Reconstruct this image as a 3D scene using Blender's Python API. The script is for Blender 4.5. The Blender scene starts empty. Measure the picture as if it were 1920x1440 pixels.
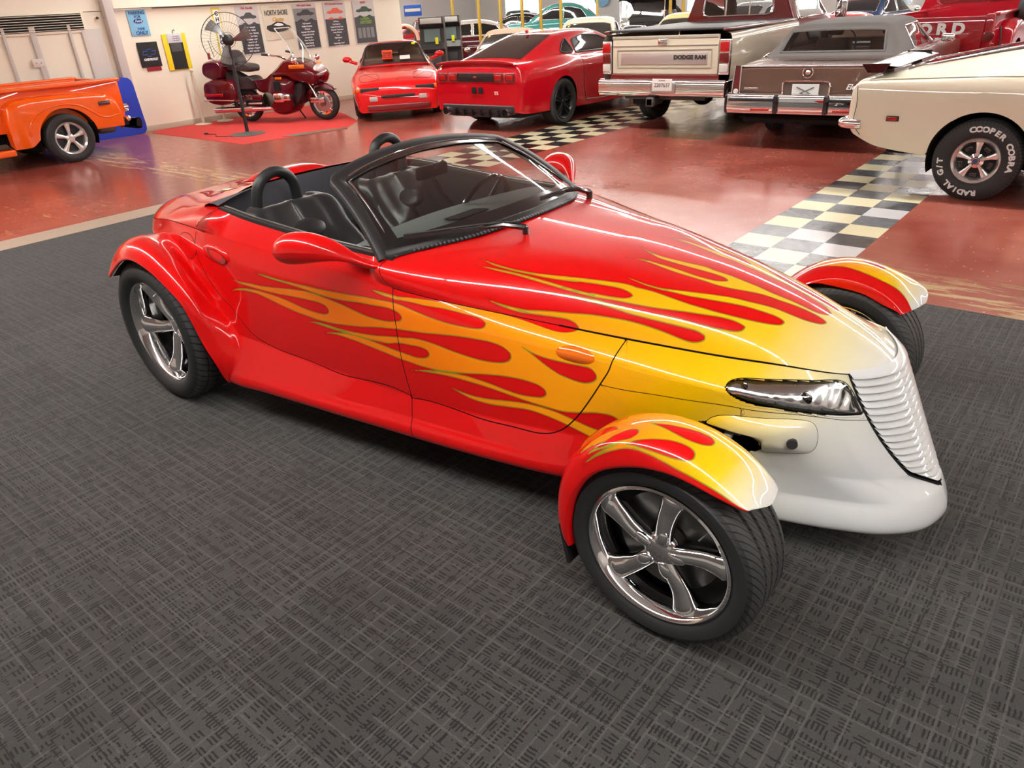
import bpy, bmesh, math, random
import numpy as np
from mathutils import Vector, Matrix
PI = math.pi
random.seed(7)
SC = bpy.context.scene
COL = SC.collection

# ------------------------------------------------------------------ camera, world, lights, exposure
def _rot(yaw, pitch, roll):
    cy, sy = math.cos(yaw), math.sin(yaw)
    f = Vector((-sy*math.cos(pitch), cy*math.cos(pitch), -math.sin(pitch)))
    r = Vector((cy, sy, 0)); u = r.cross(f)
    return r*math.cos(roll)+u*math.sin(roll), u*math.cos(roll)-r*math.sin(roll), f
CAM_YAW, CAM_PITCH, CAM_ROLL, CAM_H, CAM_F = 0.7175, 0.4754, -0.0639, 1.7712, 1376.2
cam_r, cam_u, cam_f = _rot(CAM_YAW, CAM_PITCH, CAM_ROLL)
cd = bpy.data.cameras.new('camera'); cam = bpy.data.objects.new('camera', cd); COL.objects.link(cam)
cam.matrix_world = Matrix(((cam_r.x, cam_u.x, -cam_f.x, 0), (cam_r.y, cam_u.y, -cam_f.y, 0), (cam_r.z, cam_u.z, -cam_f.z, CAM_H), (0, 0, 0, 1)))
cd.sensor_fit = 'HORIZONTAL'; cd.sensor_width = 36.0; cd.lens = 36.0*CAM_F/1920.0; cd.clip_end = 200
SC.camera = cam
w = bpy.data.worlds.new('world'); SC.world = w; w.use_nodes = True
w.node_tree.nodes['Background'].inputs[0].default_value = (0.9, 0.95, 1.0, 1)
w.node_tree.nodes['Background'].inputs[1].default_value = 0.35
SC.view_settings.view_transform = 'Standard'; SC.view_settings.look = 'None'
SC.view_settings.exposure = 0.28; SC.view_settings.gamma = 1.0; SC.view_settings.use_curve_mapping = False
CEIL_Z = 3.7
TUBE_E = 44.0
PROWLER = (-0.8176, 2.4211, 0.0141)      # where the roadster stands: x, y, heading
# ------------------------------------------------------------------ node materials
MATS = {}
def lin(c):
    return tuple((v/12.92 if v <= 0.04045 else ((v+0.055)/1.055)**2.4) for v in c)
def rgb(r, g, b): return lin((r/255, g/255, b/255))
def mat(name, color=(0.8, 0.8, 0.8), rough=0.5, metal=0.0, coat=0.0, trans=0.0, emit=None, es=1.0, ior=None, spec=None, alpha=None, coat_rough=0.03):
    if name in MATS: return MATS[name]
    m = bpy.data.materials.new(name); m.use_nodes = True
    b = m.node_tree.nodes['Principled BSDF']
    b.inputs['Base Color'].default_value = (*color[:3], 1); b.inputs['Roughness'].default_value = rough
    b.inputs['Metallic'].default_value = metal; b.inputs['Coat Weight'].default_value = coat
    b.inputs['Coat Roughness'].default_value = coat_rough
    b.inputs['Transmission Weight'].default_value = trans
    if ior: b.inputs['IOR'].default_value = ior
    if spec is not None: b.inputs['Specular IOR Level'].default_value = spec
    if alpha is not None: b.inputs['Alpha'].default_value = alpha
    if emit: b.inputs['Emission Color'].default_value = (*emit[:3], 1); b.inputs['Emission Strength'].default_value = es
    MATS[name] = m
    return m
def sheet_glass(name, tint=(.9, .95, .93), gloss=0.0, refl=1.0):
    """a thin pane: clear with mirror-like reflection at grazing angles"""
    if name in MATS: return MATS[name]
    m = bpy.data.materials.new(name); m.use_nodes = True; t = m.node_tree; t.nodes.remove(t.nodes['Principled BSDF'])
    o = t.nodes['Material Output']; tr = t.nodes.new('ShaderNodeBsdfTransparent'); tr.inputs[0].default_value = (*tint, 1)
    g = t.nodes.new('ShaderNodeBsdfGlossy'); g.inputs['Roughness'].default_value = gloss; g.inputs[0].default_value = (refl, refl, refl, 1)
    f = t.nodes.new('ShaderNodeFresnel'); f.inputs[0].default_value = 1.5; a = t.nodes.new('ShaderNodeMath'); a.operation = 'MULTIPLY_ADD'; a.inputs[1].default_value = 1.3; a.inputs[2].default_value = .02
    mx = t.nodes.new('ShaderNodeMixShader'); t.links.new(f.outputs[0], a.inputs[0]); t.links.new(a.outputs[0], mx.inputs[0]); t.links.new(tr.outputs[0], mx.inputs[1]); t.links.new(g.outputs[0], mx.inputs[2]); t.links.new(mx.outputs[0], o.inputs[0])
    MATS[name] = m; return m
class NT:
    """tiny node helper"""
    def __init__(s, m): s.m = m; s.t = m.node_tree; s.n = s.t.nodes; s.b = s.n['Principled BSDF']
    def new(s, kind, **k):
        n = s.n.new(kind)
        for a, v in k.items(): setattr(n, a, v)
        return n
    def link(s, a, b): s.t.links.new(a, b)
    def val(s, x, sock):
        if isinstance(x, (int, float)): sock.default_value = x
        elif isinstance(x, tuple): sock.default_value = (*x[:3], 1) if len(sock.default_value) == 4 else x
        else: s.link(x, sock)
    def math(s, op, a, b=0.0, c=None, clamp=False):
        n = s.new('ShaderNodeMath', operation=op, use_clamp=clamp); s.val(a, n.inputs[0]); s.val(b, n.inputs[1])
        if c is not None: s.val(c, n.inputs[2])
        return n.outputs[0]
    def mix(s, f, a, b):
        n = s.new('ShaderNodeMix', data_type='RGBA'); s.val(f, n.inputs[0]); s.val(a, n.inputs[6]); s.val(b, n.inputs[7])
        return n.outputs[2]
    def step(s, x, lo, hi):
        n = s.new('ShaderNodeMapRange', clamp=True); s.val(x, n.inputs[0]); n.inputs[1].default_value = lo; n.inputs[2].default_value = hi
        return n.outputs[0]
    def noise(s, vec, scale, detail=2.0, rough=0.5):
        n = s.new('ShaderNodeTexNoise'); n.inputs['Scale'].default_value = scale; n.inputs['Detail'].default_value = detail
        n.inputs['Roughness'].default_value = rough
        if vec is not None: s.link(vec, n.inputs['Vector'])
        return n.outputs[0]
    def coord(s, which='Object'): return s.new('ShaderNodeTexCoord').outputs[which]
    def xyz(s, v):
        n = s.new('ShaderNodeSeparateXYZ'); s.link(v, n.inputs[0]); return n.outputs
    def comb(s, x, y, z):
        n = s.new('ShaderNodeCombineXYZ'); s.val(x, n.inputs[0]); s.val(y, n.inputs[1]); s.val(z, n.inputs[2]); return n.outputs[0]
    def mapping(s, v, scale=(1, 1, 1), loc=(0, 0, 0), rot=(0, 0, 0)):
        n = s.new('ShaderNodeMapping'); s.link(v, n.inputs[0]); n.inputs['Scale'].default_value = scale
        n.inputs['Location'].default_value = loc; n.inputs['Rotation'].default_value = rot; return n.outputs[0]
    def attr(s, name):
        n = s.new('ShaderNodeAttribute'); n.attribute_name = name; return n.outputs['Fac']
    def ramp(s, f, stops):
        n = s.new('ShaderNodeValToRGB'); r = n.color_ramp
        while len(r.elements) < len(stops): r.elements.new(0.5)
        for e, (p, c) in zip(r.elements, stops): e.position = p; e.color = (*c[:3], 1)
        s.link(f, n.inputs[0]); return n.outputs[0]
    def bump(s, h, strength=0.3, dist=0.01):
        n = s.new('ShaderNodeBump'); n.inputs['Strength'].default_value = strength; n.inputs['Distance'].default_value = dist
        s.link(h, n.inputs['Height']); s.link(n.outputs[0], s.b.inputs['Normal'])
    def color(s, c): s.link(c, s.b.inputs['Base Color'])

# ------------------------------------------------------------------ objects
def link(o, parent=None):
    COL.objects.link(o)
    if parent is not None: o.parent = parent
    return o
def empty(name, label, cat, loc=(0, 0, 0), rz=0.0, group=None):
    o = bpy.data.objects.new(name, None); COL.objects.link(o)
    o.location = loc; o.rotation_euler = (0, 0, rz); o.empty_display_size = 0.1
    o['label'] = label; o['category'] = cat
    if group: o['group'] = group
    return o
def tag(o, label, cat, group=None, kind=None):
    o['label'] = label; o['category'] = cat
    if group: o['group'] = group
    if kind: o['kind'] = kind
    return o
def mk(name, V, F, m, parent=None, smooth=True, label=None, angle=None, mats=None, fm=None):
    me = bpy.data.meshes.new(name)
    V = [tuple(map(float, v)) for v in V] if not isinstance(V, np.ndarray) else V.reshape(-1, 3).tolist()
    me.from_pydata(V, [], [tuple(int(i) for i in f) for f in F]); me.update()
    for mm in (mats or [m]): me.materials.append(mm)
    if fm is not None: me.polygons.foreach_set('material_index', np.asarray(fm, dtype=np.int32))
    if smooth: me.polygons.foreach_set('use_smooth', np.ones(len(me.polygons), dtype=bool))
    o = bpy.data.objects.new(name, me); link(o, parent)
    if angle is not None and smooth:
        me.update(); sharp_by_angle(me, angle)
    if label: o['label'] = label
    return o
def sharp_by_angle(me, deg):
    bm = bmesh.new(); bm.from_mesh(me); a = math.radians(deg)
    for e in bm.edges:
        e.smooth = not (len(e.link_faces) == 2 and e.calc_face_angle(0) > a)
    bm.to_mesh(me); bm.free()
class B:
    """collects primitive shapes of ONE part into a mesh"""
    def __init__(s): s.V = []; s.F = []; s.M = []; s.mi = 0
    def add(s, V, F):
        n = len(s.V); s.V += [tuple(map(float, v)) for v in V]; s.F += [tuple(i+n for i in f) for f in F]; s.M += [s.mi]*len(F)
        return s
    def box(s, c, d, r=0.0, rz=0.0, M=None):
        x, y, z = d[0]/2, d[1]/2, d[2]/2
        if r <= 0:
            V = [(i*x, j*y, k*z) for k in (-1, 1) for j in (-1, 1) for i in (-1, 1)]
            F = [(0, 2, 3, 1), (4, 5, 7, 6), (0, 1, 5, 4), (2, 6, 7, 3), (0, 4, 6, 2), (1, 3, 7, 5)]
        else:
            bm = bmesh.new(); bmesh.ops.create_cube(bm, size=1.0)
            bmesh.ops.scale(bm, vec=(2*x, 2*y, 2*z), verts=bm.verts)
            bmesh.ops.bevel(bm, geom=bm.edges[:], offset=min(r, x*.98, y*.98, z*.98), segments=3, profile=0.5, affect='EDGES')
            V = [tuple(v.co) for v in bm.verts]; F = [tuple(v.index for v in f.verts) for f in bm.faces]; bm.free()
        T = Matrix.Translation(c) @ Matrix.Rotation(rz, 4, 'Z')
        if M is not None: T = Matrix.Translation(c) @ M.to_4x4()
        return s.add([T @ Vector(v) for v in V], F)
    def cyl(s, a, b, r, r2=None, n=16, caps=True):
        a = Vector(a); b = Vector(b); d = b-a; q = d.to_track_quat('Z', 'Y'); r2 = r if r2 is None else r2
        V = []; 
        for k in range(n):
            t = 2*PI*k/n; V.append(a+q @ Vector((r*math.cos(t), r*math.sin(t), 0)))
        for k in range(n):
            t = 2*PI*k/n; V.append(b+q @ Vector((r2*math.cos(t), r2*math.sin(t), 0)))
        F = [(k, (k+1) % n, n+(k+1) % n, n+k) for k in range(n)]
        if caps: F += [tuple(range(n-1, -1, -1)), tuple(range(n, 2*n))]
        return s.add(V, F)
    def tube(s, pts, r, n=10, closed=False, caps=True):
        pts = [Vector(p) for p in pts]; N = len(pts); rr = r if hasattr(r, '__len__') else [r]*N
        V = []; prev = None
        for i, p in enumerate(pts):
            if closed: t = pts[(i+1) % N]-pts[i-1]
            else: t = pts[min(i+1, N-1)]-pts[max(i-1, 0)]
            t.normalize()
            if prev is None:
                a = Vector((0, 0, 1)) if abs(t.z) < 0.9 else Vector((1, 0, 0))
                u = t.cross(a).normalized()
            else:
                u = (prev-t*prev.dot(t)).normalized()
            prev = u; v = t.cross(u)
            for k in range(n):
                th = 2*PI*k/n; V.append(p+u*rr[i]*math.cos(th)+v*rr[i]*math.sin(th))
        F = []
        for i in range(N if closed else N-1):
            j = (i+1) % N
            for k in range(n): F.append((i*n+k, i*n+(k+1) % n, j*n+(k+1) % n, j*n+k))
        if not closed and caps: F += [tuple(range(n-1, -1, -1)), tuple(range((N-1)*n, N*n))]
        return s.add(V, F)
    def lathe(s, prof, c=(0, 0, 0), axis='Y', n=48, a0=0, a1=2*PI):
        """prof: (radius, along-axis) pairs"""
        full = abs(a1-a0-2*PI) < 1e-6; m = n if full else n+1
        V = []
        for k in range(m):
            t = a0+(a1-a0)*k/n
            for r, h in prof:
                p = (r*math.cos(t), h, r*math.sin(t)) if axis == 'Y' else ((r*math.cos(t), r*math.sin(t), h) if axis == 'Z' else (h, r*math.cos(t), r*math.sin(t)))
                V.append((p[0]+c[0], p[1]+c[1], p[2]+c[2]))
        P = len(prof); F = []
        for k in range(n):
            j = (k+1) % m
            for i in range(P-1): F.append((k*P+i, k*P+i+1, j*P+i+1, j*P+i))
        return s.add(V, F)
    def grid(s, G, flip=False):
        G = np.asarray(G, float); n, m = G.shape[:2]
        F = [(i*m+j, i*m+j+1, (i+1)*m+j+1, (i+1)*m+j) for i in range(n-1) for j in range(m-1)]
        if flip: F = [f[::-1] for f in F]
        return s.add(G.reshape(-1, 3).tolist(), F)
    def poly(s, pts): return s.add(pts, [tuple(range(len(pts)))])
    def prism(s, pts, off):
        """closed polygon pts swept by vector off"""
        n = len(pts); o = Vector(off); V = [Vector(p) for p in pts]; V += [v+o for v in V]
        F = [(k, (k+1) % n, n+(k+1) % n, n+k) for k in range(n)]+[tuple(range(n-1, -1, -1)), tuple(range(n, 2*n))]
        return s.add(V, F)
    def sphere(s, c, r, n=16, m=10, sc=(1, 1, 1)):
        V = []
        for i in range(1, m):
            a = PI*i/m
            for k in range(n):
                t = 2*PI*k/n; V.append((c[0]+r*sc[0]*math.sin(a)*math.cos(t), c[1]+r*sc[1]*math.sin(a)*math.sin(t), c[2]+r*sc[2]*math.cos(a)))
        F = [(i*n+k, (i+1)*n+k, (i+1)*n+(k+1) % n, i*n+(k+1) % n) for i in range(m-2) for k in range(n)]
        N = len(V); V += [(c[0], c[1], c[2]+r*sc[2]), (c[0], c[1], c[2]-r*sc[2])]
        F += [(N, k, (k+1) % n) for k in range(n)]+[(N+1, (m-2)*n+(k+1) % n, (m-2)*n+k) for k in range(n)]
        return s.add(V, F)
    def obj(s, name, m, parent=None, smooth=True, angle=35, label=None, bevel=0.0, solid=0.0, subsurf=0, mats=None, weld=False, norm=True):
        o = mk(name, s.V, s.F, m, parent, smooth, label, None, mats, s.M if mats else None)
        me = o.data
        bm = bmesh.new(); bm.from_mesh(me)
        if weld: bmesh.ops.remove_doubles(bm, verts=bm.verts, dist=1e-5)
        if norm: bmesh.ops.recalc_face_normals(bm, faces=bm.faces)
        if smooth and angle:
            a = math.radians(angle)
            for e in bm.edges: e.smooth = not (len(e.link_faces) == 2 and e.calc_face_angle(0) > a)
        bm.to_mesh(me); bm.free()
        if solid:
            q = o.modifiers.new('s', 'SOLIDIFY'); q.thickness = solid; q.offset = 0
        if subsurf:
            q = o.modifiers.new('ss', 'SUBSURF'); q.levels = q.render_levels = subsurf
        if bevel:
            q = o.modifiers.new('b', 'BEVEL'); q.width = bevel; q.segments = 2; q.limit_method = 'ANGLE'
        return o

def text(name, body, size, m, parent=None, M=None, extrude=0.002, align='CENTER', bold=0.0, sx=1.0, shear=0.0, label=None):
    c = bpy.data.curves.new(name, 'FONT'); c.body = body; c.size = size; c.extrude = extrude
    c.align_x = align; c.align_y = 'CENTER'; c.offset = bold; c.shear = shear; c.resolution_u = 3
    t = bpy.data.objects.new(name+'_curve', c); COL.objects.link(t)
    me = bpy.data.meshes.new_from_object(t.evaluated_get(bpy.context.evaluated_depsgraph_get())); me.name = name
    bpy.data.objects.remove(t); bpy.data.curves.remove(c); me.materials.clear(); me.materials.append(m)
    o = bpy.data.objects.new(name, me)
    o.matrix_local = (M if M is not None else Matrix.Identity(4)) @ Matrix.Diagonal((sx, 1, 1, 1))
    link(o, parent)
    if label: o['label'] = label
    return o
def frame(o, x, y):
    """4x4 from origin, local x axis, approximate local y axis"""
    x = Vector(x).normalized(); z = x.cross(Vector(y)).normalized(); y = z.cross(x)
    return Matrix(((x.x, y.x, z.x, o[0]), (x.y, y.y, z.y, o[1]), (x.z, y.z, z.z, o[2]), (0, 0, 0, 1)))
def copy_thing(o, loc, rz=0.0, label=None, parent=None):
    c = o.copy(); COL.objects.link(c); c.location = loc; c.rotation_euler = (0, 0, rz)
    if label: c['label'] = label
    if parent is not None: c.parent = parent
    for ch in list(o.children):
        d = ch.copy(); COL.objects.link(d); d.parent = c
        for g in list(ch.children):
            e = g.copy(); COL.objects.link(e); e.parent = d
    return c

# ------------------------------------------------------------------ smooth interpolation (numpy)
def makima(x, y, q):
    """modified Akima interpolation along axis 0; y may be (n,k)"""
    x = np.asarray(x, float); y = np.asarray(y, float); q = np.asarray(q, float)
    one = y.ndim == 1
    if one: y = y[:, None]
    n = len(x)
    if n == 2:
        t = ((q-x[0])/(x[1]-x[0]))[:, None]; r = y[0]*(1-t)+y[1]*t
        return r[:, 0] if one else r
    d = (y[1:]-y[:-1])/(x[1:]-x[:-1])[:, None]
    D = np.empty((n+3, y.shape[1])); D[2:-2] = d
    D[1] = 2*D[2]-D[3]; D[0] = 2*D[1]-D[2]; D[-2] = 2*D[-3]-D[-4]; D[-1] = 2*D[-2]-D[-3]
    w = np.abs(D[1:]-D[:-1])+np.abs(D[1:]+D[:-1])/2
    w1 = w[2:]; w2 = w[:-2]; s = w1+w2
    t = np.where(s > 1e-12, (w1*D[1:-2]+w2*D[2:-1])/np.where(s > 1e-12, s, 1), 0)
    i = np.clip(np.searchsorted(x, q, side='right')-1, 0, n-2); h = (x[i+1]-x[i])[:, None]; u = (q-x[i])[:, None]/h
    r = (2*u**3-3*u**2+1)*y[i]+(u**3-2*u**2+u)*h*t[i]+(-2*u**3+3*u**2)*y[i+1]+(u**3-u**2)*h*t[i+1]
    return r[:, 0] if one else r
def smooth_line(pts, n, closed=False):
    P = np.asarray(pts, float)
    if closed: P = np.concatenate([P[-3:], P, P[:3]])
    d = np.r_[0, np.cumsum(np.linalg.norm(np.diff(P, axis=0), axis=1))]
    if closed: return makima(d, P, np.linspace(d[3], d[-3], n+1)[:-1])
    return makima(d, P, np.linspace(d[0], d[-1], n))
class Net:
    """surface through a table of points: stations (front to back) x rails (centre to sill)"""
    def __init__(s, sta_u, pts, creases=(), mirror=True, rail_v=None):
        s.u = np.asarray(sta_u, float); s.P = np.asarray(pts, float); s.mirror = mirror
        R = s.P.shape[1]; s.v = np.arange(R, dtype=float) if rail_v is None else np.asarray(rail_v, float)
        s.seg = sorted(set([0, R-1]) | set(creases))
    def eval(s, uu, vv):
        """uu (n,), vv (m,) -> (n,m,3)"""
        n, m = len(uu), len(vv); R = s.P.shape[1]
        A = np.stack([makima(s.u, s.P[:, r], uu) for r in range(R)], 1)      # (n,R,3)
        out = np.empty((n, m, 3)); A2 = A.transpose(1, 0, 2).reshape(R, -1)
        for a, b in zip(s.seg[:-1], s.seg[1:]):
            last = b == R-1
            k = (vv >= s.v[a]-1e-9) & ((vv <= s.v[b]+1e-9) if last else (vv < s.v[b]-1e-9))
            if not k.any(): continue
            if a == 0 and s.mirror:
                y = A2[0:b+1]; yr = A[:, 1:b+1].copy(); yr[..., 1] *= -1
                yr = yr.transpose(1, 0, 2).reshape(b, -1)[::-1]
                r = makima(np.r_[2*s.v[0]-s.v[1:b+1][::-1], s.v[0:b+1]], np.concatenate([yr, y]), vv[k])
            else: r = makima(s.v[a:b+1], A2[a:b+1], vv[k])
            out[:, k] = r.reshape(-1, n, 3).transpose(1, 0, 2)
        return out
def signed_line(px, py, poly, chunk=4000):
    """distance to an open line with the side as its sign"""
    P = np.asarray(poly, float); Q = P[1:]; P = P[:-1]; d = Q-P; L = (d**2).sum(1)+1e-18; out = np.empty(px.shape)
    for i in range(0, len(px), chunk):
        x = px[i:i+chunk, None]-P[:, 0]; y = py[i:i+chunk, None]-P[:, 1]
        t = np.clip((x*d[:, 0]+y*d[:, 1])/L, 0, 1); r = np.sqrt((x-t*d[:, 0])**2+(y-t*d[:, 1])**2); k = r.argmin(1); a = np.arange(len(k))
        out[i:i+chunk] = r[a, k]*np.where(d[k, 0]*y[a, k]-d[k, 1]*x[a, k] >= 0, 1, -1)
    return out
def inside(px, py, poly):
    """even-odd point in polygon, vectorised"""
    c = np.zeros(px.shape, bool); P = np.asarray(poly, float); n = len(P); j = n-1
    for i in range(n):
        xi, yi = P[i]; xj, yj = P[j]
        if yi != yj:
            t = ((yi > py) != (yj > py)) & (px < (xj-xi)*(py-yi)/(yj-yi)+xi); c ^= t
        j = i
    return c
def seg_dist(px, py, poly, closed=True, chunk=4000, cap=1e9):
    P = np.asarray(poly, float); Q = np.roll(P, -1, 0) if closed else P[1:]; P = P if closed else P[:-1]
    out = np.full(px.shape, cap)
    d = Q-P; L = (d**2).sum(1)+1e-18
    for i in range(0, len(px), chunk):
        x = px[i:i+chunk, None]-P[:, 0]; y = py[i:i+chunk, None]-P[:, 1]
        t = np.clip((x*d[:, 0]+y*d[:, 1])/L, 0, 1)
        out[i:i+chunk] = np.sqrt(((x-t*d[:, 0])**2+(y-t*d[:, 1])**2).min(1))
    return out
# ------------------------------------------------------------------ the hall
def floor_material():
    m = mat('painted_floor', (.5, .5, .5), .2); n = NT(m); P = n.coord('Object'); p = n.xyz(P); x, y = p[0], p[1]
    T = .3048; gx0, gy0 = -2.3447, 5.7722
    big = n.noise(P, .55, 4, .6); fine = n.noise(P, 9, 5, .6); str_ = n.noise(n.mapping(P, (1.2, 7, 1)), 1.6, 6, .65)
    red = n.mix(n.step(big, .35, .65), rgb(138, 60, 48), rgb(170, 98, 84))
    # worn paint: cream scrapes near the carpet and in the lanes
    wear = n.math('MULTIPLY', n.step(str_, .60, .66), n.step(big, .42, .60))
    near = n.math('SUBTRACT', 1.0, n.step(n.math('ADD', x, 0.0), -9.6, -12.0)) if False else n.step(x, -13.0, -9.5)
    band = n.math('MULTIPLY', near, n.math('SUBTRACT', 1.0, n.step(x, -8.0, -7.5)))
    nb = n.math('MULTIPLY', n.step(y, 4.7, 4.9), n.math('SUBTRACT', 1.0, n.step(y, 5.15, 5.5)))
    nb = n.math('MULTIPLY', nb, n.step(str_, .50, .56))
    wear = n.math('MAXIMUM', n.math('MULTIPLY', wear, n.math('MAXIMUM', band, .0)), n.math('MULTIPLY', nb, .9))
    c = n.mix(n.math('MULTIPLY', wear, .8), red, rgb(196, 176, 128))
    vor = n.new('ShaderNodeTexVoronoi'); vor.inputs['Scale'].default_value = 16; n.link(P, vor.inputs['Vector'])
    sp = n.math('MULTIPLY', n.math('LESS_THAN', vor.outputs['Distance'], .11), n.step(n.noise(P, 2.2, 2), .42, .55))
    c = n.mix(n.math('MULTIPLY', sp, .75), c, rgb(214, 170, 150))
    # dark patched lanes where tiles are missing
    lane = n.math('MULTIPLY', n.step(x, -5.6, -5.55), n.math('SUBTRACT', 1.0, n.step(x, -4.6, -4.55)))
    lane = n.math('MULTIPLY', lane, n.step(y, 9.6, 9.65))
    c = n.mix(n.math('MULTIPLY', lane, .85), c, rgb(92, 80, 62))
    # chequered strips
    def strip(x0, x1, y0, y1):
        a = n.math('MULTIPLY', n.math('GREATER_THAN', x, x0), n.math('LESS_THAN', x, x1)); b = n.math('MULTIPLY', n.math('GREATER_THAN', y, y0), n.math('LESS_THAN', y, y1))
        return n.math('MULTIPLY', a, b)
    ix = n.math('FLOOR', n.math('DIVIDE', n.math('SUBTRACT', x, gx0), T)); iy = n.math('FLOOR', n.math('DIVIDE', n.math('SUBTRACT', y, gy0), T))
    par = n.math('MODULO', n.math('ABSOLUTE', n.math('ADD', n.math('ADD', ix, iy), 100.0)), 2.0)
    wn = n.new('ShaderNodeTexWhiteNoise'); wn.noise_dimensions = '2D'; n.link(n.comb(ix, iy, 0.0), wn.inputs['Vector']); tv = wn.outputs['Value']
    light = n.mix(n.math('GREATER_THAN', tv, .62), rgb(222, 214, 178), rgb(205, 204, 206)); dark = n.mix(tv, rgb(40, 42, 46), rgb(104, 108, 114))
    dark = n.mix(n.math('MULTIPLY', n.step(n.noise(P, 14, 4), .45, .6), .25), dark, rgb(140, 143, 148))
    ck = n.mix(par, dark, light)
    fx = n.math('ABSOLUTE', n.math('SUBTRACT', n.math('FRACT', n.math('DIVIDE', n.math('SUBTRACT', x, gx0), T)), .5)); fy = n.math('ABSOLUTE', n.math('SUBTRACT', n.math('FRACT', n.math('DIVIDE', n.math('SUBTRACT', y, gy0), T)), .5))
    c = n.mix(strip(gx0, gx0+3*T, 4.86, 40.0), c, ck)
    gx1 = gx0-17*T+.04
    ix2 = n.math('FLOOR', n.math('DIVIDE', n.math('SUBTRACT', x, gx1), T)); par2 = n.math('MODULO', n.math('ABSOLUTE', n.math('ADD', n.math('ADD', ix2, iy), 100.0)), 2.0)
    ck2 = n.mix(par2, n.mix(tv, rgb(22, 22, 24), rgb(44, 46, 50)), rgb(215, 206, 172))
    c = n.mix(strip(gx1, gx1+4*T, 4.86, 40.0), c, ck2)
    grout = n.math('MULTIPLY', n.math('MAXIMUM', n.math('GREATER_THAN', fx, .494), n.math('GREATER_THAN', fy, .494)), .16)
    c = n.mix(grout, c, rgb(60, 34, 30)); n.color(c)
    n.link(n.math('MULTIPLY_ADD', fine, .22, .10), n.b.inputs['Roughness'])
    n.b.inputs['Specular IOR Level'].default_value = .6
    n.bump(n.noise(P, 3.0, 3), .05, .02)
    return m
def carpet_material():
    m = mat('office_carpet', (.1, .1, .1), .95); n = NT(m); P = n.coord('Object'); p = n.xyz(P)
    wob = n.noise(P, 55, 2, .6); x = n.math('MULTIPLY_ADD', wob, .006, p[0]); y = n.math('MULTIPLY_ADD', n.noise(n.mapping(P, (1, 1, 1), (4, 7, 0)), 55, 2, .6), .006, p[1])
    def wn(a, b, k):
        w_ = n.new('ShaderNodeTexWhiteNoise'); w_.noise_dimensions = '3D'; n.link(n.comb(a, b, k), w_.inputs['Vector']); return w_.outputs['Value']
    def fl(v): return n.math('FLOOR', v)
    def fr(v): return n.math('FRACT', v)
    def inv(v): return n.math('SUBTRACT', 1.0, v)
    def layer(u, v, k, lu, lv, per):
        """short dashes: they run along u, stacked along v, in cells lu by lv"""
        cu, cv = n.math('DIVIDE', u, lu), n.math('DIVIDE', v, lv); h = wn(fl(cu), fl(cv), k); row = fl(n.math('DIVIDE', v, per)); r2 = wn(fl(cu), row, k+3.0)
        st = n.math('LESS_THAN', fr(n.math('DIVIDE', v, per)), .46)
        fu = fr(cu); mid = n.math('MULTIPLY', n.math('GREATER_THAN', fu, n.math('MULTIPLY', r2, .35)), n.math('LESS_THAN', fu, n.math('MULTIPLY_ADD', r2, .25, .68)))
        return n.math('MULTIPLY', n.math('MULTIPLY', st, mid), n.math('GREATER_THAN', r2, .22)), h
    A, ha = layer(x, y, 1.0, .052, .075, .0125); B_, hb = layer(y, x, 2.0, .052, .075, .0125)
    sel = n.math('GREATER_THAN', wn(fl(n.math('DIVIDE', x, .075)), fl(n.math('DIVIDE', y, .06)), 9.0), .5)
    dark = n.math('MAXIMUM', n.math('MULTIPLY', A, sel), n.math('MULTIPLY', B_, inv(sel)))
    def rule(u, v, k, per, w_):
        on = n.math('GREATER_THAN', wn(fl(n.math('DIVIDE', u, .16)), fl(n.math('DIVIDE', v, per)), k), .42)
        return n.math('MULTIPLY', on, n.math('LESS_THAN', fr(n.math('DIVIDE', v, per)), w_))
    lite = n.math('MAXIMUM', rule(x, y, 4.0, .046, .14), rule(y, x, 5.0, .046, .14))
    ln = n.math('MAXIMUM', rule(x, y, 6.0, .083, .05), rule(y, x, 7.0, .083, .05))
    f = n.noise(P, 420, 2, .8); big = n.noise(P, 1.1, 3)
    seam = n.math('MAXIMUM', n.math('LESS_THAN', fr(n.math('DIVIDE', p[0], .61)), .006), n.math('LESS_THAN', fr(n.math('DIVIDE', p[1], .61)), .006))
    sq = wn(fl(n.math('DIVIDE', p[0], .61)), fl(n.math('DIVIDE', p[1], .61)), 8.0)
    c = n.mix(n.math('MULTIPLY_ADD', sq, .5, n.math('MULTIPLY', big, .5)), rgb(60, 59, 58), rgb(77, 76, 75))
    c = n.mix(n.math('MULTIPLY', n.math('MAXIMUM', dark, n.math('MULTIPLY', ln, .9)), .85), c, rgb(26, 24, 24))
    c = n.mix(n.math('MULTIPLY', lite, .5), c, rgb(98, 96, 94))
    c = n.mix(n.math('MULTIPLY', inv(n.step(f, .40, .56)), .42), c, (0.008, 0.008, 0.008))
    c = n.mix(n.math('MULTIPLY', seam, .5), c, rgb(24, 23, 23)); n.color(c)
    v = n.math('SUBTRACT', 1.0, dark)
    n.bump(n.math('ADD', n.math('MULTIPLY', v, .5), f), .5, .004); n.b.inputs['Specular IOR Level'].default_value = .1
    n.b.inputs['Sheen Weight'].default_value = .15
    return m
def struct(o): o['kind'] = 'structure'; return o
X0, X1, Y0, Y1 = -15.0, 9.0, -8.0, 40.0
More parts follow.
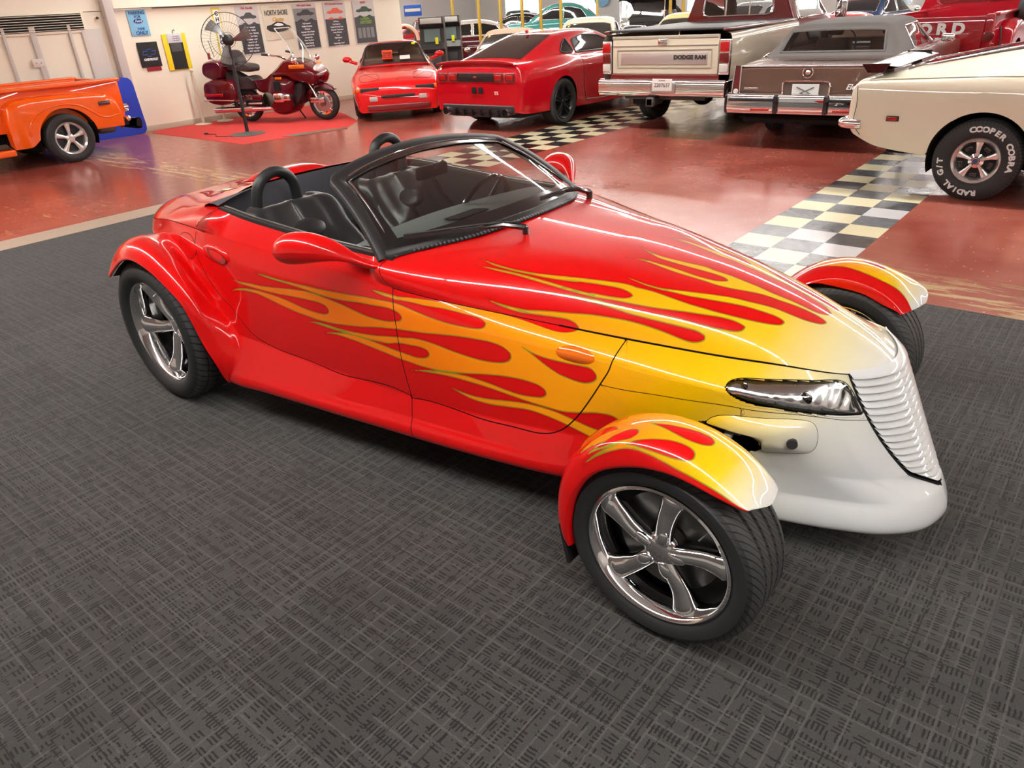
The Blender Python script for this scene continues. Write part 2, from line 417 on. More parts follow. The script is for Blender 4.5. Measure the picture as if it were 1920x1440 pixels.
def build_room():
    b = B().box((-13.5, 16, -.05), (45, 48, .1)); struct(b.obj('floor', floor_material(), smooth=False))
    b = B().box((( -8.03+5)/2, (4.82-7)/2, .001), (13.03, 11.82, .002)); o = b.obj('carpet', carpet_material(), smooth=False); tag(o, 'dark grey carpet tiles laid under the flamed roadster', 'carpet')
    b = B().box((-8.225, (4.82-7)/2, .002), (.39, 11.82, .004)); o = b.obj('carpet_edge_strip', mat('edge_vinyl', rgb(176, 160, 142), .45)); tag(o, 'beige vinyl edging strip along the carpet', 'edging')
    white = mat('wall_white', rgb(238, 234, 214), .55); n = NT(white); n.bump(n.noise(n.mapping(n.coord('Object'), (1, 1, .25)), 3, 3), .06, .02)
    cm = mat('ceiling_white', rgb(205, 207, 205), .8)
    b = B().box((-13.5, 16, CEIL_Z+.05), (45, 48, .1)); struct(b.obj('ceiling', cm, smooth=False))
    return white
def fluorescents():
    hw = mat('lamp_housing', (.8, .8, .8), .5); em = mat('lamp_tube', (1, 1, 1), .5, emit=(1.0, .97, .92), es=TUBE_E)
    first = None
    for y in (0.1, 8.15, 15.9, 23.7, 31.2):
        for k in range(17):
            x = -33.4+2.5*k
            if x < -14 and y < 14: continue
            if first is None:
                f = empty('ceiling_light', 'long white fluorescent strip light fixed under the ceiling', 'ceiling light', (x, y, CEIL_Z), 0, 'fluorescent strip lights')
                B().box((0, 0, -.03), (2.46, .20, .06)).obj('housing', hw, f, smooth=False)
                B().box((0, 0, -.085), (2.42, .17, .05), .02).obj('diffuser', em, f)
                first = f
            else: copy_thing(first, (x, y, CEIL_Z))
# ------------------------------------------------------------------ the roadster's body as a net: stations (nose to tail) x rails (centre line to sill), half body
# rails: 0 centre, 1 mid top, 2 shoulder / belt, 3 cut line, 4 upper side, 5 mid side, 6 door foot crease, 7 sill ledge, 8 sill edge, 9 under
ST = [  # (x, |y|, z) for each rail
 [(.385,.0,.655),(.375,.07,.657),(.335,.155,.672),(.277,.214,.692),(.335,.202,.575),(.412,.167,.445),(.490,.120,.340),(.578,.0,.262),(.606,.0,.170),(.575,.0,.125)],
 [(.345,.0,.690),(.335,.085,.686),(.290,.175,.690),(.215,.240,.694),(.262,.275,.585),(.330,.262,.455),(.400,.225,.345),(.535,.140,.262),(.566,.135,.168),(.530,.110,.125)],
 [(.22,.0,.755),(.21,.10,.748),(.16,.205,.727),(.10,.270,.698),(.15,.345,.61),(.20,.345,.48),(.25,.315,.36),(.395,.250,.262),(.415,.262,.165),(.39,.21,.13)],
 [(.0,.0,.840),(.0,.13,.824),(-.02,.245,.780),(-.04,.311,.703),(.0,.425,.63),(.0,.415,.49),(.0,.385,.36),(.18,.325,.26),(.19,.331,.158),(.19,.28,.13)],
 [(-.3,.0,.912),(-.3,.18,.894),(-.31,.325,.837),(-.33,.402,.728),(-.32,.490,.66),(-.32,.50,.52),(-.32,.48,.38),(-.25,.43,.27),(-.25,.43,.18),(-.25,.38,.15)],
 [(-.66,.0,.958),(-.66,.26,.942),(-.68,.435,.880),(-.68,.507,.765),(-.62,.562,.70),(-.60,.575,.53),(-.58,.575,.38),(-.58,.608,.282),(-.58,.618,.220),(-.56,.57,.18)],
 [(-1.075,.0,.985),(-1.12,.30,.972),(-1.315,.640,.936),(-1.265,.680,.843),(-1.250,.704,.75),(-1.238,.708,.56),(-1.223,.695,.394),(-1.215,.716,.303),(-1.207,.733,.234),(-1.2,.69,.19)],
 [(-1.75,.0,1.02),(-1.75,.33,1.01),(-1.75,.650,.953),(-1.80,.698,.874),(-1.79,.728,.76),(-1.77,.736,.58),(-1.75,.728,.409),(-1.75,.771,.284),(-1.75,.785,.222),(-1.75,.74,.18)],
 [(-2.15,.0,1.05),(-2.15,.33,1.04),(-2.15,.655,.980),(-2.18,.709,.890),(-2.17,.742,.78),(-2.15,.753,.61),(-2.13,.752,.43),(-2.15,.812,.286),(-2.15,.825,.216),(-2.15,.78,.18)],
 [(-2.655,.0,1.040),(-2.65,.30,1.035),(-2.475,.640,1.003),(-2.500,.712,.904),(-2.46,.745,.78),(-2.42,.760,.62),(-2.40,.772,.45),(-2.42,.843,.286),(-2.39,.845,.212),(-2.38,.80,.18)],
 [(-2.74,.0,1.030),(-2.735,.31,1.024),(-2.60,.615,1.000),(-2.60,.700,.907),(-2.60,.738,.79),(-2.60,.745,.64),(-2.57,.72,.47),(-2.51,.60,.30),(-2.51,.58,.24),(-2.50,.55,.2)],
 [(-2.92,.0,1.005),(-2.91,.32,.995),(-2.88,.565,.962),(-2.86,.672,.905),(-2.86,.690,.80),(-2.86,.66,.66),(-2.86,.60,.5),(-2.86,.56,.38),(-2.86,.55,.3),(-2.86,.52,.25)],
 [(-3.25,.0,.955),(-3.24,.32,.945),(-3.20,.50,.915),(-3.17,.605,.865),(-3.18,.63,.77),(-3.2,.61,.65),(-3.2,.57,.5),(-3.2,.55,.4),(-3.2,.54,.35),(-3.2,.5,.3)],
 [(-3.57,.0,.865),(-3.56,.30,.860),(-3.50,.43,.845),(-3.50,.47,.800),(-3.53,.48,.71),(-3.53,.47,.6),(-3.47,.44,.5),(-3.45,.42,.42),(-3.43,.41,.37),(-3.42,.4,.33)],
 [(-3.66,.0,.77),(-3.65,.2,.765),(-3.58,.30,.76),(-3.58,.34,.73),(-3.62,.34,.66),(-3.62,.32,.58),(-3.6,.32,.5),(-3.57,.3,.42),(-3.53,.3,.36),(-3.5,.3,.33)],
 [(-3.68,.0,.60),(-3.68,.0,.60),(-3.68,.0,.60),(-3.68,.0,.60),(-3.68,.0,.60),(-3.68,.0,.58),(-3.66,.0,.5),(-3.62,.0,.42),(-3.57,.0,.36),(-3.55,.0,.33)],
]
SU = [0, .09, .25, .45, .75, 1.1, 1.62, 2.12, 2.52, 2.90, 2.99, 3.2, 3.55, 3.85, 4.0, 4.12]
U_COWL, U_REAR = 1.62, 2.90
NETP = np.array(ST, float); NETP[..., 1] *= -1     # right-hand side (towards the visitor) is -y
PNET = Net(SU, NETP, creases=(3, 6, 7), rail_v=[0, .25, .5, .72, .86, 1.06, 1.25, 1.37, 1.45, 1.5])
V_BELT, V_CUT, V_FOOT = .5, .72, 1.25
NETP2 = NETP.copy()          # beside the cockpit the door shoulder runs straight up to the waist rail
for _i in range(6, 10):
    _d = NETP2[_i, 2]-NETP2[_i, 3]; NETP2[_i, 1] = NETP2[_i, 2]+_d*1.1; NETP2[_i, 0] = NETP2[_i, 2]+_d*2.2
PNET2 = Net(SU, NETP2, creases=(2, 3, 6, 7), mirror=False, rail_v=[0, .25, .5, .72, .86, 1.06, 1.25, 1.37, 1.45, 1.5])
# outline of the painted flames, flattened: (length along the body, distance round it from the centre line)
FLAME = [(0.1469,-0.0083),(0.1357,0.0162),(0.1003,0.0382),(0.0448,0.0452),(0.0029,0.0506),(-0.0392,0.0565),(-0.0988,0.0581),(-0.1433,0.0615),(-0.1891,0.0632),(-0.2489,0.0703),(-0.2774,0.0682),(-0.3514,0.0829),(-0.4275,0.097),(-0.4936,0.095),(-0.5457,0.0713),(-0.4901,0.1013),(-0.4343,0.1155),(-0.3701,0.1106),(-0.3089,0.1024),(-0.2494,0.0931),(-0.2132,0.0896),(-0.191,0.0937),(-0.1859,0.1013),(-0.1953,0.1145),(-0.2294,0.1346),(-0.2872,0.1457),(-0.3508,0.1475),(-0.4134,0.154),(-0.4616,0.1582),(-0.5354,0.1881),(-0.489,0.17),(-0.4394,0.1676),(-0.3724,0.1686),(-0.31,0.1639),(-0.2505,0.1558),(-0.2105,0.1507),(-0.1566,0.1341),(-0.1109,0.1113),(-0.0562,0.0875),(-0.0019,0.0754),(0.0509,0.0608),(0.1052,0.0515),(0.1342,0.0523),(0.1481,0.0591),(0.1428,0.0757),(0.1212,0.0944),(0.0847,0.1107),(0.0452,0.1201),(0.0048,0.1278),(-0.0339,0.1402),(-0.0844,0.1603),(-0.1358,0.1794),(-0.1855,0.2032),(-0.2446,0.2313),(-0.3087,0.2597),(-0.3619,0.2799),(-0.4212,0.2904),(-0.4693,0.2928),(-0.4197,0.2931),(-0.3597,0.2842),(-0.304,0.269),(-0.2624,0.2585),(-0.2102,0.2387),(-0.1752,0.2251),(-0.1248,0.2035),(-0.0781,0.1854),(-0.0345,0.173),(0.0049,0.1631),(0.0331,0.1612),(0.0451,0.1659),(0.0413,0.1813),(0.0196,0.1984),(-0.0163,0.2159),(-0.0576,0.2324),(-0.1046,0.2486),(-0.1567,0.2656),(-0.1933,0.275),(-0.2484,0.2876),(-0.3064,0.296),(-0.3658,0.3035),(-0.423,0.3175),(-0.4501,0.3207),(-0.5395,0.352),(-0.6241,0.3835),(-0.7101,0.4161),(-0.7831,0.4447),(-0.8617,0.4695),(-0.9394,0.4842),(-0.9993,0.485),(-0.9355,0.4895),(-0.858,0.4747),(-0.7793,0.4505),(-0.733,0.4373),(-0.6882,0.4233),(-0.6153,0.3991),(-0.6589,0.4123),(-0.5907,0.3869),(-0.5224,0.3638),(-0.4708,0.3487),(-0.4323,0.3474),(-0.4195,0.3536),(-0.4267,0.3664),(-0.4504,0.3815),(-0.5036,0.4007),(-0.5556,0.4158),(-0.5401,0.4151),(-0.6148,0.4323),(-0.7091,0.4481),(-0.82,0.4741),(-0.9158,0.5052),(-0.9813,0.5279),(-0.9128,0.5093),(-0.8161,0.4803),(-0.7045,0.4567),(-0.6112,0.4398),(-0.5369,0.4221),(-0.4663,0.3988),(-0.4184,0.3844),(-0.3653,0.3674),(-0.3012,0.3439),(-0.2394,0.318),(-0.1783,0.2924),(-0.1177,0.2675),(-0.0793,0.2583),(-0.0523,0.2585),(-0.0552,0.2742),(-0.076,0.2921),(-0.118,0.31),(-0.1802,0.3316),(-0.2445,0.3495),(-0.2931,0.3639),(-0.3413,0.3808),(-0.3915,0.3947),(-0.4749,0.4162),(-0.5333,0.4306),(-0.5908,0.4486),(-0.6489,0.467),(-0.6923,0.4823),(-0.7316,0.5001),(-0.6768,0.4795),(-0.6179,0.4622),(-0.5585,0.4482),(-0.4997,0.434),(-0.4409,0.4224),(-0.4058,0.416),(-0.3517,0.4024),(-0.2856,0.3847),(-0.221,0.3658),(-0.179,0.3551),(-0.1561,0.3559),(-0.1543,0.3674),(-0.173,0.3866),(-0.2037,0.401),(-0.2433,0.4085),(-0.2937,0.4162),(-0.3442,0.426),(-0.3983,0.439),(-0.462,0.4599),(-0.5296,0.4841),(-0.614,0.5201),(-0.6577,0.5372),(-0.701,0.5559),(-0.7584,0.5836),(-0.8086,0.6019),(-0.8532,0.617),(-0.8879,0.627),(-0.8525,0.6215),(-0.8162,0.6134),(-0.7716,0.5996),(-0.7277,0.581),(-0.6837,0.5638),(-0.6397,0.5477),(-0.6015,0.5359),(-0.5738,0.5352),(-0.5587,0.5435),(-0.5632,0.563),(-0.5789,0.5862),(-0.6042,0.605),(-0.6494,0.6186),(-0.6988,0.6231),(-0.7486,0.6284),(-0.7964,0.6402),(-0.8431,0.6572),(-0.8879,0.6798),(-0.948,0.7171),(-1.0202,0.7648),(-1.0968,0.8131),(-1.1801,0.8543),(-1.2398,0.8736),(-1.3049,0.8723),(-1.369,0.8619),(-1.3035,0.8818),(-1.2516,0.8855),(-1.2383,0.8842),(-1.1774,0.8685),(-1.1118,0.8451),(-1.0309,0.8024),(-0.9523,0.7638),(-0.8938,0.7393),(-0.8672,0.7422),(-0.8667,0.7619),(-0.8836,0.7848),(-0.9218,0.8103),(-0.9812,0.8414),(-1.0427,0.8682),(-1.1067,0.8872),(-1.1742,0.8978),(-1.2367,0.9012),(-1.3017,0.9029),(-1.355,0.8979),(-1.4663,0.8793),(-1.5844,0.8653),(-1.7087,0.8716),(-1.8382,0.8878),(-1.9724,0.8941),(-2.0206,0.8939),(-2.1055,0.8958),(-2.0217,0.9),(-1.9058,0.8992),(-1.7748,0.895),(-1.6797,0.89),(-1.5871,0.8918),(-1.4677,0.9033),(-1.3553,0.9215),(-1.2754,0.9269),(-1.2249,0.9347),(-1.2115,0.9484),(-1.2281,0.9692),(-1.308,0.9839),(-1.3896,0.97),(-1.4731,0.94),(-1.5596,0.9114),(-1.65,0.8985),(-1.7443,0.9013),(-1.8431,0.9166),(-1.9813,0.9389),(-2.0672,0.9505),(-2.1624,0.9591),(-2.2937,0.9902),(-2.2027,0.9749),(-2.0924,0.9679),(-1.9861,0.962),(-1.8829,0.9525),(-1.7829,0.9397),(-1.6988,0.9278),(-1.6494,0.9309),(-1.6277,0.9483),(-1.6372,0.9656),(-1.6768,0.9775),(-1.7281,0.9836),(-1.8049,0.9868),(-1.8888,0.9813),(-1.9893,0.9765),(-2.095,0.9793),(-2.1845,0.9906),(-2.2483,1.0144),(-2.3068,1.0663),(-2.25,1.0214),(-2.1868,0.9999),(-2.0986,0.9943),(-2.0296,1.0004),(-1.9292,1.0118),(-1.8309,1.0172),(-1.7342,1.0131),(-1.6387,1.0038),(-1.5451,1.0003),(-1.4252,1.0087),(-1.3119,1.0112),(-1.232,1.0025),(-1.1497,0.978),(-1.0659,0.936),(-0.9818,0.8858),(-0.9017,0.8395),(-0.8433,0.8097),(-0.7935,0.7955),(-0.7628,0.8034),(-0.7626,0.8235),(-0.7818,0.8507),(-0.8168,0.877),(-0.8719,0.9086),(-0.9361,0.9375),(-1.0018,0.9624),(-1.0607,0.9804),(-1.1042,0.9937),(-1.1589,1.012),(-1.2282,1.0369),(-1.3177,1.0482),(-1.3739,1.0476),(-1.4604,1.0355),(-1.5503,1.0249),(-1.6421,1.0195),(-1.7055,1.0246),(-1.7727,1.0434),(-1.7074,1.033),(-1.6259,1.0302),(-1.5523,1.0339),(-1.4633,1.0493),(-1.3776,1.0669),(-1.2949,1.0746),(-1.2635,1.0671),(-1.1865,1.0506),(-1.139,1.0351),(-1.1076,1.0296),(-1.0966,1.0398),(-1.1067,1.0612),(-1.1309,1.08),(-1.1692,1.0963),(-1.2178,1.1019),(-1.2691,1.1005),(-1.3519,1.0824),(-1.4351,1.0589),(-1.493,1.0454),(-1.5536,1.0398),(-1.6173,1.0466),(-1.6772,1.0623),(-1.5873,1.0507),(-1.4976,1.0652),(-1.4124,1.092),(-1.3305,1.1165),(-1.252,1.1318),(-1.1676,1.1265),(-1.1036,1.1077),(-1.036,1.0754),(-0.9492,1.0202),(-0.8663,0.9616),(-0.7867,0.9123),(-0.7172,0.88),(-0.6639,0.8651),(-0.6338,0.8695),(-0.6282,0.8852),(-0.6416,0.9063),(-0.6722,0.9256),(-0.7302,0.9531),(-0.7889,0.9725),(-0.8482,0.9898),(-0.9088,1.0138),(-0.9502,1.0321),(-1.0145,1.068),(-1.0818,1.1062),(-1.1538,1.1469),(-1.2054,1.1718),(-1.1064,1.1285),(-1.0161,1.0836),(-0.9311,1.0444),(-0.8493,1.0094),(-0.7698,0.9818),(-0.6919,0.9589),(-0.6344,0.9414),(-0.5715,0.9222),(-0.5084,0.8832),(-0.4523,0.838),(-0.3974,0.808),(-0.3662,0.8099),(-0.3546,0.8288),(-0.3686,0.8592),(-0.4094,0.8899),(-0.4539,0.9113),(-0.4994,0.924),(-0.547,0.9326),(-0.5966,0.9405),(-0.6472,0.9538),(-0.6986,0.9728),(-0.7776,1.0152),(-0.8597,1.0683),(-0.944,1.113),(-1.0149,1.1341),(-0.9453,1.1259),(-0.8613,1.0907),(-0.7789,1.0415),(-0.6992,0.9981),(-0.6476,0.9822),(-0.5969,0.9733),(-0.5473,0.9683),(-0.5,0.9623),(-0.4545,0.9561),(-0.428,0.9563),(-0.3938,0.9669)]
TEAR = [(-0.7212,0.7503),(-0.6784,0.7494),(-0.6236,0.7388),(-0.5504,0.712),(-0.503,0.6889),(-0.4701,0.6753),(-0.4503,0.6837),(-0.4492,0.7007),(-0.4671,0.7267),(-0.4998,0.7514),(-0.5382,0.7664),(-0.5873,0.7753),(-0.6376,0.7678),(-0.6781,0.7572)]
# seams and fittings on the flattened body, same coordinates
SEAM_FRONT = [(-0.3944,0.4964), (-0.3947,0.5363), (-0.4034,0.6196), (-0.4345,0.7099), (-0.4684,0.7971), (-0.4989,0.8716), (-0.5278,0.9338), (-0.5673,1.0001), (-0.6063,1.0402), (-0.6561,1.0712), (-0.7525,1.1133), (-0.9228,1.1995), (-1.2148,1.3077)]
SEAM_DOOR = [(-2.4715,0.7087), (-2.5,0.7302), (-2.5453,0.7478), (-2.593,0.7733), (-2.605,0.8315), (-2.5816,0.9156), (-2.5352,1.0012), (-2.4722,1.0855), (-2.3945,1.1507), (-2.3226,1.1813), (-2.2631,1.2087), (-2.1913,1.2333), (-2.1074,1.2476), (-2.0046,1.2542), (-1.8013,1.2531), (-1.5496,1.2473), (-1.223,1.3008)]
SEAM_NOSE = [(-0.4363,0.7112), (-0.2612,0.6425), (-0.1211,0.5958), (0.0259,0.537), (0.1147,0.4976), (0.2403,0.4524), (0.3559,0.4232)]
SEAM_DROP = [(0.0259,0.537), (0.0263,0.5674)]
FUEL = [(-2.7248,0.7723), (-2.662,0.7989), (-2.6117,0.8504), (-2.5965,0.8921), (-2.6198,0.9177), (-2.6659,0.918), (-2.7277,0.8857), (-2.7734,0.8354), (-2.795,0.7913), (-2.7679,0.7697)]
LAMP = [(-0.029,0.4937), (-0.0274,0.4718), (-0.0076,0.4421), (0.0404,0.4052), (0.1282,0.3588), (0.1946,0.3308), (0.2684,0.2923), (0.2833,0.2986), (0.312,0.3414), (0.3366,0.3906), (0.3344,0.4018), (0.3035,0.4129), (0.2424,0.4376), (0.1781,0.4608), (0.1113,0.4795), (0.0427,0.5036), (0.0061,0.5103), (-0.0182,0.5053)]
MARKER = [(-0.5974,0.6931), (-0.5813,0.6654), (-0.5475,0.6372), (-0.5042,0.6209), (-0.4685,0.6206), (-0.4593,0.6349), (-0.4779,0.6621), (-0.513,0.6852), (-0.5568,0.7032), (-0.5884,0.7067)]
HANDLE = [(-2.5215,0.8951), (-2.4852,0.8897), (-2.4087,0.8807), (-2.334,0.8722), (-2.3043,0.8881), (-2.3216,0.9301), (-2.3826,0.9607), (-2.4571,0.9602), (-2.5102,0.9296)]
PAD = [(-0.0779,0.6556), (-0.0675,0.6329), (-0.0369,0.6036), (0.0278,0.5659), (0.1167,0.5206), (0.2005,0.4849), (0.2207,0.4835), (0.2347,0.5013), (0.2427,0.5334), (0.2434,0.5742), (0.2318,0.6069), (0.2097,0.6254), (0.1505,0.6495), (0.0938,0.6727), (0.0911,0.6627), (0.0854,0.6356), (0.0601,0.6254), (0.025,0.6269), (-0.0517,0.6473)]
HOLE = [(-0.1043,0.6637), (-0.0779,0.6455), (-0.0517,0.6473), (0.025,0.6269), (0.0601,0.6254), (0.0854,0.6356), (0.0911,0.6627), (0.0813,0.6803), (0.0251,0.7163), (-0.054,0.7625), (-0.1083,0.791)]
# ------------------------------------------------------------------ paint
def flame_paint(name='flame_paint', fender=False):
    if name in MATS: return MATS[name]
    m = mat(name, rgb(226, 22, 20), 0.32, 0.0, 1.0); n = NT(m)
    sdf = n.attr('sdf'); gap = n.math('ABSOLUTE', n.attr('gap')); pos = n.xyz(n.coord('Object'))
    if fender: g = n.attr('along')
    else: g = n.math('ADD', pos[0], n.math('MULTIPLY', n.step(pos[2], .62, .32), n.math('MULTIPLY', n.step(pos[0], -.35, .0), .30)))
    t = n.step(g, -2.4, 0.6)
    hue = n.ramp(t, [(0.0, rgb(236, 100, 8)), (0.45, rgb(250, 128, 4)), (0.62, rgb(246, 160, 4)), (0.765, rgb(240, 188, 6)), (0.81, rgb(236, 194, 40)), (0.87, rgb(224, 212, 160)), (0.915, rgb(220, 219, 210)), (1.0, rgb(216, 218, 218))])
    red = rgb(212, 8, 10)
    inner = n.mix(n.step(sdf, 0.0, 0.012), rgb(190, 3, 6), red)            # the airbrushed edge of the red tongues
    c = n.mix(n.step(sdf, -0.0008, 0.0008), hue, inner)
    ring = n.math('MULTIPLY', n.step(sdf, -0.0032, -0.0022), n.math('SUBTRACT', 1.0, n.step(sdf, 0.0008, 0.0018)))
    # the thin green outline fades out on the white nose
    ring = n.math('MULTIPLY', ring, n.math('SUBTRACT', 1.0, n.step(g, 0.15, 0.3)))
    c = n.mix(n.math('MULTIPLY', ring, 0.85), c, rgb(120, 140, 30))
    k = n.math('SUBTRACT', 1.0, n.step(gap, 0.0016, 0.0026))
    c = n.mix(k, c, (0.004, 0.002, 0.002)); n.color(c)
    n.link(n.math('SUBTRACT', 1.0, k), n.b.inputs['Coat Weight'])
    n.link(n.math('MULTIPLY_ADD', k, 0.6, 0.34), n.b.inputs['Roughness'])
    n.b.inputs['Coat Roughness'].default_value = 0.015; n.b.inputs['Specular IOR Level'].default_value = 0.1
    return m
RED = mat('red_paint', rgb(212, 8, 10), 0.34, 0, 1.0, coat_rough=0.015, spec=.1)
NOSE_WHITE = mat('white_paint', rgb(216, 218, 218), 0.35, 0, 1.0, coat_rough=0.02, spec=.1)
CHROME = mat('chrome', (0.86, 0.86, 0.87), 0.035, 1.0)
STEEL = mat('brushed_steel', (0.5, 0.5, 0.5), 0.3, 1.0)
BLACK = mat('black_plastic', (0.012, 0.012, 0.013), 0.45)
BLACKGLOSS = mat('black_gloss', (0.01, 0.01, 0.011), 0.12, 0, 0.6)
RUBBER = mat('rubber', (0.014, 0.014, 0.015), 0.62)
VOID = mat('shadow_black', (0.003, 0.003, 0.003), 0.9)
DISC = mat('brake_disc', (0.10, 0.095, 0.09), 0.35, 0.8)
def leather():
    m = mat('black_leather', (0.022, 0.023, 0.025), 0.34); n = NT(m)
    n.bump(n.noise(n.coord('Object'), 180, 3), 0.12, 0.002); return m
LEATHER = leather()
def cloth(name, c, s=300):
    m = mat(name, c, 0.95); n = NT(m); n.bump(n.noise(n.coord('Object'), s, 2), 0.35, 0.002); return m
LINER = cloth('grey_liner', (0.06, 0.06, 0.072)); DARKCARPET = cloth('dark_liner', (0.016, 0.016, 0.017))
def tyre_mat(name, kind):
    m = mat(name, (0.016, 0.016, 0.017), 0.6); n = NT(m)
    p = n.xyz(n.coord('Object')); a = n.math('ARCTAN2', p[2], p[0]); ay = n.math('ABSOLUTE', p[1])
    r = n.math('SQRT', n.math('ADD', n.math('MULTIPLY', p[0], p[0]), n.math('MULTIPLY', p[2], p[2])))
    slope = {'sport': 6.5, 'wide': 1.2, 'road': 0.6}[kind]
    ph = n.math('ADD', n.math('MULTIPLY', a, {'sport': 34/2/PI*2, 'wide': 60/2/PI, 'road': 70/2/PI}[kind]*1.0), n.math('MULTIPLY', p[1], slope*10))
    w = n.math('FRACT', ph); gr = n.math('LESS_THAN', w, 0.2)
    return m, n, gr, r
def tread(kind, ro, shoulder):
    m, n, gr, r = tyre_mat('tyre_'+kind+str(int(ro*1000)), kind)
    on = n.math('MULTIPLY', gr, n.math('GREATER_THAN', r, ro-shoulder))
    c = n.mix(on, n.mix(n.math('GREATER_THAN', r, ro-.022), (0.018, 0.018, 0.019), (0.042, 0.042, 0.043)), (0.002, 0.002, 0.002)); n.color(c)
    n.bump(n.math('SUBTRACT', 1.0, on), 0.9, 0.006)
    return m
def tyre(parent, ro, ri, wd, kind='sport', grooves=4, letters=None, flip=1):
    """tyre about the wheel's own axis (y); outer face at -y"""
    h = wd/2; sh = ro-0.018; P = [(ri, -h*.80), (ri+.012, -h*.90), (ri+(ro-ri)*.35, -h*1.0), (ri+(ro-ri)*.62, -h*.985), (ro-.030, -h*.93), (ro-.014, -h*.86), (ro-.005, -h*.77)]
    tw = h*.74; k = grooves
    if k:
        gw = .0045
        for i in range(k):
            y = -tw+2*tw*(i+.5+.0)/k
            P += [(ro-.001, y-gw-.002), (ro-.010, y-gw*.6), (ro-.010, y+gw*.6), (ro-.001, y+gw+.002)]
    P += [(ro-.005, h*.77), (ro-.014, h*.86), (ro-.030, h*.93), (ri+(ro-ri)*.62, h*.985), (ri+(ro-ri)*.35, h), (ri+.012, h*.9), (ri, h*.8)]
    return B().lathe(P, n=96).obj('tyre', tread(kind, ro, 0.034), parent, angle=50)
def spun_wheel(name, loc, ro, rr, wd, offy, spoke0, rot=0.0, side=-1, parent=None, tread_kind='sport', camber=0.0, grooves=4, dish=0.0):
    """chrome five-spoke wheel of the roadster; the outer face looks to -y (side=-1) or +y"""
    w = bpy.data.objects.new(name, None); link(w, parent); w.location = loc
    w.rotation_euler = (camber, 0, rot+(0 if side < 0 else PI))
    h = wd/2
    tyre(w, ro, rr-.006, wd, tread_kind, grooves)
    f = -offy                                   # y of the rim flange face
    b = B()
    b.lathe([(rr-.004, f+.012), (rr, f+.004), (rr+.001, f-.002), (rr-.005, f-.006), (rr-.011, f-.002), (rr-.014, f+.006), (rr-.022, f+.018), (rr-.030, f+.05), (rr-.034, f+.09), (rr-.040, h*.9), (rr-.02, h*.95), (rr-.002, h*.92)], n=80)
    b.obj('rim', CHROME, w, angle=60)
    d = B(); d.cyl((0, f+dish+.085, 0), (0, f+dish+.105, 0), rr*.72, n=48); d.cyl((0, f+dish+.06, 0), (0, f+dish+.13, 0), rr*.26, n=32)
    d.obj('brake_disc', DISC, w)
    bk = B(); bk.cyl((0, f+dish+.13, 0), (0, f+dish+.14, 0), rr-.03, n=40); bk.obj('backing_plate', BLACK, w)
    hub = B(); f0 = f; f = f+dish
    hub.lathe([(0.0005, f+.012), (.02, f+.0125), (.04, f+.016), (.055, f+.028), (.064, f+.05), (.066, f+.08)], n=40)
    f = f0
    hub.obj('hub', CHROME, w, angle=80)
    for k in range(5):
        a = math.radians(spoke0+72*k); ca, sa = math.cos(a), math.sin(a)
        if side > 0: ca = -ca
        u = Vector((ca, 0, sa)); v = Vector((-sa, 0, ca)); ax = Vector((0, 1, 0))
        n_ = 16; N = 18; V = []
        rs = np.linspace(.035, rr-.014, N)
        for i, r in enumerate(rs):
            t = i/(N-1)
            wdt = np.interp(t, [0, .2, .45, .75, .93, 1], [.028, .028, .030, .037, .045, .037])*rr/.232
            dep = np.interp(t, [0, .2, .6, .9, 1], [.024, .030, .031, .034, .024])
            yy = f+np.interp(t, [0, .25, .6, .9, 1], [.034, .040, .046, .044, .046])+dish*(1-t)**.8
            off = .012*math.sin(t*PI*1.0)*(1 if side < 0 else -1)
            c = u*r+v*off+ax*yy
            for j in range(n_):
                th = 2*PI*j/n_; V.append(c+v*wdt*math.cos(th)+ax*dep*math.sin(th))
        F = [(i*n_+j, i*n_+(j+1) % n_, (i+1)*n_+(j+1) % n_, (i+1)*n_+j) for i in range(N-1) for j in range(n_)]
        F += [tuple(range(n_-1, -1, -1)), tuple(range((N-1)*n_, N*n_))]
        sb = B().add(V, F)
        # teardrop lug cover at the spoke's root
        pass
        kn = B().sphere((0, 0, 0), 1, 18, 12, (.030, .013, .019)); Mk = Matrix((u, ax, v)).transposed(); kn.V = [tuple(u*.060+ax*(f+dish+.018)+Mk @ Vector(q)) for q in kn.V]; sb.add(kn.V, kn.F)
        sb.obj('spoke', CHROME, w, angle=70)
    vs = B(); a = math.radians(spoke0+36); u = Vector((math.cos(a), 0, math.sin(a)))*(rr-.045)
    vs.cyl((u.x, f+.03, u.z), (u.x*.93, f-.0, u.z*.93), .003, n=8); vs.obj('valve', STEEL, w)
    return w

# ------------------------------------------------------------------ body shell
def outline(path, sharp=70, sub=6):
    """smooth a traced outline but keep its sharp tips"""
    P = np.asarray(path, float); n = len(P); a = P-np.roll(P, 1, 0); b = np.roll(P, -1, 0)-P
    ang = np.degrees(np.abs(np.arctan2(a[:, 0]*b[:, 1]-a[:, 1]*b[:, 0], (a*b).sum(1))))
    cor = [i for i in range(n) if ang[i] > sharp]
    if not cor: cor = [0]
    out = []
    for q, i in enumerate(cor):
        j = cor[(q+1) % len(cor)]; idx = [i]
        while idx[-1] != j or len(idx) == 1:
            idx.append((idx[-1]+1) % n)
            if idx[-1] == j: break
        S = P[idx]
        if len(S) > 3:
            d = np.r_[0, np.cumsum(np.linalg.norm(np.diff(S, axis=0), axis=1)+1e-9)]
            S = makima(d, S, np.interp(np.linspace(0, len(S)-1, (len(S)-1)*sub+1), np.arange(len(S)), d))
        out.append(S[:-1])
    return np.concatenate(out)
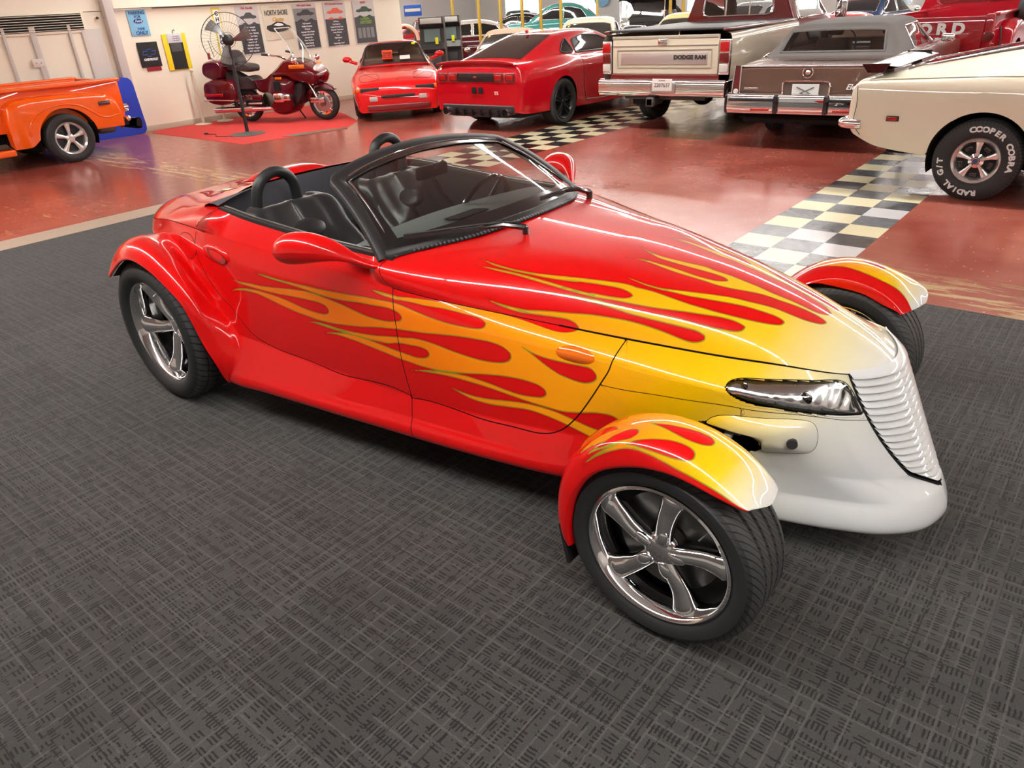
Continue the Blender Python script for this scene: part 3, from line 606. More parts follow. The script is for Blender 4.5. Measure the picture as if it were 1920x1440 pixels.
def build_shell(root):
    uu = np.unique(np.concatenate([np.linspace(0, 1.62, 330), np.linspace(1.62, 2.9, 170), np.linspace(2.9, 4.12, 90)]))
    vv = np.unique(np.concatenate([np.linspace(0, .5, 78), np.linspace(.5, .72, 26), np.linspace(.72, 1.25, 86), np.linspace(1.25, 1.5, 26)]))
    G = PNET.eval(uu, vv); n, m = G.shape[:2]
    W = np.concatenate([np.zeros((n, 1)), np.cumsum(np.linalg.norm(np.diff(G, axis=1), axis=2), axis=1)], 1)
    wt = np.interp(uu, [1.62, 1.74, 2.74, 2.9], [0, 1, 1, 0])[:, None, None]; wt = wt*wt*(3-2*wt)
    G = G*(1-wt)+PNET2.eval(uu, vv)*wt
    NN = np.cross(np.gradient(G, axis=1), np.gradient(G, axis=0)); NN /= np.linalg.norm(NN, axis=2, keepdims=True)+1e-12
    if NN[100, 5, 2] < 0: NN = -NN
    X = G[..., 0].ravel(); Wf = W.ravel(); U = np.repeat(uu, m); Vv = np.tile(vv, n)
    P = outline(FLAME+[(-.2, 1.0), (0, 1.3), (1., 1.7), (1., -.3), (.1469, -.3)])
    T = outline(TEAR, 100)
    near = (X > -2.75) & (U < 3)
    sdf = np.full(X.shape, .5)
    xn, wn = X[near], Wf[near]
    d = seg_dist(xn, wn, P); ins = inside(xn, wn, P); s = np.where(ins, -d, d)
    dt = seg_dist(xn, wn, T); it = inside(xn, wn, T); s2 = np.where(it, dt, -dt)
    s = np.where(ins, np.maximum(s, s2), s); sdf[near] = s
    # shut lines: signed distances, so the line stays crisp between vertices
    gap = np.full(X.shape, .5)
    def near_line(g):
        k = np.abs(g) < np.abs(gap); gap[k] = g[k]
    def thin(g, by): return np.sign(g)*np.maximum(np.abs(g)+by, 0)
    icut = int(np.argmin(np.abs(vv-V_CUT))); iu = int(np.argmin(np.abs(uu-U_COWL)))
    dcut = W-W[:, icut:icut+1]; dcut = np.where(((uu < U_COWL) | (uu > U_REAR))[:, None], dcut, .5)
    dcut[uu < 1.05] *= .5
    near_line(dcut.ravel())
    arc = np.concatenate([np.zeros((1, m)), np.cumsum(np.linalg.norm(np.diff(G, axis=0), axis=2), axis=0)], 0)
    du = arc-arc[iu:iu+1]; du[:, vv < V_BELT-.01] = .5; near_line(du.ravel())
    side = (Vv > V_BELT) & near
    for S, by in ((SEAM_FRONT, 1.), (SEAM_DOOR, 1.), (SEAM_NOSE, 1.6), (SEAM_DROP, 1.6)):
        L = smooth_line(S, len(S)*5) if len(S) > 3 else np.array(S)
        g = np.full(X.shape, .5); g[side] = signed_line(X[side], Wf[side], L); near_line(g*by)
    for S, by in ((FUEL, 1.3), (LAMP, 1.3), (PAD, 1.3)):
        L = smooth_line(S, len(S)*5, closed=True); g = np.full(X.shape, .5); q = side if S is not FUEL else ((U > 2.7) & (Vv > V_BELT))
        g[q] = seg_dist(X[q], Wf[q], L)*np.where(inside(X[q], Wf[q], L), -1, 1); near_line(g*by)
    idx = np.arange(n*m).reshape(n, m)
    fc = np.stack([idx[:-1, :-1], idx[:-1, 1:], idx[1:, 1:], idx[1:, :-1]], -1).reshape(-1, 4)
    uc = (uu[:-1, None]+uu[1:, None]).repeat(m-1, 1).ravel()/2; vc = np.tile((vv[:-1]+vv[1:])/2, n-1)
    xc = G[:-1, :-1, 0].ravel(); wc = W[:-1, :-1].ravel()
    seam_poly = SEAM_DOOR+[(-1.2, 1.31), (-1.2, .3), (-2.4, .3)]
    indoor = inside(xc, wc, np.array(SEAM_DOOR+[(-1.223, 1.3), (-.9, 1.3), (-.9, -.1), (-2.47, -.1)]))
    front = inside(xc, wc, np.array(SEAM_FRONT+[(-2.0, 1.3), (-2.0, .3), (-.394, .3)]))
    hole = inside(xc, wc, np.array(HOLE)) & (vc > V_CUT) & (uc < 1.0)
    lamp = inside(xc, wc, smooth_line(LAMP, 90, True)) & (uc < 1.0)
    top = vc < V_CUT
    keep = ~((uc > U_COWL) & (uc < U_REAR) & (vc < V_BELT)) & ~hole & ~lamp
    C = {}
    C['hood'] = top & (uc < U_COWL)
    C['rear_deck'] = top & (uc > U_REAR) & keep
    C['door'] = keep & (uc > U_COWL) & (uc < 3.0) & indoor & (vc > V_BELT) & (vc < 1.37)
    C['side_panel'] = keep & ~top & (uc < U_COWL) & front & (vc < V_FOOT+.02)
    C['rocker_panel'] = keep & ~top & ~C['door'] & ~C['side_panel'] & (vc > V_FOOT-.03) & (uc > .95) & (uc < 3.0)
    C['nose_panel'] = keep & ~top & (uc < 1.35) & ~C['side_panel'] & ~C['rocker_panel']
    used = np.zeros(len(uc), bool)
    for k in C: used |= C[k]
    C['quarter_panel'] = keep & ~used & ~(top & (uc < U_REAR))
    m_ = flame_paint(); out = {}
    Gf = G.reshape(-1, 3); Nf = NN.reshape(-1, 3)
    def emit(name, mask, sides, label=None):
        Vs, Fs, Ns, A1, A2 = [], [], [], [], []; base = 0
        for sgn in sides:
            f = fc[mask]; ids, inv = np.unique(f, return_inverse=True); f = inv.reshape(-1, 4)+base
            v = Gf[ids].copy(); q = Nf[ids].copy()
            if sgn > 0: v[:, 1] *= -1; q[:, 1] *= -1; f = f[:, ::-1]
            Vs.append(v); Ns.append(q); Fs.append(f); A1.append(sdf[ids]); A2.append(gap[ids]); base += len(ids)
        V = np.concatenate(Vs); F = np.concatenate(Fs); N = np.concatenate(Ns)
        # winding must agree with the normals
        fn = np.cross(V[F[:, 1]]-V[F[:, 0]], V[F[:, 3]]-V[F[:, 0]]); bad = (fn*N[F[:, 0]]).sum(1).sum() < 0
        if bad: F = F[:, ::-1]
        me = bpy.data.meshes.new(name); me.vertices.add(len(V)); me.vertices.foreach_set('co', V.ravel())
        me.loops.add(F.size); me.loops.foreach_set('vertex_index', F.ravel().astype(np.int32))
        me.polygons.add(len(F)); me.polygons.foreach_set('loop_start', np.arange(0, F.size, 4, dtype=np.int32))
        me.polygons.foreach_set('use_smooth', np.ones(len(F), bool)); me.update(calc_edges=True)
        for nm, d_ in (('sdf', A1), ('gap', A2)):
            a = me.attributes.new(nm, 'FLOAT', 'POINT'); a.data.foreach_set('value', np.concatenate(d_).astype(np.float32))
        me.normals_split_custom_set_from_vertices(N.tolist())
        me.materials.append(m_)
        o = bpy.data.objects.new(name, me); link(o, root)
        if label: o['label'] = label
        return o
    out['hood'] = emit('hood', C['hood'], (-1, 1))
    out['deck'] = emit('rear_deck', C['rear_deck'], (-1, 1))
    for sgn in (-1, 1):
        for k in ('door', 'side_panel', 'rocker_panel', 'nose_panel', 'quarter_panel'):
            out[k+str(sgn)] = emit(k, C[k], (sgn,))
    return out, (uu, vv, G, W, NN)
def on_body(S, x, w, off=0.0, side=-1):
    """point of the shell for flattened coordinates (x, w); returns point and normal"""
    uu, vv, G, W, NN = S
    d = (G[..., 0]-x)**2+(W-w)**2; i, j = np.unravel_index(np.argmin(d), d.shape)
    i0, i1, j0, j1 = max(i-2, 0), min(i+3, len(uu)), max(j-2, 0), min(j+3, len(vv))
    A = np.c_[(G[i0:i1, j0:j1, 0]-x).ravel(), (W[i0:i1, j0:j1]-w).ravel(), np.ones((i1-i0)*(j1-j0))]
    p = np.linalg.lstsq(A, G[i0:i1, j0:j1].reshape(-1, 3), rcond=None)[0][2]; nn = NN[i, j]
    p = p+nn*off
    if side > 0: p = p*[1, -1, 1]; nn = nn*[1, -1, 1]
    return Vector(p), Vector(nn)
def dome(S, poly, height, side=-1, rings=7, base=0.001, power=2.0, n=60):
    """a lens or pad bulging out of the shell over a traced outline"""
    L = smooth_line(poly, n, closed=True); c = L.mean(0); b = B(); V = []
    for r in range(rings+1):
        t = 1-r/rings
        for q in L:
            xy = c+(q-c)*t; h = base+height*(1-t**power)
            V.append(on_body(S, xy[0], xy[1], h, side)[0])
    F = [(r*n+k, r*n+(k+1) % n, (r+1)*n+(k+1) % n, (r+1)*n+k) for r in range(rings) for k in range(n)]
    if side < 0: F = [f[::-1] for f in F]
    b.add(V, F); return b
def arcgrid(rows, n, m, closed=False):
    """smooth grid through rows of 3-D points"""
    A = np.asarray(rows, float); a = np.linspace(0, A.shape[0]-1, n); b = np.linspace(0, A.shape[1]-1, m)
    R = makima(np.arange(A.shape[0]), A.reshape(A.shape[0], -1), a).reshape(n, A.shape[1], 3)
    R = makima(np.arange(A.shape[1]), R.transpose(1, 0, 2).reshape(A.shape[1], -1), b).reshape(m, n, 3).transpose(1, 0, 2)
    return R
def set_attr(o, name, vals):
    a = o.data.attributes.new(name, 'FLOAT', 'POINT'); a.data.foreach_set('value', np.asarray(vals, np.float32))
LIP = [(-3.185,-.935,.641),(-3.083,-.935,.707),(-2.979,-.935,.762),(-2.894,-.935,.783),(-2.804,-.935,.781),(-2.674,-.935,.746),(-2.561,-.935,.69),(-2.469,-.93,.623),(-2.431,-.92,.52),(-2.396,-.91,.415),(-2.369,-.89,.321),(-2.377,-.865,.233),(-2.37,-.85,.21)]
ROOT = [(-3.27,-.52,.68),(-3.18,-.58,.78),(-3.06,-.645,.825),(-2.97,-.675,.83),(-2.883,-.69,.80),(-2.769,-.71,.761),(-2.654,-.725,.684),(-2.523,-.735,.617),(-2.43,-.745,.545),(-2.345,-.765,.482),(-2.30,-.785,.41),(-2.29,-.80,.345),(-2.30,-.83,.285)]
CROWN = [(-3.235,-.885,.675),(-3.15,-.885,.755),(-3.03,-.888,.815),(-2.93,-.89,.84),(-2.80,-.89,.84),(-2.655,-.89,.792),(-2.535,-.89,.725),(-2.435,-.89,.65),(-2.395,-.885,.54),(-2.37,-.86,.455),(-2.345,-.855,.37),(-2.335,-.855,.30),(-2.35,-.852,.25)]
MID = [(-3.275,-.76,.70),(-3.19,-.77,.785),(-3.06,-.79,.84),(-2.95,-.80,.856),(-2.83,-.805,.848),(-2.70,-.81,.79),(-2.58,-.815,.715),(-2.47,-.82,.645),(-2.40,-.825,.55),(-2.345,-.80,.47),(-2.315,-.815,.39),(-2.31,-.83,.325),(-2.33,-.845,.275)]
def rear_fender(root, side):
    rows = []
    for l, r, c, mm in zip(LIP, ROOT, CROWN, MID):
        l = np.array(l); inn = l+[0, .02, -.004]
        r = np.array(r); rows.append([r+[0, .16, .0], r+[0, .05, .0], r, mm, c, l, inn])
    G = arcgrid(rows, 110, 56)
    for _ in range(60):      # fair the flare lengthways, the lip stays put
        k = np.clip(np.abs(np.arange(56)-44)/16., 0, 1)[None, :, None]*.5; L_ = G.copy(); L_[1:-1] = (G[:-2]+G[2:])/2; G = G+(L_-G)*k
    if side > 0: G = G*[1, -1, 1]
    b = B().grid(G); o = b.obj('rear_fender', RED, root, angle=70)
    # inner wheel arch
    R = []
    for l, rt in zip(LIP[:-2], ROOT):
        th = math.atan2(l[2]-.379, l[0]+2.878); rr = math.hypot(l[2]-.379, l[0]+2.878)-.008; ri = min(rr, math.hypot(rt[2]-.379, rt[0]+2.878), .43)-.02
        R.append([(-2.878+r_*math.cos(th), y_*(-1 if side < 0 else 1), .379+r_*math.sin(th)) for y_, r_ in ((.915, rr), (.80, ri), (.60, min(ri, .40)))])
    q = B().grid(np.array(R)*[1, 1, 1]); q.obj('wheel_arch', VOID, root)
FF_FLAME = [(.20,.0300),(.3325,.0319),(.42,.0416),(.473,.0436),(.528,.0458),(.584,.0555),(.64,.0694),(.708,.0796),(.771,.0727),(.832,.0658),(.9,.0572),(.805,.0764),(.735,.0895),(.86,.0795),(.80,.0990),(.80,.104),(.90,.095),(.82,.135),(.766,.152),(.78,.172),(.88,.190),(.77,.215),(.80,.262),(.70,.268),(.5,.262),(.4,.245),(.33,.238),(.20,.236)]
FF_TEARS = [[(.7101,.0915),(.673,.1061),(.6381,.1153),(.5911,.1233),(.544,.1211),(.5191,.1077),(.5155,.0869),(.5334,.0752),(.5706,.0711),(.6165,.0756),(.6645,.0832)],
 [(.68,.1800),(.634,.1851),(.5982,.1868),(.5545,.1912),(.5167,.1913),(.5001,.1784),(.5011,.1583),(.5273,.1437),(.5642,.1433),(.601,.1537),(.6403,.1691)],
 [(.8396,.0866),(.7905,.1021),(.754,.13),(.7252,.1481),(.6986,.1477),(.6879,.1286),(.705,.1077),(.7457,.0978),(.7951,.0874)]]
def front_fender(root, side, steer=0.0):
    """cycle fender round the front wheel; theta runs from the front tip to the rear tip"""
    th = [43, 50, 62, 78, 94, 110, 127, 145, 165, 184, 198]
    rlo = [.386, .378, .350, .334, .323, .315, .312, .305, .300, .305, .318]
    rcr = [.392, .388, .366, .354, .364, .368, .360, .345, .330, .330, .332]
    rtop = [.392, .396, .399, .402, .404, .402, .396, .388, .376, .366, .360]
    rin = [.350, .352, .357, .360, .362, .362, .360, .355, .350, .345, .340]
    yo = [-.925, -.938, -.945, -.945, -.945, -.945, -.945, -.945, -.942, -.935, -.92]
    rows = []
    for t, a, b_, c, d, y in zip(th, rlo, rcr, rtop, rin, yo):
        tip = 1.0 if t == 43 else 0
        def P(r, yy, dt=0): q = math.radians(t+dt); return (r*math.cos(q), yy, .317+r*math.sin(q))
        rows.append([P(a-.012, y+.022, tip*5), P(a, y, tip*4.5), P(b_, y+.006, tip*4), P((b_+c)/2+.006, y+.035, tip*2), P(c, -.84, -tip*.5), P(c-.006, -.77, tip*.5), P(d+.003, -.715, tip*2.5), P(d-.012, -.700, tip*3.5), P(d-.045 if 55 < t < 110 else d-.02, -.697, tip*4)])
    G = arcgrid(rows, 150, 90)
    for _ in range(25): G[1:-1] = G[1:-1]*.5+(G[:-2]+G[2:])*.25
    V = G.reshape(-1, 3).copy()
    # flattened coordinates for the painted flames: angle and distance across
    s = np.concatenate([np.zeros((150, 1)), np.cumsum(np.linalg.norm(np.diff(G, axis=1), axis=2), axis=1)], 1)
    ang = (np.arctan2(G[..., 2]-.317, G[..., 0]) % (2*math.pi))*.39
    if side > 0: G = G*[1, -1, 1]
    b = B().grid(G); o = b.obj('front_fender', flame_paint('flame_paint_fender', True), root, angle=75)
    X, Y = ang.ravel(), s.ravel(); sd = np.full(X.shape, .5)
    P = outline(FF_FLAME, 75); d = seg_dist(X, Y, P); ins = inside(X, Y, P); sd = np.where(ins, -d, d)
    for T in FF_TEARS:
        T = outline(T, 100); dt = seg_dist(X, Y, T); it = inside(X, Y, T); sd = np.where(ins, np.maximum(sd, np.where(it, dt, -dt)), sd)
    set_attr(o, 'sdf', sd); set_attr(o, 'gap', np.full(X.shape, .5))
    set_attr(o, 'along', np.interp(-X, [-.70, -.62, -.45, -.36, -.2], [-.6, -.8, -.8, -.4, .6]) if False else np.interp(X, [.29, .33, .40, .47, .60, .75, 1.1], [.5, .30, .13, -.1, -.5, -1.2, -2.0]))
    return o

def lamp_reflector():
    m = mat('lamp_reflector', (.92, .93, .94), .12, 1.0); n = NT(m); w_ = n.new('ShaderNodeTexWave'); w_.inputs['Scale'].default_value = 9; w_.inputs['Distortion'].default_value = 2.5; n.link(n.coord('Object'), w_.inputs['Vector'])
    n.bump(w_.outputs['Fac'], .3, .008); return m
def ribbon(b, pts, up, w, t):
    """flat bar along pts: up vector, width w across, thickness t"""
    pts = [Vector(p) for p in pts]; V = []; up = Vector(up)
    for i, p in enumerate(pts):
        d = (pts[min(i+1, len(pts)-1)]-pts[max(i-1, 0)]).normalized(); s_ = d.cross(up).normalized(); n = s_.cross(d)
        V += [p+s_*w/2+n*t/2, p-s_*w/2+n*t/2, p-s_*w/2-n*t/2, p+s_*w/2-n*t/2]
    N = len(pts); F = [(i*4+k, i*4+(k+1) % 4, i*4+4+(k+1) % 4, i*4+4+k) for i in range(N-1) for k in range(4)]
    F += [(3, 2, 1, 0), (N*4-4, N*4-3, N*4-2, N*4-1)]
    return b.add(V, F)
def seat(root, y):
    L = LEATHER
    s = bpy.data.objects.new('bucket_seat', None); link(s, root); s.location = (0, y, 0)
    # cushion
    g = []
    for x, z, w, bo in [(-1.60, .46, .20, .0), (-1.57, .56, .22, .0), (-1.66, .60, .24, .02), (-1.85, .585, .24, .04), (-2.05, .56, .22, .04)]:
        g.append([(x, yy*w/.24*1.0, z+(.055 if abs(yy) > .17 else 0)-(.02 if yy == 0 else 0)) for yy in (-.24, -.19, -.13, 0, .13, .19, .24)])
    G = arcgrid(g, 24, 30); B().grid(G).obj('seat_cushion', L, s, solid=.05)
    # backrest: hourglass back with side bolsters and a shoulder panel
    g = []
    for x, z, w in [(-2.03, .56, .19), (-2.10, .66, .235), (-2.17, .76, .25), (-2.235, .85, .235), (-2.285, .92, .235), (-2.325, .965, .21), (-2.36, .972, .17), (-2.40, .95, .15)]:
        k = w/.24; bol = .055 if z < .84 else .015
        g.append([(x+b_, yy*k, z) for yy, b_ in ((-.24, -.07), (-.235, bol*.6), (-.20, bol), (-.15, bol*.5), (-.10, .012), (-.02, .0), (0, -.012), (.02, .0), (.10, .012), (.15, bol*.5), (.20, bol), (.235, bol*.6), (.24, -.07))])
    G = arcgrid(g, 50, 60); B().grid(G).obj('backrest', L, s, solid=.03)
    hp = B().sphere((0, 0, 0), 1, 28, 16, (.022, .105, .055)); Rm = Matrix.Rotation(-math.radians(36), 3, 'Y'); hp.V = [tuple(Vector((-2.228, 0, .862))+Rm @ Vector(q)) for q in hp.V]; hp.obj('headrest_pad', L, s, angle=80)
    # bolster welt lines
    wl = B(); wl.tube([(-2.05, 0, .60), (-2.12, 0, .70), (-2.18, 0, .79)], .004, 6); wl.obj('piping', BLACK, s)
    sh = B().box((-2.30, 0, .72), (.06, .40, .46), .03, M=Matrix.Rotation(math.radians(-22), 3, 'Y')); sh.obj('seat_shell', BLACK, s)
    return s
def build_prowler():
    root = empty('roadster', 'red open roadster with orange and yellow flames, white nose and cycle fenders', 'car', (PROWLER[0], PROWLER[1], 0), PROWLER[2])
    parts, S = build_shell(root)
    for side in (-1, 1):
        rear_fender(root, side); front_fender(root, side)
        fl = B(); q = math.radians(188)
        fl.prism([(-.335, side*.93, .30), (-.335, side*.72, .30), (-.325, side*.72, .13), (-.325, side*.905, .13)], (.012, 0, 0)); fl.obj('mud_flap', RUBBER, root)
    # wheels: pivot at the hub centre
    for side in (-1, 1):
        spun_wheel('front_wheel', (0, side*.812, .318), .3155, .2320, .225, .812-.812+.100, 6, side=side, parent=root)
        spun_wheel('rear_wheel', (-2.878, side*.775, .379), .3765, .2690, .295, .118, 41, side=side, parent=root, tread_kind='wide', dish=.065)
    # headlights
    for side in (-1, 1):
        uu, vv, G, W, NN = S
        h = dome(S, LAMP, .010, side, base=-.014, power=3); h.obj('headlight_reflector', lamp_reflector(), root, angle=80)
        g = dome(S, LAMP, .010, side, base=.001, power=3); g.obj('headlight_lens', sheet_glass('clear_lens', (.97, .98, .98)), root, angle=80)
        for (x, w) in ((.19, .40), (.02, .455)):
            p, nn = on_body(S, x, w, -.004, side); B().sphere(tuple(p), .024 if x > .1 else .014, 20, 12, (.8, .35, 1)).obj('bulb_cap', CHROME, root)
        p, nn = on_body(S, -.528, .663, 0, side)
        dome(S, MARKER, .012, side, base=.0015, power=2.2).obj('side_marker', mat('amber_lens', rgb(235, 110, 10), .12, 0, 1.0), root, angle=80, label='amber oval side marker')
        # door pull
        hd = dome(S, HANDLE, .010, side, base=.001, power=8); hd.obj('door_handle', RED, parts['door%d' % side], angle=60)
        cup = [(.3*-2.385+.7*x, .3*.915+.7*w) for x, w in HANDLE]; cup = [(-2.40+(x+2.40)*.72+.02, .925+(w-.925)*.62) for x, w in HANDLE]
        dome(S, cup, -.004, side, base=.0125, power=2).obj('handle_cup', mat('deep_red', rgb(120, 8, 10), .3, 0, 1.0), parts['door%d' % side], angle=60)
        # fuel flap seam is drawn in the panel; bumper pod
        pod = [q for q in PAD]
        dm = dome(S, pod, .030, side, rings=10, base=.0012, power=2.6, n=80)
        dm.obj('bumper_pod', flame_paint(), root, angle=80)
        o = [c for c in root.children if c.name.startswith('bumper_pod')][-1]
        set_attr(o, 'sdf', np.full(len(o.data.vertices), -.5)); set_attr(o, 'gap', np.full(len(o.data.vertices), .5))
        p, nn = on_body(S, .175, .575, .033, side)
        B().cyl(p-nn*.01, p+nn*.004, .017, n=24).obj('tow_cap', mat('dark_mesh', (.03, .03, .03), .6), root)
        # suspension seen through the opening
        y = side
        dk = B()
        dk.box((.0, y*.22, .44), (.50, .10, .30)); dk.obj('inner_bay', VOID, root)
        su = B()
        su.tube([(-.02, y*.30, .50), (.0, y*.50, .46), (.01, y*.70, .42)], [.016, .014, .013], 12)
        su.tube([(-.16, y*.30, .49), (-.05, y*.55, .45), (.0, y*.70, .42)], [.014, .013, .012], 12)
        su.box((.0, y*.36, .50), (.05, .06, .075), .012); su.box((.045, y*.345, .49), (.028, .05, .06), .010)
        su.cyl((.005, y*.34, .50), (.06, y*.34, .50), .017, n=16)
        su.obj('suspension_arm', mat('cast_alloy', (.32, .31, .30), .4, .3), root)
    # grille: louvres between the two nose panels
    E = PNET.eval(np.array([0.0]), np.linspace(.72, 1.369, 90))[0]         # the slanted edge, right side
    E = E[:, :]; zt, zb = E[0, 2], E[-1, 2]
    lv = 17
    vo = B(); rows = []
    for k in range(24):
        t = k/23; z = zt-.005+(zb-zt+.008)*t; e = [np.interp(-z, -E[:, 2], E[:, c]) for c in range(3)]
        cx = np.interp(z, [.262, .33, .49, .655], [.560, .522, .450, .378])
        rows.append([(e[0]-.012, s_*abs(e[1]), z) if abs(s_) == 1 else (e[0]+(cx-e[0])*(1-s_*s_)-.028, s_*abs(e[1]), z) for s_ in (-1, -.6, 0, .6, 1)])
    vo.grid(np.array(rows)); vo.obj('grille_void', VOID, root)
    for k in range(lv):
        t = (k+.12)/lv; z = zt-.004+(zb+.030-zt)*t; h = (zt-zb-.03)/lv
        def edge(z):
            e = [np.interp(-z, -E[:, 2], E[:, c]) for c in range(3)]
            cx = np.interp(z, [.262, .33, .49, .655, .70], [.572, .537, .465, .392, .372]); return e, cx
        R = []
        for dz, out in ((0.0, -.016), (-.08*h, -.008), (-.45*h, .001), (-.84*h, .010), (-.92*h, .0095), (-.95*h, -.016)):
            e, cx = edge(z+dz); r = []
            for s_ in np.linspace(-1, 1, 25):
                prof = (1-abs(s_)**2.0)
                x = e[0]+(cx-e[0])*prof+out*(1 if abs(s_) < .97 else .4); zz = z+dz+.000+(.012*(abs(s_)**2))*1.0
                r.append((x, s_*abs(e[1])*.985, zz))
            R.append(r)
        B().grid(np.array(R)).obj('grille_louvre', NOSE_WHITE, root, angle=50)
    for s_ in (1, -1): B().tube(E[::3]*[1, s_, 1]+[.002, 0, .0], .003, 6).obj('grille_seam', VOID, root)
    # windscreen frame
    fb = smooth_line([(-1.345, -.628, .945), (-1.21, -.45, .968), (-1.125, -.22, .985), (-1.10, 0, .99), (-1.125, .22, .985), (-1.21, .45, .968), (-1.345, .628, .945)], 41)
    ft = smooth_line([(-1.705, -.520, 1.172), (-1.745, -.34, 1.205), (-1.765, -.16, 1.222), (-1.77, 0, 1.228), (-1.765, .16, 1.222), (-1.745, .34, 1.205), (-1.705, .520, 1.172)], 41)
    def fr(s_, t):     # s across 0..1, t up 0..1, with a gentle outward bow
        a = np.array([np.interp(s_, np.linspace(0, 1, 41), fb[:, c]) for c in range(3)]); b_ = np.array([np.interp(s_, np.linspace(0, 1, 41), ft[:, c]) for c in range(3)])
        p = a*(1-t)+b_*t; p = p+np.array([.55, 0, .83])*.035*4*t*(1-t)*.6; return p
    gl = np.array([[fr(s_, t) for s_ in np.linspace(.035, .965, 50)] for t in np.linspace(.03, .93, 24)])
    tg = sheet_glass('windscreen_tint', (.80, .88, .85))
    B().grid(gl).obj('windscreen', tg, root, angle=90)
    # black painted border of the glass
    def rim(s0, s1, t0, t1, off, n1=40, n2=6): return np.array([[fr(s_, t)+np.array([.5, 0, .85])*off for s_ in np.linspace(s0, s1, n1)] for t in np.linspace(t0, t1, n2)])
    bb = B(); bb.grid(rim(.03, .97, .0, .13, .004)); bb.grid(rim(.03, .97, .90, .96, .004)); bb.grid(rim(.0, .055, .0, .97, .004, 6, 30)); bb.grid(rim(.945, 1, .0, .97, .004, 6, 30))
    bb.obj('glass_border', BLACKGLOSS, root, angle=90)
    pts = [fr(0, t) for t in np.linspace(-.05, .96, 16)]+[fr(.0, 1.0)*.5+fr(.03, 1.0)*.5]+[fr(s_, 1.0) for s_ in np.linspace(.04, .96, 30)]+[fr(1, 1.0)*.5+fr(.97, 1.0)*.5]+[fr(1, t) for t in np.linspace(.96, -.05, 16)]
    fm = B()
    P3 = smooth_line(pts, 110)
    V = []; N = len(P3)
    for i, p in enumerate(P3):
        d = P3[min(i+1, N-1)]-P3[max(i-1, 0)]; d /= np.linalg.norm(d); nrm = np.array([.52, 0, .85]); nrm = nrm-d*nrm.dot(d); nrm /= np.linalg.norm(nrm); s_ = np.cross(d, nrm)
        # s_ points inward or outward, section is a rounded flat bar
        for (a, b_) in ((-.036, .002), (-.031, .010), (.0, .013), (.028, .010), (.036, .0), (.034, -.016), (.0, -.022), (-.034, -.014)):
            V.append(p+s_*a+nrm*b_)
    F = [(i*8+k, i*8+(k+1) % 8, i*8+8+(k+1) % 8, i*8+8+k) for i in range(N-1) for k in range(8)]+[tuple(range(7, -1, -1)), tuple(range(N*8-8, N*8))]
    fm.add(V, F).obj('windscreen_frame', mat('frame_satin', (.012, .012, .013), .5), root, angle=60)
    ch = B(); ch.tube([p*1.0+np.array([.016, (.034 if p[1] < 0 else -.034), .010]) for p in [fr(0, t) for t in np.linspace(0.02, .93, 14)]], .004, 6)
    ch.tube([p*1.0+np.array([.016, -.034, .010]) for p in [fr(1, t) for t in np.linspace(0.02, .93, 14)]], .004, 6)
    ch.tube([fr(s_, .955)+np.array([.012, 0, .012]) for s_ in np.linspace(.05, .95, 30)], .0025, 6)
    ch.obj('screen_trim', CHROME, root)
    # cowl: black panel between glass and bonnet with a serrated grille edge
    he = PNET.eval(np.array([U_COWL]), np.linspace(0, .5, 30))[0]; he = np.concatenate([he[::-1], he[1:]*[1, -1, 1]])
    he = smooth_line(he, 81); gb = np.array([fr(s_, .02) for s_ in np.linspace(0, 1, 81)])
    cg = np.array([he+[.012, 0, .0035], he*.72+gb*.28+[0, 0, .004], he*.35+gb*.65+[0, 0, .010], gb+[0, 0, .012], gb+[-.03, 0, -.03]])
    B().grid(arcgrid(cg, 20, 161)).obj('cowl_panel', BLACK, root, angle=60)
    tb = B()
    for k in range(6, 75):
        p = he[k]; q = he[k]*.82+gb[k]*.18
        if k % 1 == 0: tb.cyl((p[0]+.006, p[1], p[2]+.006), (q[0], q[1], q[2]+.008), .0045, .0045, n=6)
    tb.obj('cowl_teeth', mat('teeth_grey', (.09, .092, .095), .3), root)
    for (P_, Q_, R_) in (((-.985, -.205, .995), (-1.10, -.345, 1.012), (-1.285, -.575, 1.012)), ((-1.11, .44, .985), (-1.145, .30, 1.015), (-1.12, .08, 1.03))):
        wp = bpy.data.objects.new('wiper', None); link(wp, root)
        a = B().tube([P_, tuple((np.array(P_)*.5+np.array(Q_)*.5)+[0, 0, .012]), Q_], [.013, .011, .006], 8); a.cyl((P_[0], P_[1], P_[2]-.03), (P_[0], P_[1], P_[2]+.004), .014, n=16); a.obj('wiper_arm', BLACKGLOSS, wp)
        q0 = np.array(Q_); r0 = np.array(R_); st = q0+(q0-r0)*.55 if P_[1] < 0 else q0+(q0-r0)*.3
        bl = B(); ribbon(bl, [tuple(st), tuple(q0), tuple(r0)], (0, 0, 1), .007, .014); bl.tube([tuple(st+[0, 0, .008]), tuple(q0+[0, 0, .014]), tuple(r0+[0, 0, .008])], .004, 6); bl.obj('wiper_blade', RUBBER, wp)
    # door mirrors
    for s in (-1, 1):
        rows = []
        # body of the mirror: stations from the foot (front) to the rounded head (rear), teardrop
        for x, yc, z, ry, rz in [(-1.345, .680, .915, .004, .004), (-1.375, .695, .925, .014, .010), (-1.405, .728, .950, .022, .017), (-1.44, .772, .980, .040, .031), (-1.485, .815, 1.000, .058, .048), (-1.54, .842, 1.004, .068, .060), (-1.60, .856, .998, .069, .062), (-1.65, .862, .990, .055, .050), (-1.672, .862, .987, .030, .028)]:
            rows.append([(x, s*(yc+ry*math.cos(a)), z+rz*math.sin(a)) for a in np.linspace(0, 2*PI, 13)])
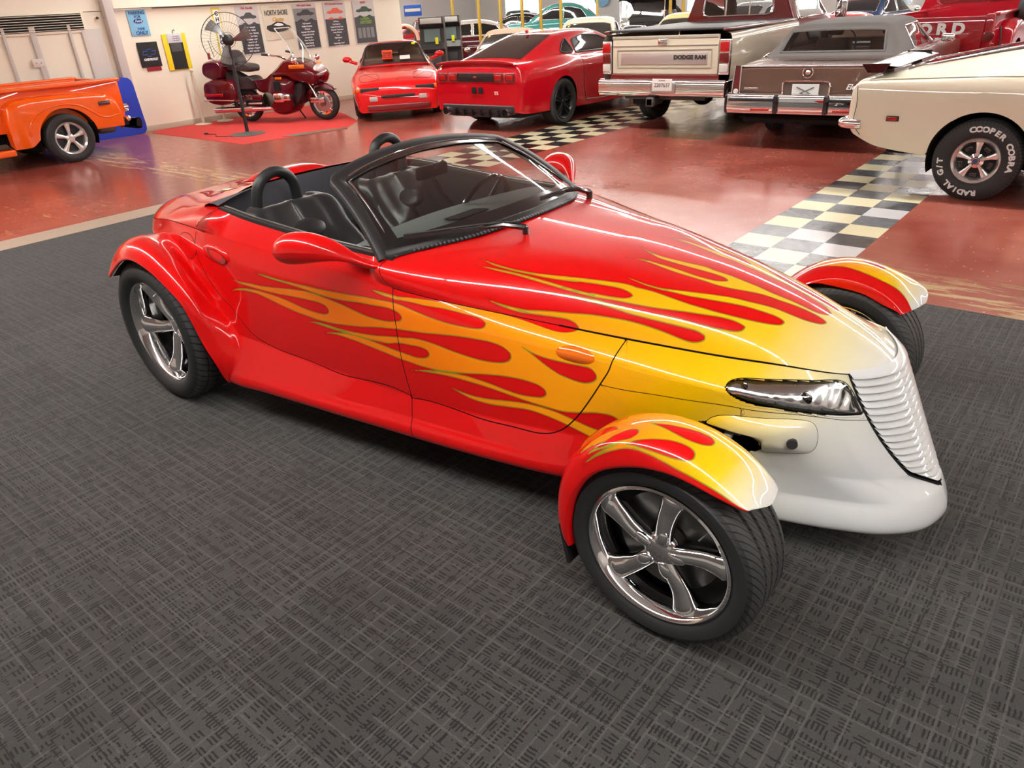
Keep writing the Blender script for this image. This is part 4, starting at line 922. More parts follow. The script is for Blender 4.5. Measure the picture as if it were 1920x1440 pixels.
        G = arcgrid(rows, 46, 37); m_ = B().grid(G); m_.sphere((-1.670, s*.862, .987), .031, 16, 10, (.2, 1, .93))
        mo = m_.obj('wing_mirror', RED, parts['door%d' % s], angle=80)
        ft_ = B(); 
        rows = [[(x, s*(yc+ry*math.cos(a)), z+rz*math.sin(a)) for a in np.linspace(0, 2*PI, 11)] for x, yc, z, ry, rz in [(-1.33, .672, .914, .006, .004), (-1.37, .678, .917, .020, .013), (-1.43, .684, .922, .024, .019), (-1.49, .690, .930, .018, .016), (-1.52, .694, .936, .006, .006)]]
        ft_.grid(arcgrid(rows, 24, 24)); ft_.obj('mirror_foot', RED, parts['door%d' % s], angle=80)
    # waist rubbers along the door tops
    for s in (-1, 1):
        be = PNET.eval(np.linspace(U_COWL-.02, 2.88, 50), np.array([V_BELT]))[:, 0]
        if s > 0: be = be*[1, -1, 1]
        sg = -s
        b = B(); ribbon(b, [tuple(p+[0, sg*.006, .004]) for p in be], (0, 0, 1), .016, .016); b.obj('waist_rubber', RUBBER, root)
        b = B(); ribbon(b, [tuple(p+[0, sg*.030, .002]) for p in be], (0, 0, 1), .012, .020); b.obj('waist_trim', mat('trim_grey', (.10, .10, .085), .35, .4), root)
        # inner door card
        g = np.array([be+[0, sg*.022, -.004], be+[0, sg*.05, -.05], be+[0, sg*.06, -.28], be+[0, sg*.05, -.52]]); B().grid(arcgrid(g, 14, 50)).obj('door_card', DARKCARPET, root)
    # cockpit tub
    t = B(); t.box((-1.95, 0, .27), (1.5, 1.18, .04)); t.obj('cockpit_floor', DARKCARPET, root)
    lipx = smooth_line([(-2.475, -.640), (-2.56, -.50), (-2.62, -.36), (-2.65, -.18), (-2.655, 0), (-2.65, .18), (-2.62, .36), (-2.56, .50), (-2.475, .640)], 41)
    bk = np.array([[(x+.012, y, 1.018+.012*(1-(y/.64)**2)) for x, y in lipx], [(x*.0-2.62, y*.98, .97) for x, y in lipx], [(-2.56, y*.97, .70) for x, y in lipx], [(-2.50, y*.97, .28) for x, y in lipx]])
    B().grid(arcgrid(bk, 16, 60)).obj('rear_bulkhead', LINER, root)
    sp = B(); sp.cyl((-2.585, -.03, .83), (-2.57, -.03, .83), .055, n=32); sp.obj('speaker', BLACK, root)
    cs = B().box((-1.85, 0, .50), (1.2, .15, .34), .04); cs.obj('centre_console', BLACK, root)
    sh = B(); sh.box((-2.50, 0, .70), (.12, 1.1, .1), .03); sh.obj('rear_shelf', BLACK, root)
    # dashboard
    ds = np.array([[tuple(fr(s_, .03)+np.array([-.01, 0, -.02])) for s_ in np.linspace(.02, .98, 30)],
                   [(-1.50-.05*(1-(2*s_-1)**2), (2*s_-1)*.60, .945) for s_ in np.linspace(.02, .98, 30)],
                   [(-1.60-.10*(1-(2*s_-1)**2), (2*s_-1)*.60, .925) for s_ in np.linspace(.02, .98, 30)],
                   [(-1.62-.10*(1-(2*s_-1)**2), (2*s_-1)*.60, .86) for s_ in np.linspace(.02, .98, 30)],
                   [(-1.50, (2*s_-1)*.58, .66) for s_ in np.linspace(.02, .98, 30)]])
    B().grid(arcgrid(ds, 40, 60)).obj('dashboard', mat('dash_grey', (.11, .125, .12), .75), root, angle=60)
    dv = B()
    for k in range(9): dv.box((-1.385-.012*k*.9, -.06, .968-.0012*k), (.006, .22-.006*abs(k-4), .004))
    dv.obj('defrost_vent', VOID, root)
    # steering wheel
    sw = bpy.data.objects.new('steering_wheel', None); link(sw, root); sw.location = (-1.70, .36, .86); sw.rotation_euler = (0, math.radians(-68), 0)
    r_ = B(); r_.tube([(.178*math.cos(a), .178*math.sin(a), 0) for a in np.linspace(0, 2*PI, 41)[:-1]], .014, 10, closed=True); r_.obj('wheel_rim', BLACKGLOSS, sw)
    r_ = B(); r_.sphere((0, 0, .0), .06, 20, 10, (1, 1, .4))
    for a in (0.5, 2.64, 4.71): r_.cyl((0, 0, 0), (.17*math.cos(a), .17*math.sin(a), 0), .012, n=8)
    r_.obj('wheel_spokes', BLACK, sw)
    cl = B(); cl.cyl((-1.66, .36, .84), (-1.45, .36, .77), .03, n=14); cl.obj('steering_column', BLACK, root)
    for y in (-.33, .36): seat(root, y)
    # roll hoops
    for y, zt, dx in ((-.345, 1.142, .0), (.395, 1.185, -.0)):
        pts = [(-2.44+dx, y-.118, .86), (-2.43+dx, y-.118, .96), (-2.42+dx, y-.108, 1.04), (-2.415+dx, y-.072, zt-.045), (-2.41+dx, y, zt-.018), (-2.415+dx, y+.072, zt-.045), (-2.42+dx, y+.108, 1.04), (-2.43+dx, y+.118, .96), (-2.44+dx, y+.118, .86)]
        B().tube(smooth_line(pts, 50), .0265, 18).obj('roll_hoop', mat('hoop_vinyl', (.02, .021, .022), .42), root, angle=80)
    # high brake light hump and rear details
    hb = []
    for x, h in [(-2.98, .0), (-2.94, .028), (-2.86, .042), (-2.78, .040), (-2.72, .028), (-2.69, .0)]:
        hb.append([(x, y, np.interp(-x, [2.655, 2.74, 2.92, 3.25], [1.042, 1.032, 1.007, .957])-.004+h*max(0, 1-abs(y/.19)**4)) for y in np.linspace(-.2, .2, 17)])
    B().grid(arcgrid(hb, 30, 40)).obj('brake_light_hump', RED, root, angle=80)
    mb = B(); mb.box((-2.80, -.40, 1.009), (.05, .07, .006), .002); mb.obj('deck_emblem', CHROME, root)
    # interior mirror
    im = bpy.data.objects.new('interior_mirror', None); link(im, root)
    B().box((-1.70, .02, 1.115), (.03, .20, .06), .014).obj('mirror_body', BLACK, im)
    B().cyl((-1.69, .02, 1.12), (-1.62, .02, 1.165), .006, n=8).obj('mirror_stalk', BLACK, im)
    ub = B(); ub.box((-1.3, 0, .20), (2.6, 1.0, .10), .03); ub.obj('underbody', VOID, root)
    return root
# ------------------------------------------------------------------ general car body: half sections from the centre line down to the sill
class Hull:
    def __init__(s, stations, du=10, dv=8, creases=()):
        P = []
        for x, pts in stations: P.append([(x+(p[2] if len(p) > 2 else 0), -p[0], p[1]) for p in pts])
        s.P = np.array(P, float); n, m = s.P.shape[:2]
        xs = s.P[:, :, 0].mean(1); u = np.r_[0, np.cumsum(np.maximum(np.abs(np.diff(xs)), .05))]
        s.net = Net(u, s.P, creases=creases); s.u = u
        s.uu = np.unique(np.concatenate([np.linspace(u[i], u[i+1], du+1) for i in range(n-1)])); s.vv = np.linspace(0, m-1, (m-1)*dv+1)
        s.G = s.net.eval(s.uu, s.vv)
        N = np.cross(np.gradient(s.G, axis=1), np.gradient(s.G, axis=0)); N /= np.linalg.norm(N, axis=2, keepdims=True)+1e-12
        k = s.G.shape[0]//2
        if N[k, 0, 2] < 0: N = -N
        s.N = N
    def mesh(s, name, m, parent, holes=(), arches=(), caps=(True, True), sides=(-1, 1), angle=40, region=None, ymin=.3):
        G = s.G.copy(); n, q = G.shape[:2]
        keep = np.ones((n-1, q-1), bool); C = (G[:-1, :-1]+G[1:, 1:])/2
        for mode, poly, v0, v1 in holes:
            a, b = {'side': (0, 2), 'top': (0, 1)}[mode]; pp = np.array(poly, float)
            A = C[..., a]; B_ = np.abs(C[..., b]) if mode == 'top' else C[..., b]
            vc = (s.vv[:-1]+s.vv[1:])/2
            keep &= ~(inside(A, B_, pp) & ((vc >= v0) & (vc <= v1))[None, :])
        for ax, az, R in arches:
            d = np.hypot(C[..., 0]-ax, C[..., 2]-az); keep &= ~((d < R) & (np.abs(C[..., 1]) > ymin))
        if region is not None: keep &= region(s)
        used = np.zeros((n, q), int); used[:-1, :-1] += keep; used[1:, :-1] += keep; used[:-1, 1:] += keep; used[1:, 1:] += keep
        for ax, az, R in arches:
            d = np.hypot(G[..., 0]-ax, G[..., 2]-az); k = (d < R*1.16) & (used > 0) & (used < 4) & (np.abs(G[..., 1]) > ymin) & (np.arange(q) < q-1)[None, :]
            f = R/np.maximum(d, 1e-6); G[k, 0] = ax+(G[k, 0]-ax)*f[k]; G[k, 2] = az+(G[k, 2]-az)*f[k]
        idx = np.arange(n*q).reshape(n, q); F = np.stack([idx[:-1, :-1], idx[:-1, 1:], idx[1:, 1:], idx[1:, :-1]], -1)[keep]
        b = B()
        for sg in sides:
            V = G.reshape(-1, 3).copy()
            if sg > 0: V[:, 1] *= -1
            b.add(V.tolist(), [tuple(f) if sg < 0 else tuple(f[::-1]) for f in F.tolist()])
        for c, i in zip(caps, (0, -1)):
            if c and len(sides) == 2:
                r = G[i]; b.poly([tuple(p) for p in r]+[tuple(p*[1, -1, 1]) for p in r[::-1]])
        o = b.obj(name, m, parent, angle=angle, weld=True); drop_loose(o); return o
    def at(s, mode, a, b, off=0.0, side=-1, v0=0, v1=99):
        ia, ib = {'side': (0, 2), 'top': (0, 1)}[mode]
        A, B_ = s.G[..., ia], np.abs(s.G[..., ib]) if mode == 'top' else s.G[..., ib]
        d = (A-a)**2+(B_-b)**2; d = np.where(((s.vv >= v0) & (s.vv <= v1))[None, :], d, 1e9)
        i, j = np.unravel_index(np.argmin(d), d.shape); n, q = d.shape
        i0, i1, j0, j1 = max(i-1, 0), min(i+2, n), max(j-1, 0), min(j+2, q)
        M = np.c_[(A[i0:i1, j0:j1]-a).ravel(), (B_[i0:i1, j0:j1]-b).ravel(), np.ones((i1-i0)*(j1-j0))]
        p = np.linalg.lstsq(M, s.G[i0:i1, j0:j1].reshape(-1, 3), rcond=None)[0][2]
        if np.linalg.norm(p-s.G[i, j]) > .12: p = s.G[i, j].copy()
        nn = s.N[i, j]; p = p+nn*off
        if side > 0: p = p*[1, -1, 1]; nn = nn*[1, -1, 1]
        return p, nn
    def patch(s, mode, poly, name, m, parent, off=.004, h=0.0, side=-1, v0=0, v1=99, smooth=True, n=36, rings=4, label=None, edge=None):
        L = smooth_line(poly, n, closed=True) if smooth else fillet(poly, .03, n); c = L.mean(0); V = []
        for r in range(rings+1):
            t = 1-r/rings
            for q in L:
                xy = c+(q-c)*t; V.append(s.at(mode, xy[0], xy[1], off+h*(1-t**2), side, v0, v1)[0])
        k = len(L); F = [(r*k+i, r*k+(i+1) % k, (r+1)*k+(i+1) % k, (r+1)*k+i) for r in range(rings) for i in range(k)]
        o = B().add(V, F).obj(name, m, parent, angle=70, label=label)
        if edge:
            B().tube([V[i] for i in range(k)], edge[0], 6, closed=True).obj(edge[2] if len(edge) > 2 else 'window_trim', edge[1], parent, angle=80)
        return o
    def line(s, mode, pts, name, m, parent, r=.006, off=.003, side=-1, v0=0, v1=99, n=40, closed=False):
        L = smooth_line(pts, n, closed=closed) if len(pts) > 2 else np.array([np.array(pts[0])*(1-t)+np.array(pts[1])*t for t in np.linspace(0, 1, n)])
        return B().tube([s.at(mode, a, b, off, side, v0, v1)[0] for a, b in L], r, 6, closed=closed).obj(name, m, parent, angle=80)
def drop_loose(o):
    bm = bmesh.new(); bm.from_mesh(o.data); l = [v for v in bm.verts if not v.link_faces]; bmesh.ops.delete(bm, geom=l, context='VERTS'); bm.to_mesh(o.data); bm.free()
def fillet(poly, r, n):
    """rounded-corner outline"""
    P = np.asarray(poly, float); out = []; k = len(P)
    for i in range(k):
        a, b, c = P[i-1], P[i], P[(i+1) % k]; u = a-b; w_ = c-b; lu, lw = np.linalg.norm(u), np.linalg.norm(w_); rr = min(r, lu*.4, lw*.4)
        p, q = b+u/lu*rr, b+w_/lw*rr
        for t in (0, .33, .67, 1): out.append((1-t)**2*p+2*t*(1-t)*b+t*t*q)
    out2 = []
    for i in range(len(out)):
        a, b = out[i], out[(i+1) % len(out)]; m_ = max(1, int(np.linalg.norm(b-a)/.08))
        for t in range(m_): out2.append(a+(b-a)*t/m_)
    return np.array(out2)
POLISHED = mat('polished_alloy', (.80, .80, .80), .22, .85)
DARKGLASS = mat('dark_glass', (.012, .014, .015), .03, 0, .5)
CARGLASS = sheet_glass('car_glass', (.88, .92, .90))
TYREBLACK = mat('plain_tyre', (.018, .018, .019), .65)
REDLENS = mat('red_lens', rgb(170, 8, 14), .12, 0, 1.0)
DARKRED = mat('dark_red_lens', rgb(96, 6, 12), .15, 0, 1.0)
AMBER = mat('amber', rgb(230, 120, 20), .15, 0, 1.0)
CLEAR = mat('pale_lens', rgb(190, 186, 180), .15, 0, 1.0)
LEAD = mat('white_lettering', rgb(225, 225, 222), .5)
def paint(name, c, rough=.3, metal=0.0): return mat(name, c, rough, metal, 1.0, coat_rough=.02, spec=.15)
def road_wheel(parent, loc, ro, rr, wd, side, style='five', face=None, color=None, n=5, rot=0.0, name='wheel', steer=0.0, face_in=.02):
    """wheel: y axis is the axle, outer face to -y for side=-1"""
    w = bpy.data.objects.new(name, None); link(w, parent); w.location = loc; w.rotation_euler = (0, 0, steer+(0 if side < 0 else PI))
    h = wd/2; f = -h+face_in; color = color or POLISHED
    tyre(w, ro, rr, wd, 'road', 3)
    rim = B().lathe([(rr+.004, f-.004), (rr-.004, f-.012), (rr-.012, f-.006), (rr-.036, f+.014), (rr-.038, f+.10), (rr-.038, h*.8)], n=48); rim.obj('rim', color, w, angle=60)
    bp = B().cyl((0, f+.085, 0), (0, f+.10, 0), rr-.02, n=40); bp.obj('brake_drum', BLACK if style != 'steel' else color, w)
    if style == 'disc':
        B().lathe([(0.001, f-.012), (.03, f-.012), (.05, f-.004), (rr*.5, f+.012), (rr*.8, f-.0), (rr-.012, f+.004)], n=40).obj('wheel_cover', color, w, angle=50)
        return w
    hb = B().lathe([(.001, f+.0), (.028, f+.0), (.034, f+.012), (.062, f+.022), (.07, f+.05)], n=28); hb.obj('hub_cap', color if style != 'mag' else CHROME, w, angle=40)
    for k in range(n):
        a = math.radians(rot)+2*PI*k/n; u = Vector((math.cos(a), 0, math.sin(a))); v = Vector((-math.sin(a), 0, math.cos(a))); ax = Vector((0, 1, 0))
        def bar(off, w0, w1, y0, y1, t):
            a0 = u*.04+v*off*.3; a1 = u*(rr-.012)+v*off
            pts = []
            for (c, ww, yy) in ((a0, w0, y0), (a0*.5+a1*.5, (w0+w1)/2*.8, (y0+y1)/2+.004), (a1, w1, y1)):
                pts.append([c-v*ww+ax*(yy+t*.5), c-v*ww*.7+ax*(yy-t*.1), c+v*ww*.7+ax*(yy-t*.1), c+v*ww+ax*(yy+t*.5), c+v*ww*.8+ax*(yy+t), c-v*ww*.8+ax*(yy+t), c-v*ww+ax*(yy+t*.5)])
            return B().grid(arcgrid([[tuple(p) for p in r] for r in pts], 8, 13))
        if style == 'five': bar(0, .024, .050, f+.018, f+.012, .03).obj('spoke', color, w, angle=50)
        elif style == 'split':
            bar(.035, .014, .014, f+.010, f+.006, .03).obj('spoke', color, w, angle=50); bar(-.035, .014, .014, f+.010, f+.006, .03).obj('spoke', color, w, angle=50)
        elif style == 'mag': bar(0, .014, .042, f+.012, f+.016, .025).obj('spoke', color, w, angle=50)
        elif style == 'steel': bar(0, .03, .03, f+.03, f+.03, .03).obj('spoke', color, w, angle=50)
    return w
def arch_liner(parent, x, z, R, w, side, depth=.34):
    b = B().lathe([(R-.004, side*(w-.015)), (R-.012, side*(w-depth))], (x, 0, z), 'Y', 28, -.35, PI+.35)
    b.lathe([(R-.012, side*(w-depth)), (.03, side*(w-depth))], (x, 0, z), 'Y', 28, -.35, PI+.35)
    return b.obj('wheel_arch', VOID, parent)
def label_text(parent, name, body, size, p, xdir, updir, m, sx=1.0, extrude=.002, bold=0.0, shear=0.0):
    return text(name, body, size, m, parent, frame(p, xdir, updir), extrude, 'CENTER', bold, sx, shear)
HEAD_Y = PI/2
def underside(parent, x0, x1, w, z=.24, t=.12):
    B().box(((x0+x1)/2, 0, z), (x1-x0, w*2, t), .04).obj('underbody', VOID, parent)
def camaro():
    c = empty('coupe', 'bright red modern muscle coupe seen from behind, black wheels and diffuser', 'car', (-8.40, 10.27, 0), HEAD_Y+.01)
    red = paint('coupe_red', rgb(184, 6, 26)); blk = mat('coupe_black', (.012, .012, .013), .35)
    S = [(-1.06, [(0,.93),(.45,.925),(.76,.90),(.84,.84),(.87,.72),(.86,.52),(.84,.30)]),
         (-1.00, [(0,1.00),(.45,.995),(.78,.965),(.87,.88),(.90,.72),(.89,.50),(.87,.28)]),
         (-.75, [(0,1.00),(.45,1.0),(.80,.985),(.91,.90),(.935,.74),(.925,.50),(.90,.26)]),
         (-.35, [(0,1.02),(.45,1.02),(.80,1.01),(.92,.93),(.965,.80),(.96,.52),(.93,.25)]),
         (.15, [(0,1.05),(.45,1.05),(.76,1.04),(.90,.96),(.965,.82),(.955,.52),(.92,.23)]),
         (.75, [(0,1.0),(.45,1.0),(.74,1.0),(.86,.945),(.92,.80),(.915,.50),(.90,.21)]),
         (1.6, [(0,.98),(.45,.98),(.74,.98),(.85,.93),(.905,.78),(.90,.46),(.90,.20)]),
         (2.3, [(0,.99),(.45,.985),(.74,.97),(.86,.915),(.93,.78),(.93,.48),(.90,.22)]),
         (2.9, [(0,.96),(.45,.95),(.74,.93),(.88,.87),(.955,.74),(.95,.48),(.90,.24)]),
         (3.55, [(0,.84),(.45,.83),(.70,.81),(.82,.75),(.87,.62),(.86,.42),(.84,.24)]),
         (3.75, [(0,.72),(.4,.72),(.62,.70),(.72,.64),(.76,.55),(.75,.40),(.74,.26)])]
    H = Hull(S); H.mesh('body', red, c, arches=[(0, .345, .385), (2.85, .345, .385)])
    for sd in (-1, 1):
        for x in (0, 2.85): arch_liner(c, x, .345, .385, .93, sd)
        road_wheel(c, (0, sd*.82, .345), .352, .262, .275, sd, 'split', color=mat('gunmetal', (.03, .03, .033), .3, .6), rot=90)
        road_wheel(c, (2.85, sd*.83, .345), .352, .262, .25, sd, 'split', color=mat('gunmetal', (.03, .03, .033), .3, .6), rot=60)
    R = [(-.80, [(0,1.00),(.35,.995),(.60,.985),(.68,.98),(.70,.97)]), (-.35, [(0,1.145),(.34,1.14),(.59,1.105),(.72,1.03),(.80,.99)]), (.10, [(0,1.275),(.33,1.268),(.56,1.235),(.69,1.10),(.80,1.0)]), (.42, [(0,1.345),(.34,1.337),(.545,1.305),(.67,1.15),(.79,.99)]),
         (.9, [(0,1.378),(.35,1.37),(.55,1.335),(.655,1.17),(.76,.98)]), (1.4, [(0,1.362),(.35,1.355),(.54,1.32),(.65,1.16),(.76,.97)]), (1.85, [(0,1.25),(.36,1.235),(.57,1.20),(.67,1.10),(.76,.965)]), (2.45, [(0,1.0),(.38,.99),(.64,.98),(.70,.97),(.74,.96)])]
    K = Hull(R); K.mesh('roof', red, c, caps=(False, False))
    K.patch('top', [(-.62,.0),(-.62,.50),(-.48,.555),(.30,.46),(.33,.0)], 'rear_window_half', DARKGLASS, c, side=-1, v1=2.2) if False else None
    rw = B(); g = []
    for x in np.linspace(-.66, .30, 14):
        hw = np.interp(x, [-.66, -.2, .30], [.60, .545, .47]); g.append([K.at('top', x, abs(y), .005, -1 if y < 0 else 1, v1=2.6)[0] for y in np.linspace(-hw, hw, 15)])
    rw.grid(np.array(g)).obj('rear_window', DARKGLASS, c, angle=80)
    ws = B(); g = []
    for x in np.linspace(1.55, 2.38, 10):
        hw = np.interp(x, [1.55, 2.38], [.50, .62]); g.append([K.at('top', x, abs(y), .005, -1 if y < 0 else 1, v1=2.6)[0] for y in np.linspace(-hw, hw, 13)])
    ws.grid(np.array(g)).obj('windscreen', DARKGLASS, c, angle=80)
    for sd in (-1, 1):
        K.patch('side', [(.62,1.03),(.66,1.22),(1.0,1.275),(1.45,1.245),(1.95,1.09),(2.12,1.02),(1.4,1.015)], 'side_window', DARKGLASS, c, side=sd, v0=2, smooth=False, edge=(.012, blk))
        K.patch('side', [(.20,1.06),(.38,1.19),(.50,1.245),(.56,1.10),(.54,1.04),(.34,1.035)], 'quarter_window', DARKGLASS, c, side=sd, v0=2, smooth=False, edge=(.012, blk))
        H.line('side', [(.62,.95),(.60,.70),(.66,.35),(.80,.27)], 'door_seam', VOID, c, .004, .001, sd, v0=2)
        H.line('side', [(1.98,.93),(2.0,.60),(1.95,.28)], 'door_seam', VOID, c, .004, .001, sd, v0=2)
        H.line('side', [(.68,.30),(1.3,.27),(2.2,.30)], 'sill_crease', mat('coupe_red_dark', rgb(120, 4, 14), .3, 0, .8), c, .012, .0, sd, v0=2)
        B().add(*rounded_bar((.78, sd*.915, .83), (.17, .03, .028))).obj('door_handle', red, c)
        m_ = B().sphere((1.95, sd*1.0, 1.02), .1, 16, 10, (.8, 1.05, .65)); m_.cyl((1.97, sd*.84, .98), (1.96, sd*.97, 1.0), .025); m_.obj('wing_mirror', red, c)
        for k, y in enumerate((.70, .47)):
            B().add(*rounded_bar((-1.065, sd*y, .80), (.03, .19, .135), .03)).obj('tail_lamp', DARKRED, c)
            B().box((-1.083, sd*y, .80), (.006, .13, .075), .02).obj('tail_lamp_core', REDLENS, c)
        e = B().cyl((-1.15, sd*.63, .30), (-.85, sd*.63, .30), .055, n=24, caps=False); e.cyl((-1.15, sd*.63, .30), (-.9, sd*.63, .30), .047, n=24, caps=False); e.obj('exhaust_tip', CHROME, c)
        B().cyl((-1.12, sd*.63, .30), (-1.11, sd*.63, .30), .046, n=20).obj('exhaust_bore', VOID, c)
    B().box((-1.065, 0, .80), (.02, .74, .13), .02).obj('tail_panel', blk, c)
    B().box((-1.078, 0, .80), (.012, .07, .03), .008).obj('tail_badge', REDLENS, c)
    df = B(); df.box((-1.02, 0, .33), (.12, 1.52, .14), .03)
    for y in (-.45, -.27, -.09, .09, .27, .45): df.box((-1.085, y, .28), (.06, .012, .10))
    df.box((-.98, 0, .24), (.16, 1.2, .06), .02); df.obj('diffuser', blk, c)
    sp = B().grid(arcgrid([[(-.92, y, 1.0) for y in np.linspace(-.78, .78, 9)], [(-1.03, y, 1.035-.03*(y/.78)**4) for y in np.linspace(-.80, .80, 9)], [(-1.085, y, 1.045-.04*(y/.78)**4) for y in np.linspace(-.80, .80, 9)], [(-1.08, y, 1.02-.04*(y/.78)**4) for y in np.linspace(-.80, .80, 9)], [(-1.02, y, .975) for y in np.linspace(-.78, .78, 9)]], 20, 24)); sp.obj('spoiler', red, c)
    for y in (-.1, .04): B().box((-1.075, y, .61), (.02, .085, .10), .01).obj('plate_recess', VOID, c)
    label_text(c, 'badge_lettering', 'SS', .07, (-1.075, -.42, .575), (0, -1, 0), (0, 0, 1), LEAD, 1.3)
    underside(c, -.95, 3.5, .80, .26)
    # wheel rests: aerial
    B().sphere((.30, 0, 1.375), .03, 12, 8, (1.6, .5, .8)).obj('roof_fin', red, c)
    return c
def rounded_bar(cn, d, r=.012):
    b = B().box(cn, d, r); return b.V, b.F
def ram():
    c = empty('pickup_truck', 'cream and maroon full-size pickup seen from behind with black bed cover', 'pickup truck', (-5.56, 11.35, 0), HEAD_Y)
    cr = paint('truck_cream', rgb(196, 186, 166)); mar = paint('truck_maroon', rgb(96, 24, 24)); blk = mat('bed_cover', (.02, .02, .022), .45)
    # box side panels: profile extruded lengthways
    S = [(-1.28, [(.90,1.30),(.985,1.27),(1.0,1.20),(1.005,1.0),(1.0,.78),(.985,.70),(.96,.62)]), (-.6, [(.90,1.31),(.995,1.28),(1.015,1.20),(1.02,1.0),(1.015,.78),(1.0,.68),(.97,.55)]), (.0, [(.90,1.32),(.995,1.29),(1.015,1.20),(1.02,1.0),(1.015,.78),(1.0,.68),(.97,.55)]), (1.05, [(.90,1.33),(.995,1.30),(1.015,1.21),(1.02,1.0),(1.015,.78),(1.0,.68),(.97,.52)])]
    for sd in (-1, 1):
        H = Hull(S); H.mesh('bed_side', cr, c, arches=[(0, .42, .48)], sides=(sd,), caps=(False, False), angle=35)
        H.line('side', [(-.47,.62),(-.44,.76),(-.28,.90),(0,.945),(.28,.90),(.44,.76),(.47,.62)], 'arch_trim', CHROME, c, .012, .004, sd)
        H.line('side', [(-1.27,.70),(-.47,.68)], 'side_trim', CHROME, c, .012, .004, sd); H.line('side', [(.47,.68),(1.04,.68)], 'side_trim', CHROME, c, .012, .004, sd)
        H2 = Hull([(x, [(p[0]+.003, p[1]) for p in pts[5:]]+[(.93, .50)]) for x, pts in S]); H2.mesh('lower_side', mar, c, arches=[(0, .42, .475)], sides=(sd,), caps=(False, False))
        arch_liner(c, 0, .42, .48, 1.0, sd)
        road_wheel(c, (0, sd*.84, .37), .375, .20, .26, sd, 'steel', n=8); road_wheel(c, (3.3, sd*.84, .37), .375, .20, .26, sd, 'steel', n=8)
        t = bpy.data.objects.new('tail_lamp', None); link(t, c)
        fr_ = B().box((-1.295, sd*.925, 1.0), (.05, .155, .44), .012); fr_.obj('lamp_bezel', CHROME, t)
        for z, h, mm in ((1.13, .13, REDLENS), (.99, .13, DARKRED), (.865, .10, CLEAR)): B().box((-1.325, sd*.925, z), (.02, .125, h), .008).obj('lamp_lens', mm, t)
        rl = B().box((-.15, sd*.93, 1.335), (2.35, .10, .03), .012); rl.obj('bed_rail', mar, c)
    tg = B().box((-1.285, 0, 1.03), (.05, 1.66, .50), .012); tg.obj('tailgate', cr, c)
    B().box((-1.31, 0, 1.26), (.02, 1.66, .045), .01).obj('tailgate_lip', mat('truck_cream_dark', rgb(160, 152, 138), .3, 0, 1), c)
    B().box((-1.315, 0, 1.155), (.016, 1.64, .012), .004).obj('tailgate_rib', mat('truck_cream_dark', rgb(160, 152, 138), .3, 0, 1), c)
    pn = B(); 
    for a, b_ in (((-1.316, -.74, 1.10), (-1.316, .74, 1.10)), ((-1.316, -.74, .87), (-1.316, .74, .87)), ((-1.316, -.74, .87), (-1.316, -.74, 1.10)), ((-1.316, .74, .87), (-1.316, .74, 1.10))): pn.cyl(a, b_, .008, n=8)
    pn.obj('panel_bead', mat('truck_cream_dark', rgb(160, 152, 138), .3, 0, 1), c)
    B().box((-1.318, .0, .985), (.008, 1.36, .15), .003).obj('tailgate_band', mat('band_silver', rgb(176, 164, 160), .3, .5), c)
    label_text(c, 'tailgate_lettering', 'DODGE RAM', .072, (-1.326, -.42, 1.0), (0, -1, 0), (0, 0, 1), mat('letter_dark', rgb(50, 44, 42), .4), 1.15, .003, .004)
    lt = B().box((-1.325, .0, 1.20), (.02, .14, .075), .006); lt.obj('tailgate_latch', CHROME, c)
    B().box((-1.31, 0, .745), (.03, 1.72, .07), .01).obj('rear_valance', mar, c)
    bp = B().grid(arcgrid([[(-1.30, y, .72) for y in np.linspace(-1, 1, 9)], [(-1.40, y, .715) for y in np.linspace(-1.0, 1.0, 9)], [(-1.43, y, .66) for y in np.linspace(-1.0, 1.0, 9)], [(-1.43, y, .55) for y in np.linspace(-1.0, 1.0, 9)], [(-1.40, y, .50) for y in np.linspace(-.99, .99, 9)], [(-1.28, y, .49) for y in np.linspace(-.98, .98, 9)]], 24, 20)); bp.obj('bumper', CHROME, c, angle=50)
    for sd in (-1, 1): B().box((-1.30, sd*.985, .60), (.24, .03, .21), .012).obj('bumper_end', CHROME, c)
    bw = B().box((-1.435, -.08, .62), (.02, .40, .15), .02); bw.obj('plate_well', STEEL, c)
    pt = B().box((-1.452, -.08, .655), (.008, .31, .16), .004).obj('licence_plate', mat('plate_white', rgb(214, 210, 206), .5), c)
    label_text(pt, 'plate_number', '2207637', .075, (-1.458, -.08, .65), (0, -1, 0), (0, 0, 1), mat('plate_ink', rgb(60, 50, 60), .6), .95, .001)
    label_text(pt, 'plate_state', 'ILLINOIS', .026, (-1.458, -.08, .715), (0, -1, 0), (0, 0, 1), mat('plate_red', rgb(150, 60, 60), .6), 1, .001)
    for y in (-.06, .52):
        pass
    B().box((-.10, 0, 1.345), (2.35, 1.84, .03), .012).obj('bed_cover', blk, c)
    hi = B(); hi.box((-1.30, .12, .42), (.30, .10, .10), .01); hi.box((-1.42, .12, .42), (.06, .13, .13), .02); hi.box((-1.2, 0, .47), (.10, 1.3, .07), .01); hi.obj('tow_hitch', mat('hitch_steel', (.09, .085, .08), .5, .5), c)
    df = B().cyl((0, -.75, .37), (0, .75, .37), .05, n=12); df.sphere((0, 0, .37), .16, 16, 10, (1, 1.1, 1)); df.obj('rear_axle', VOID, c)
    underside(c, -1.2, 3.9, .5, .55, .16)
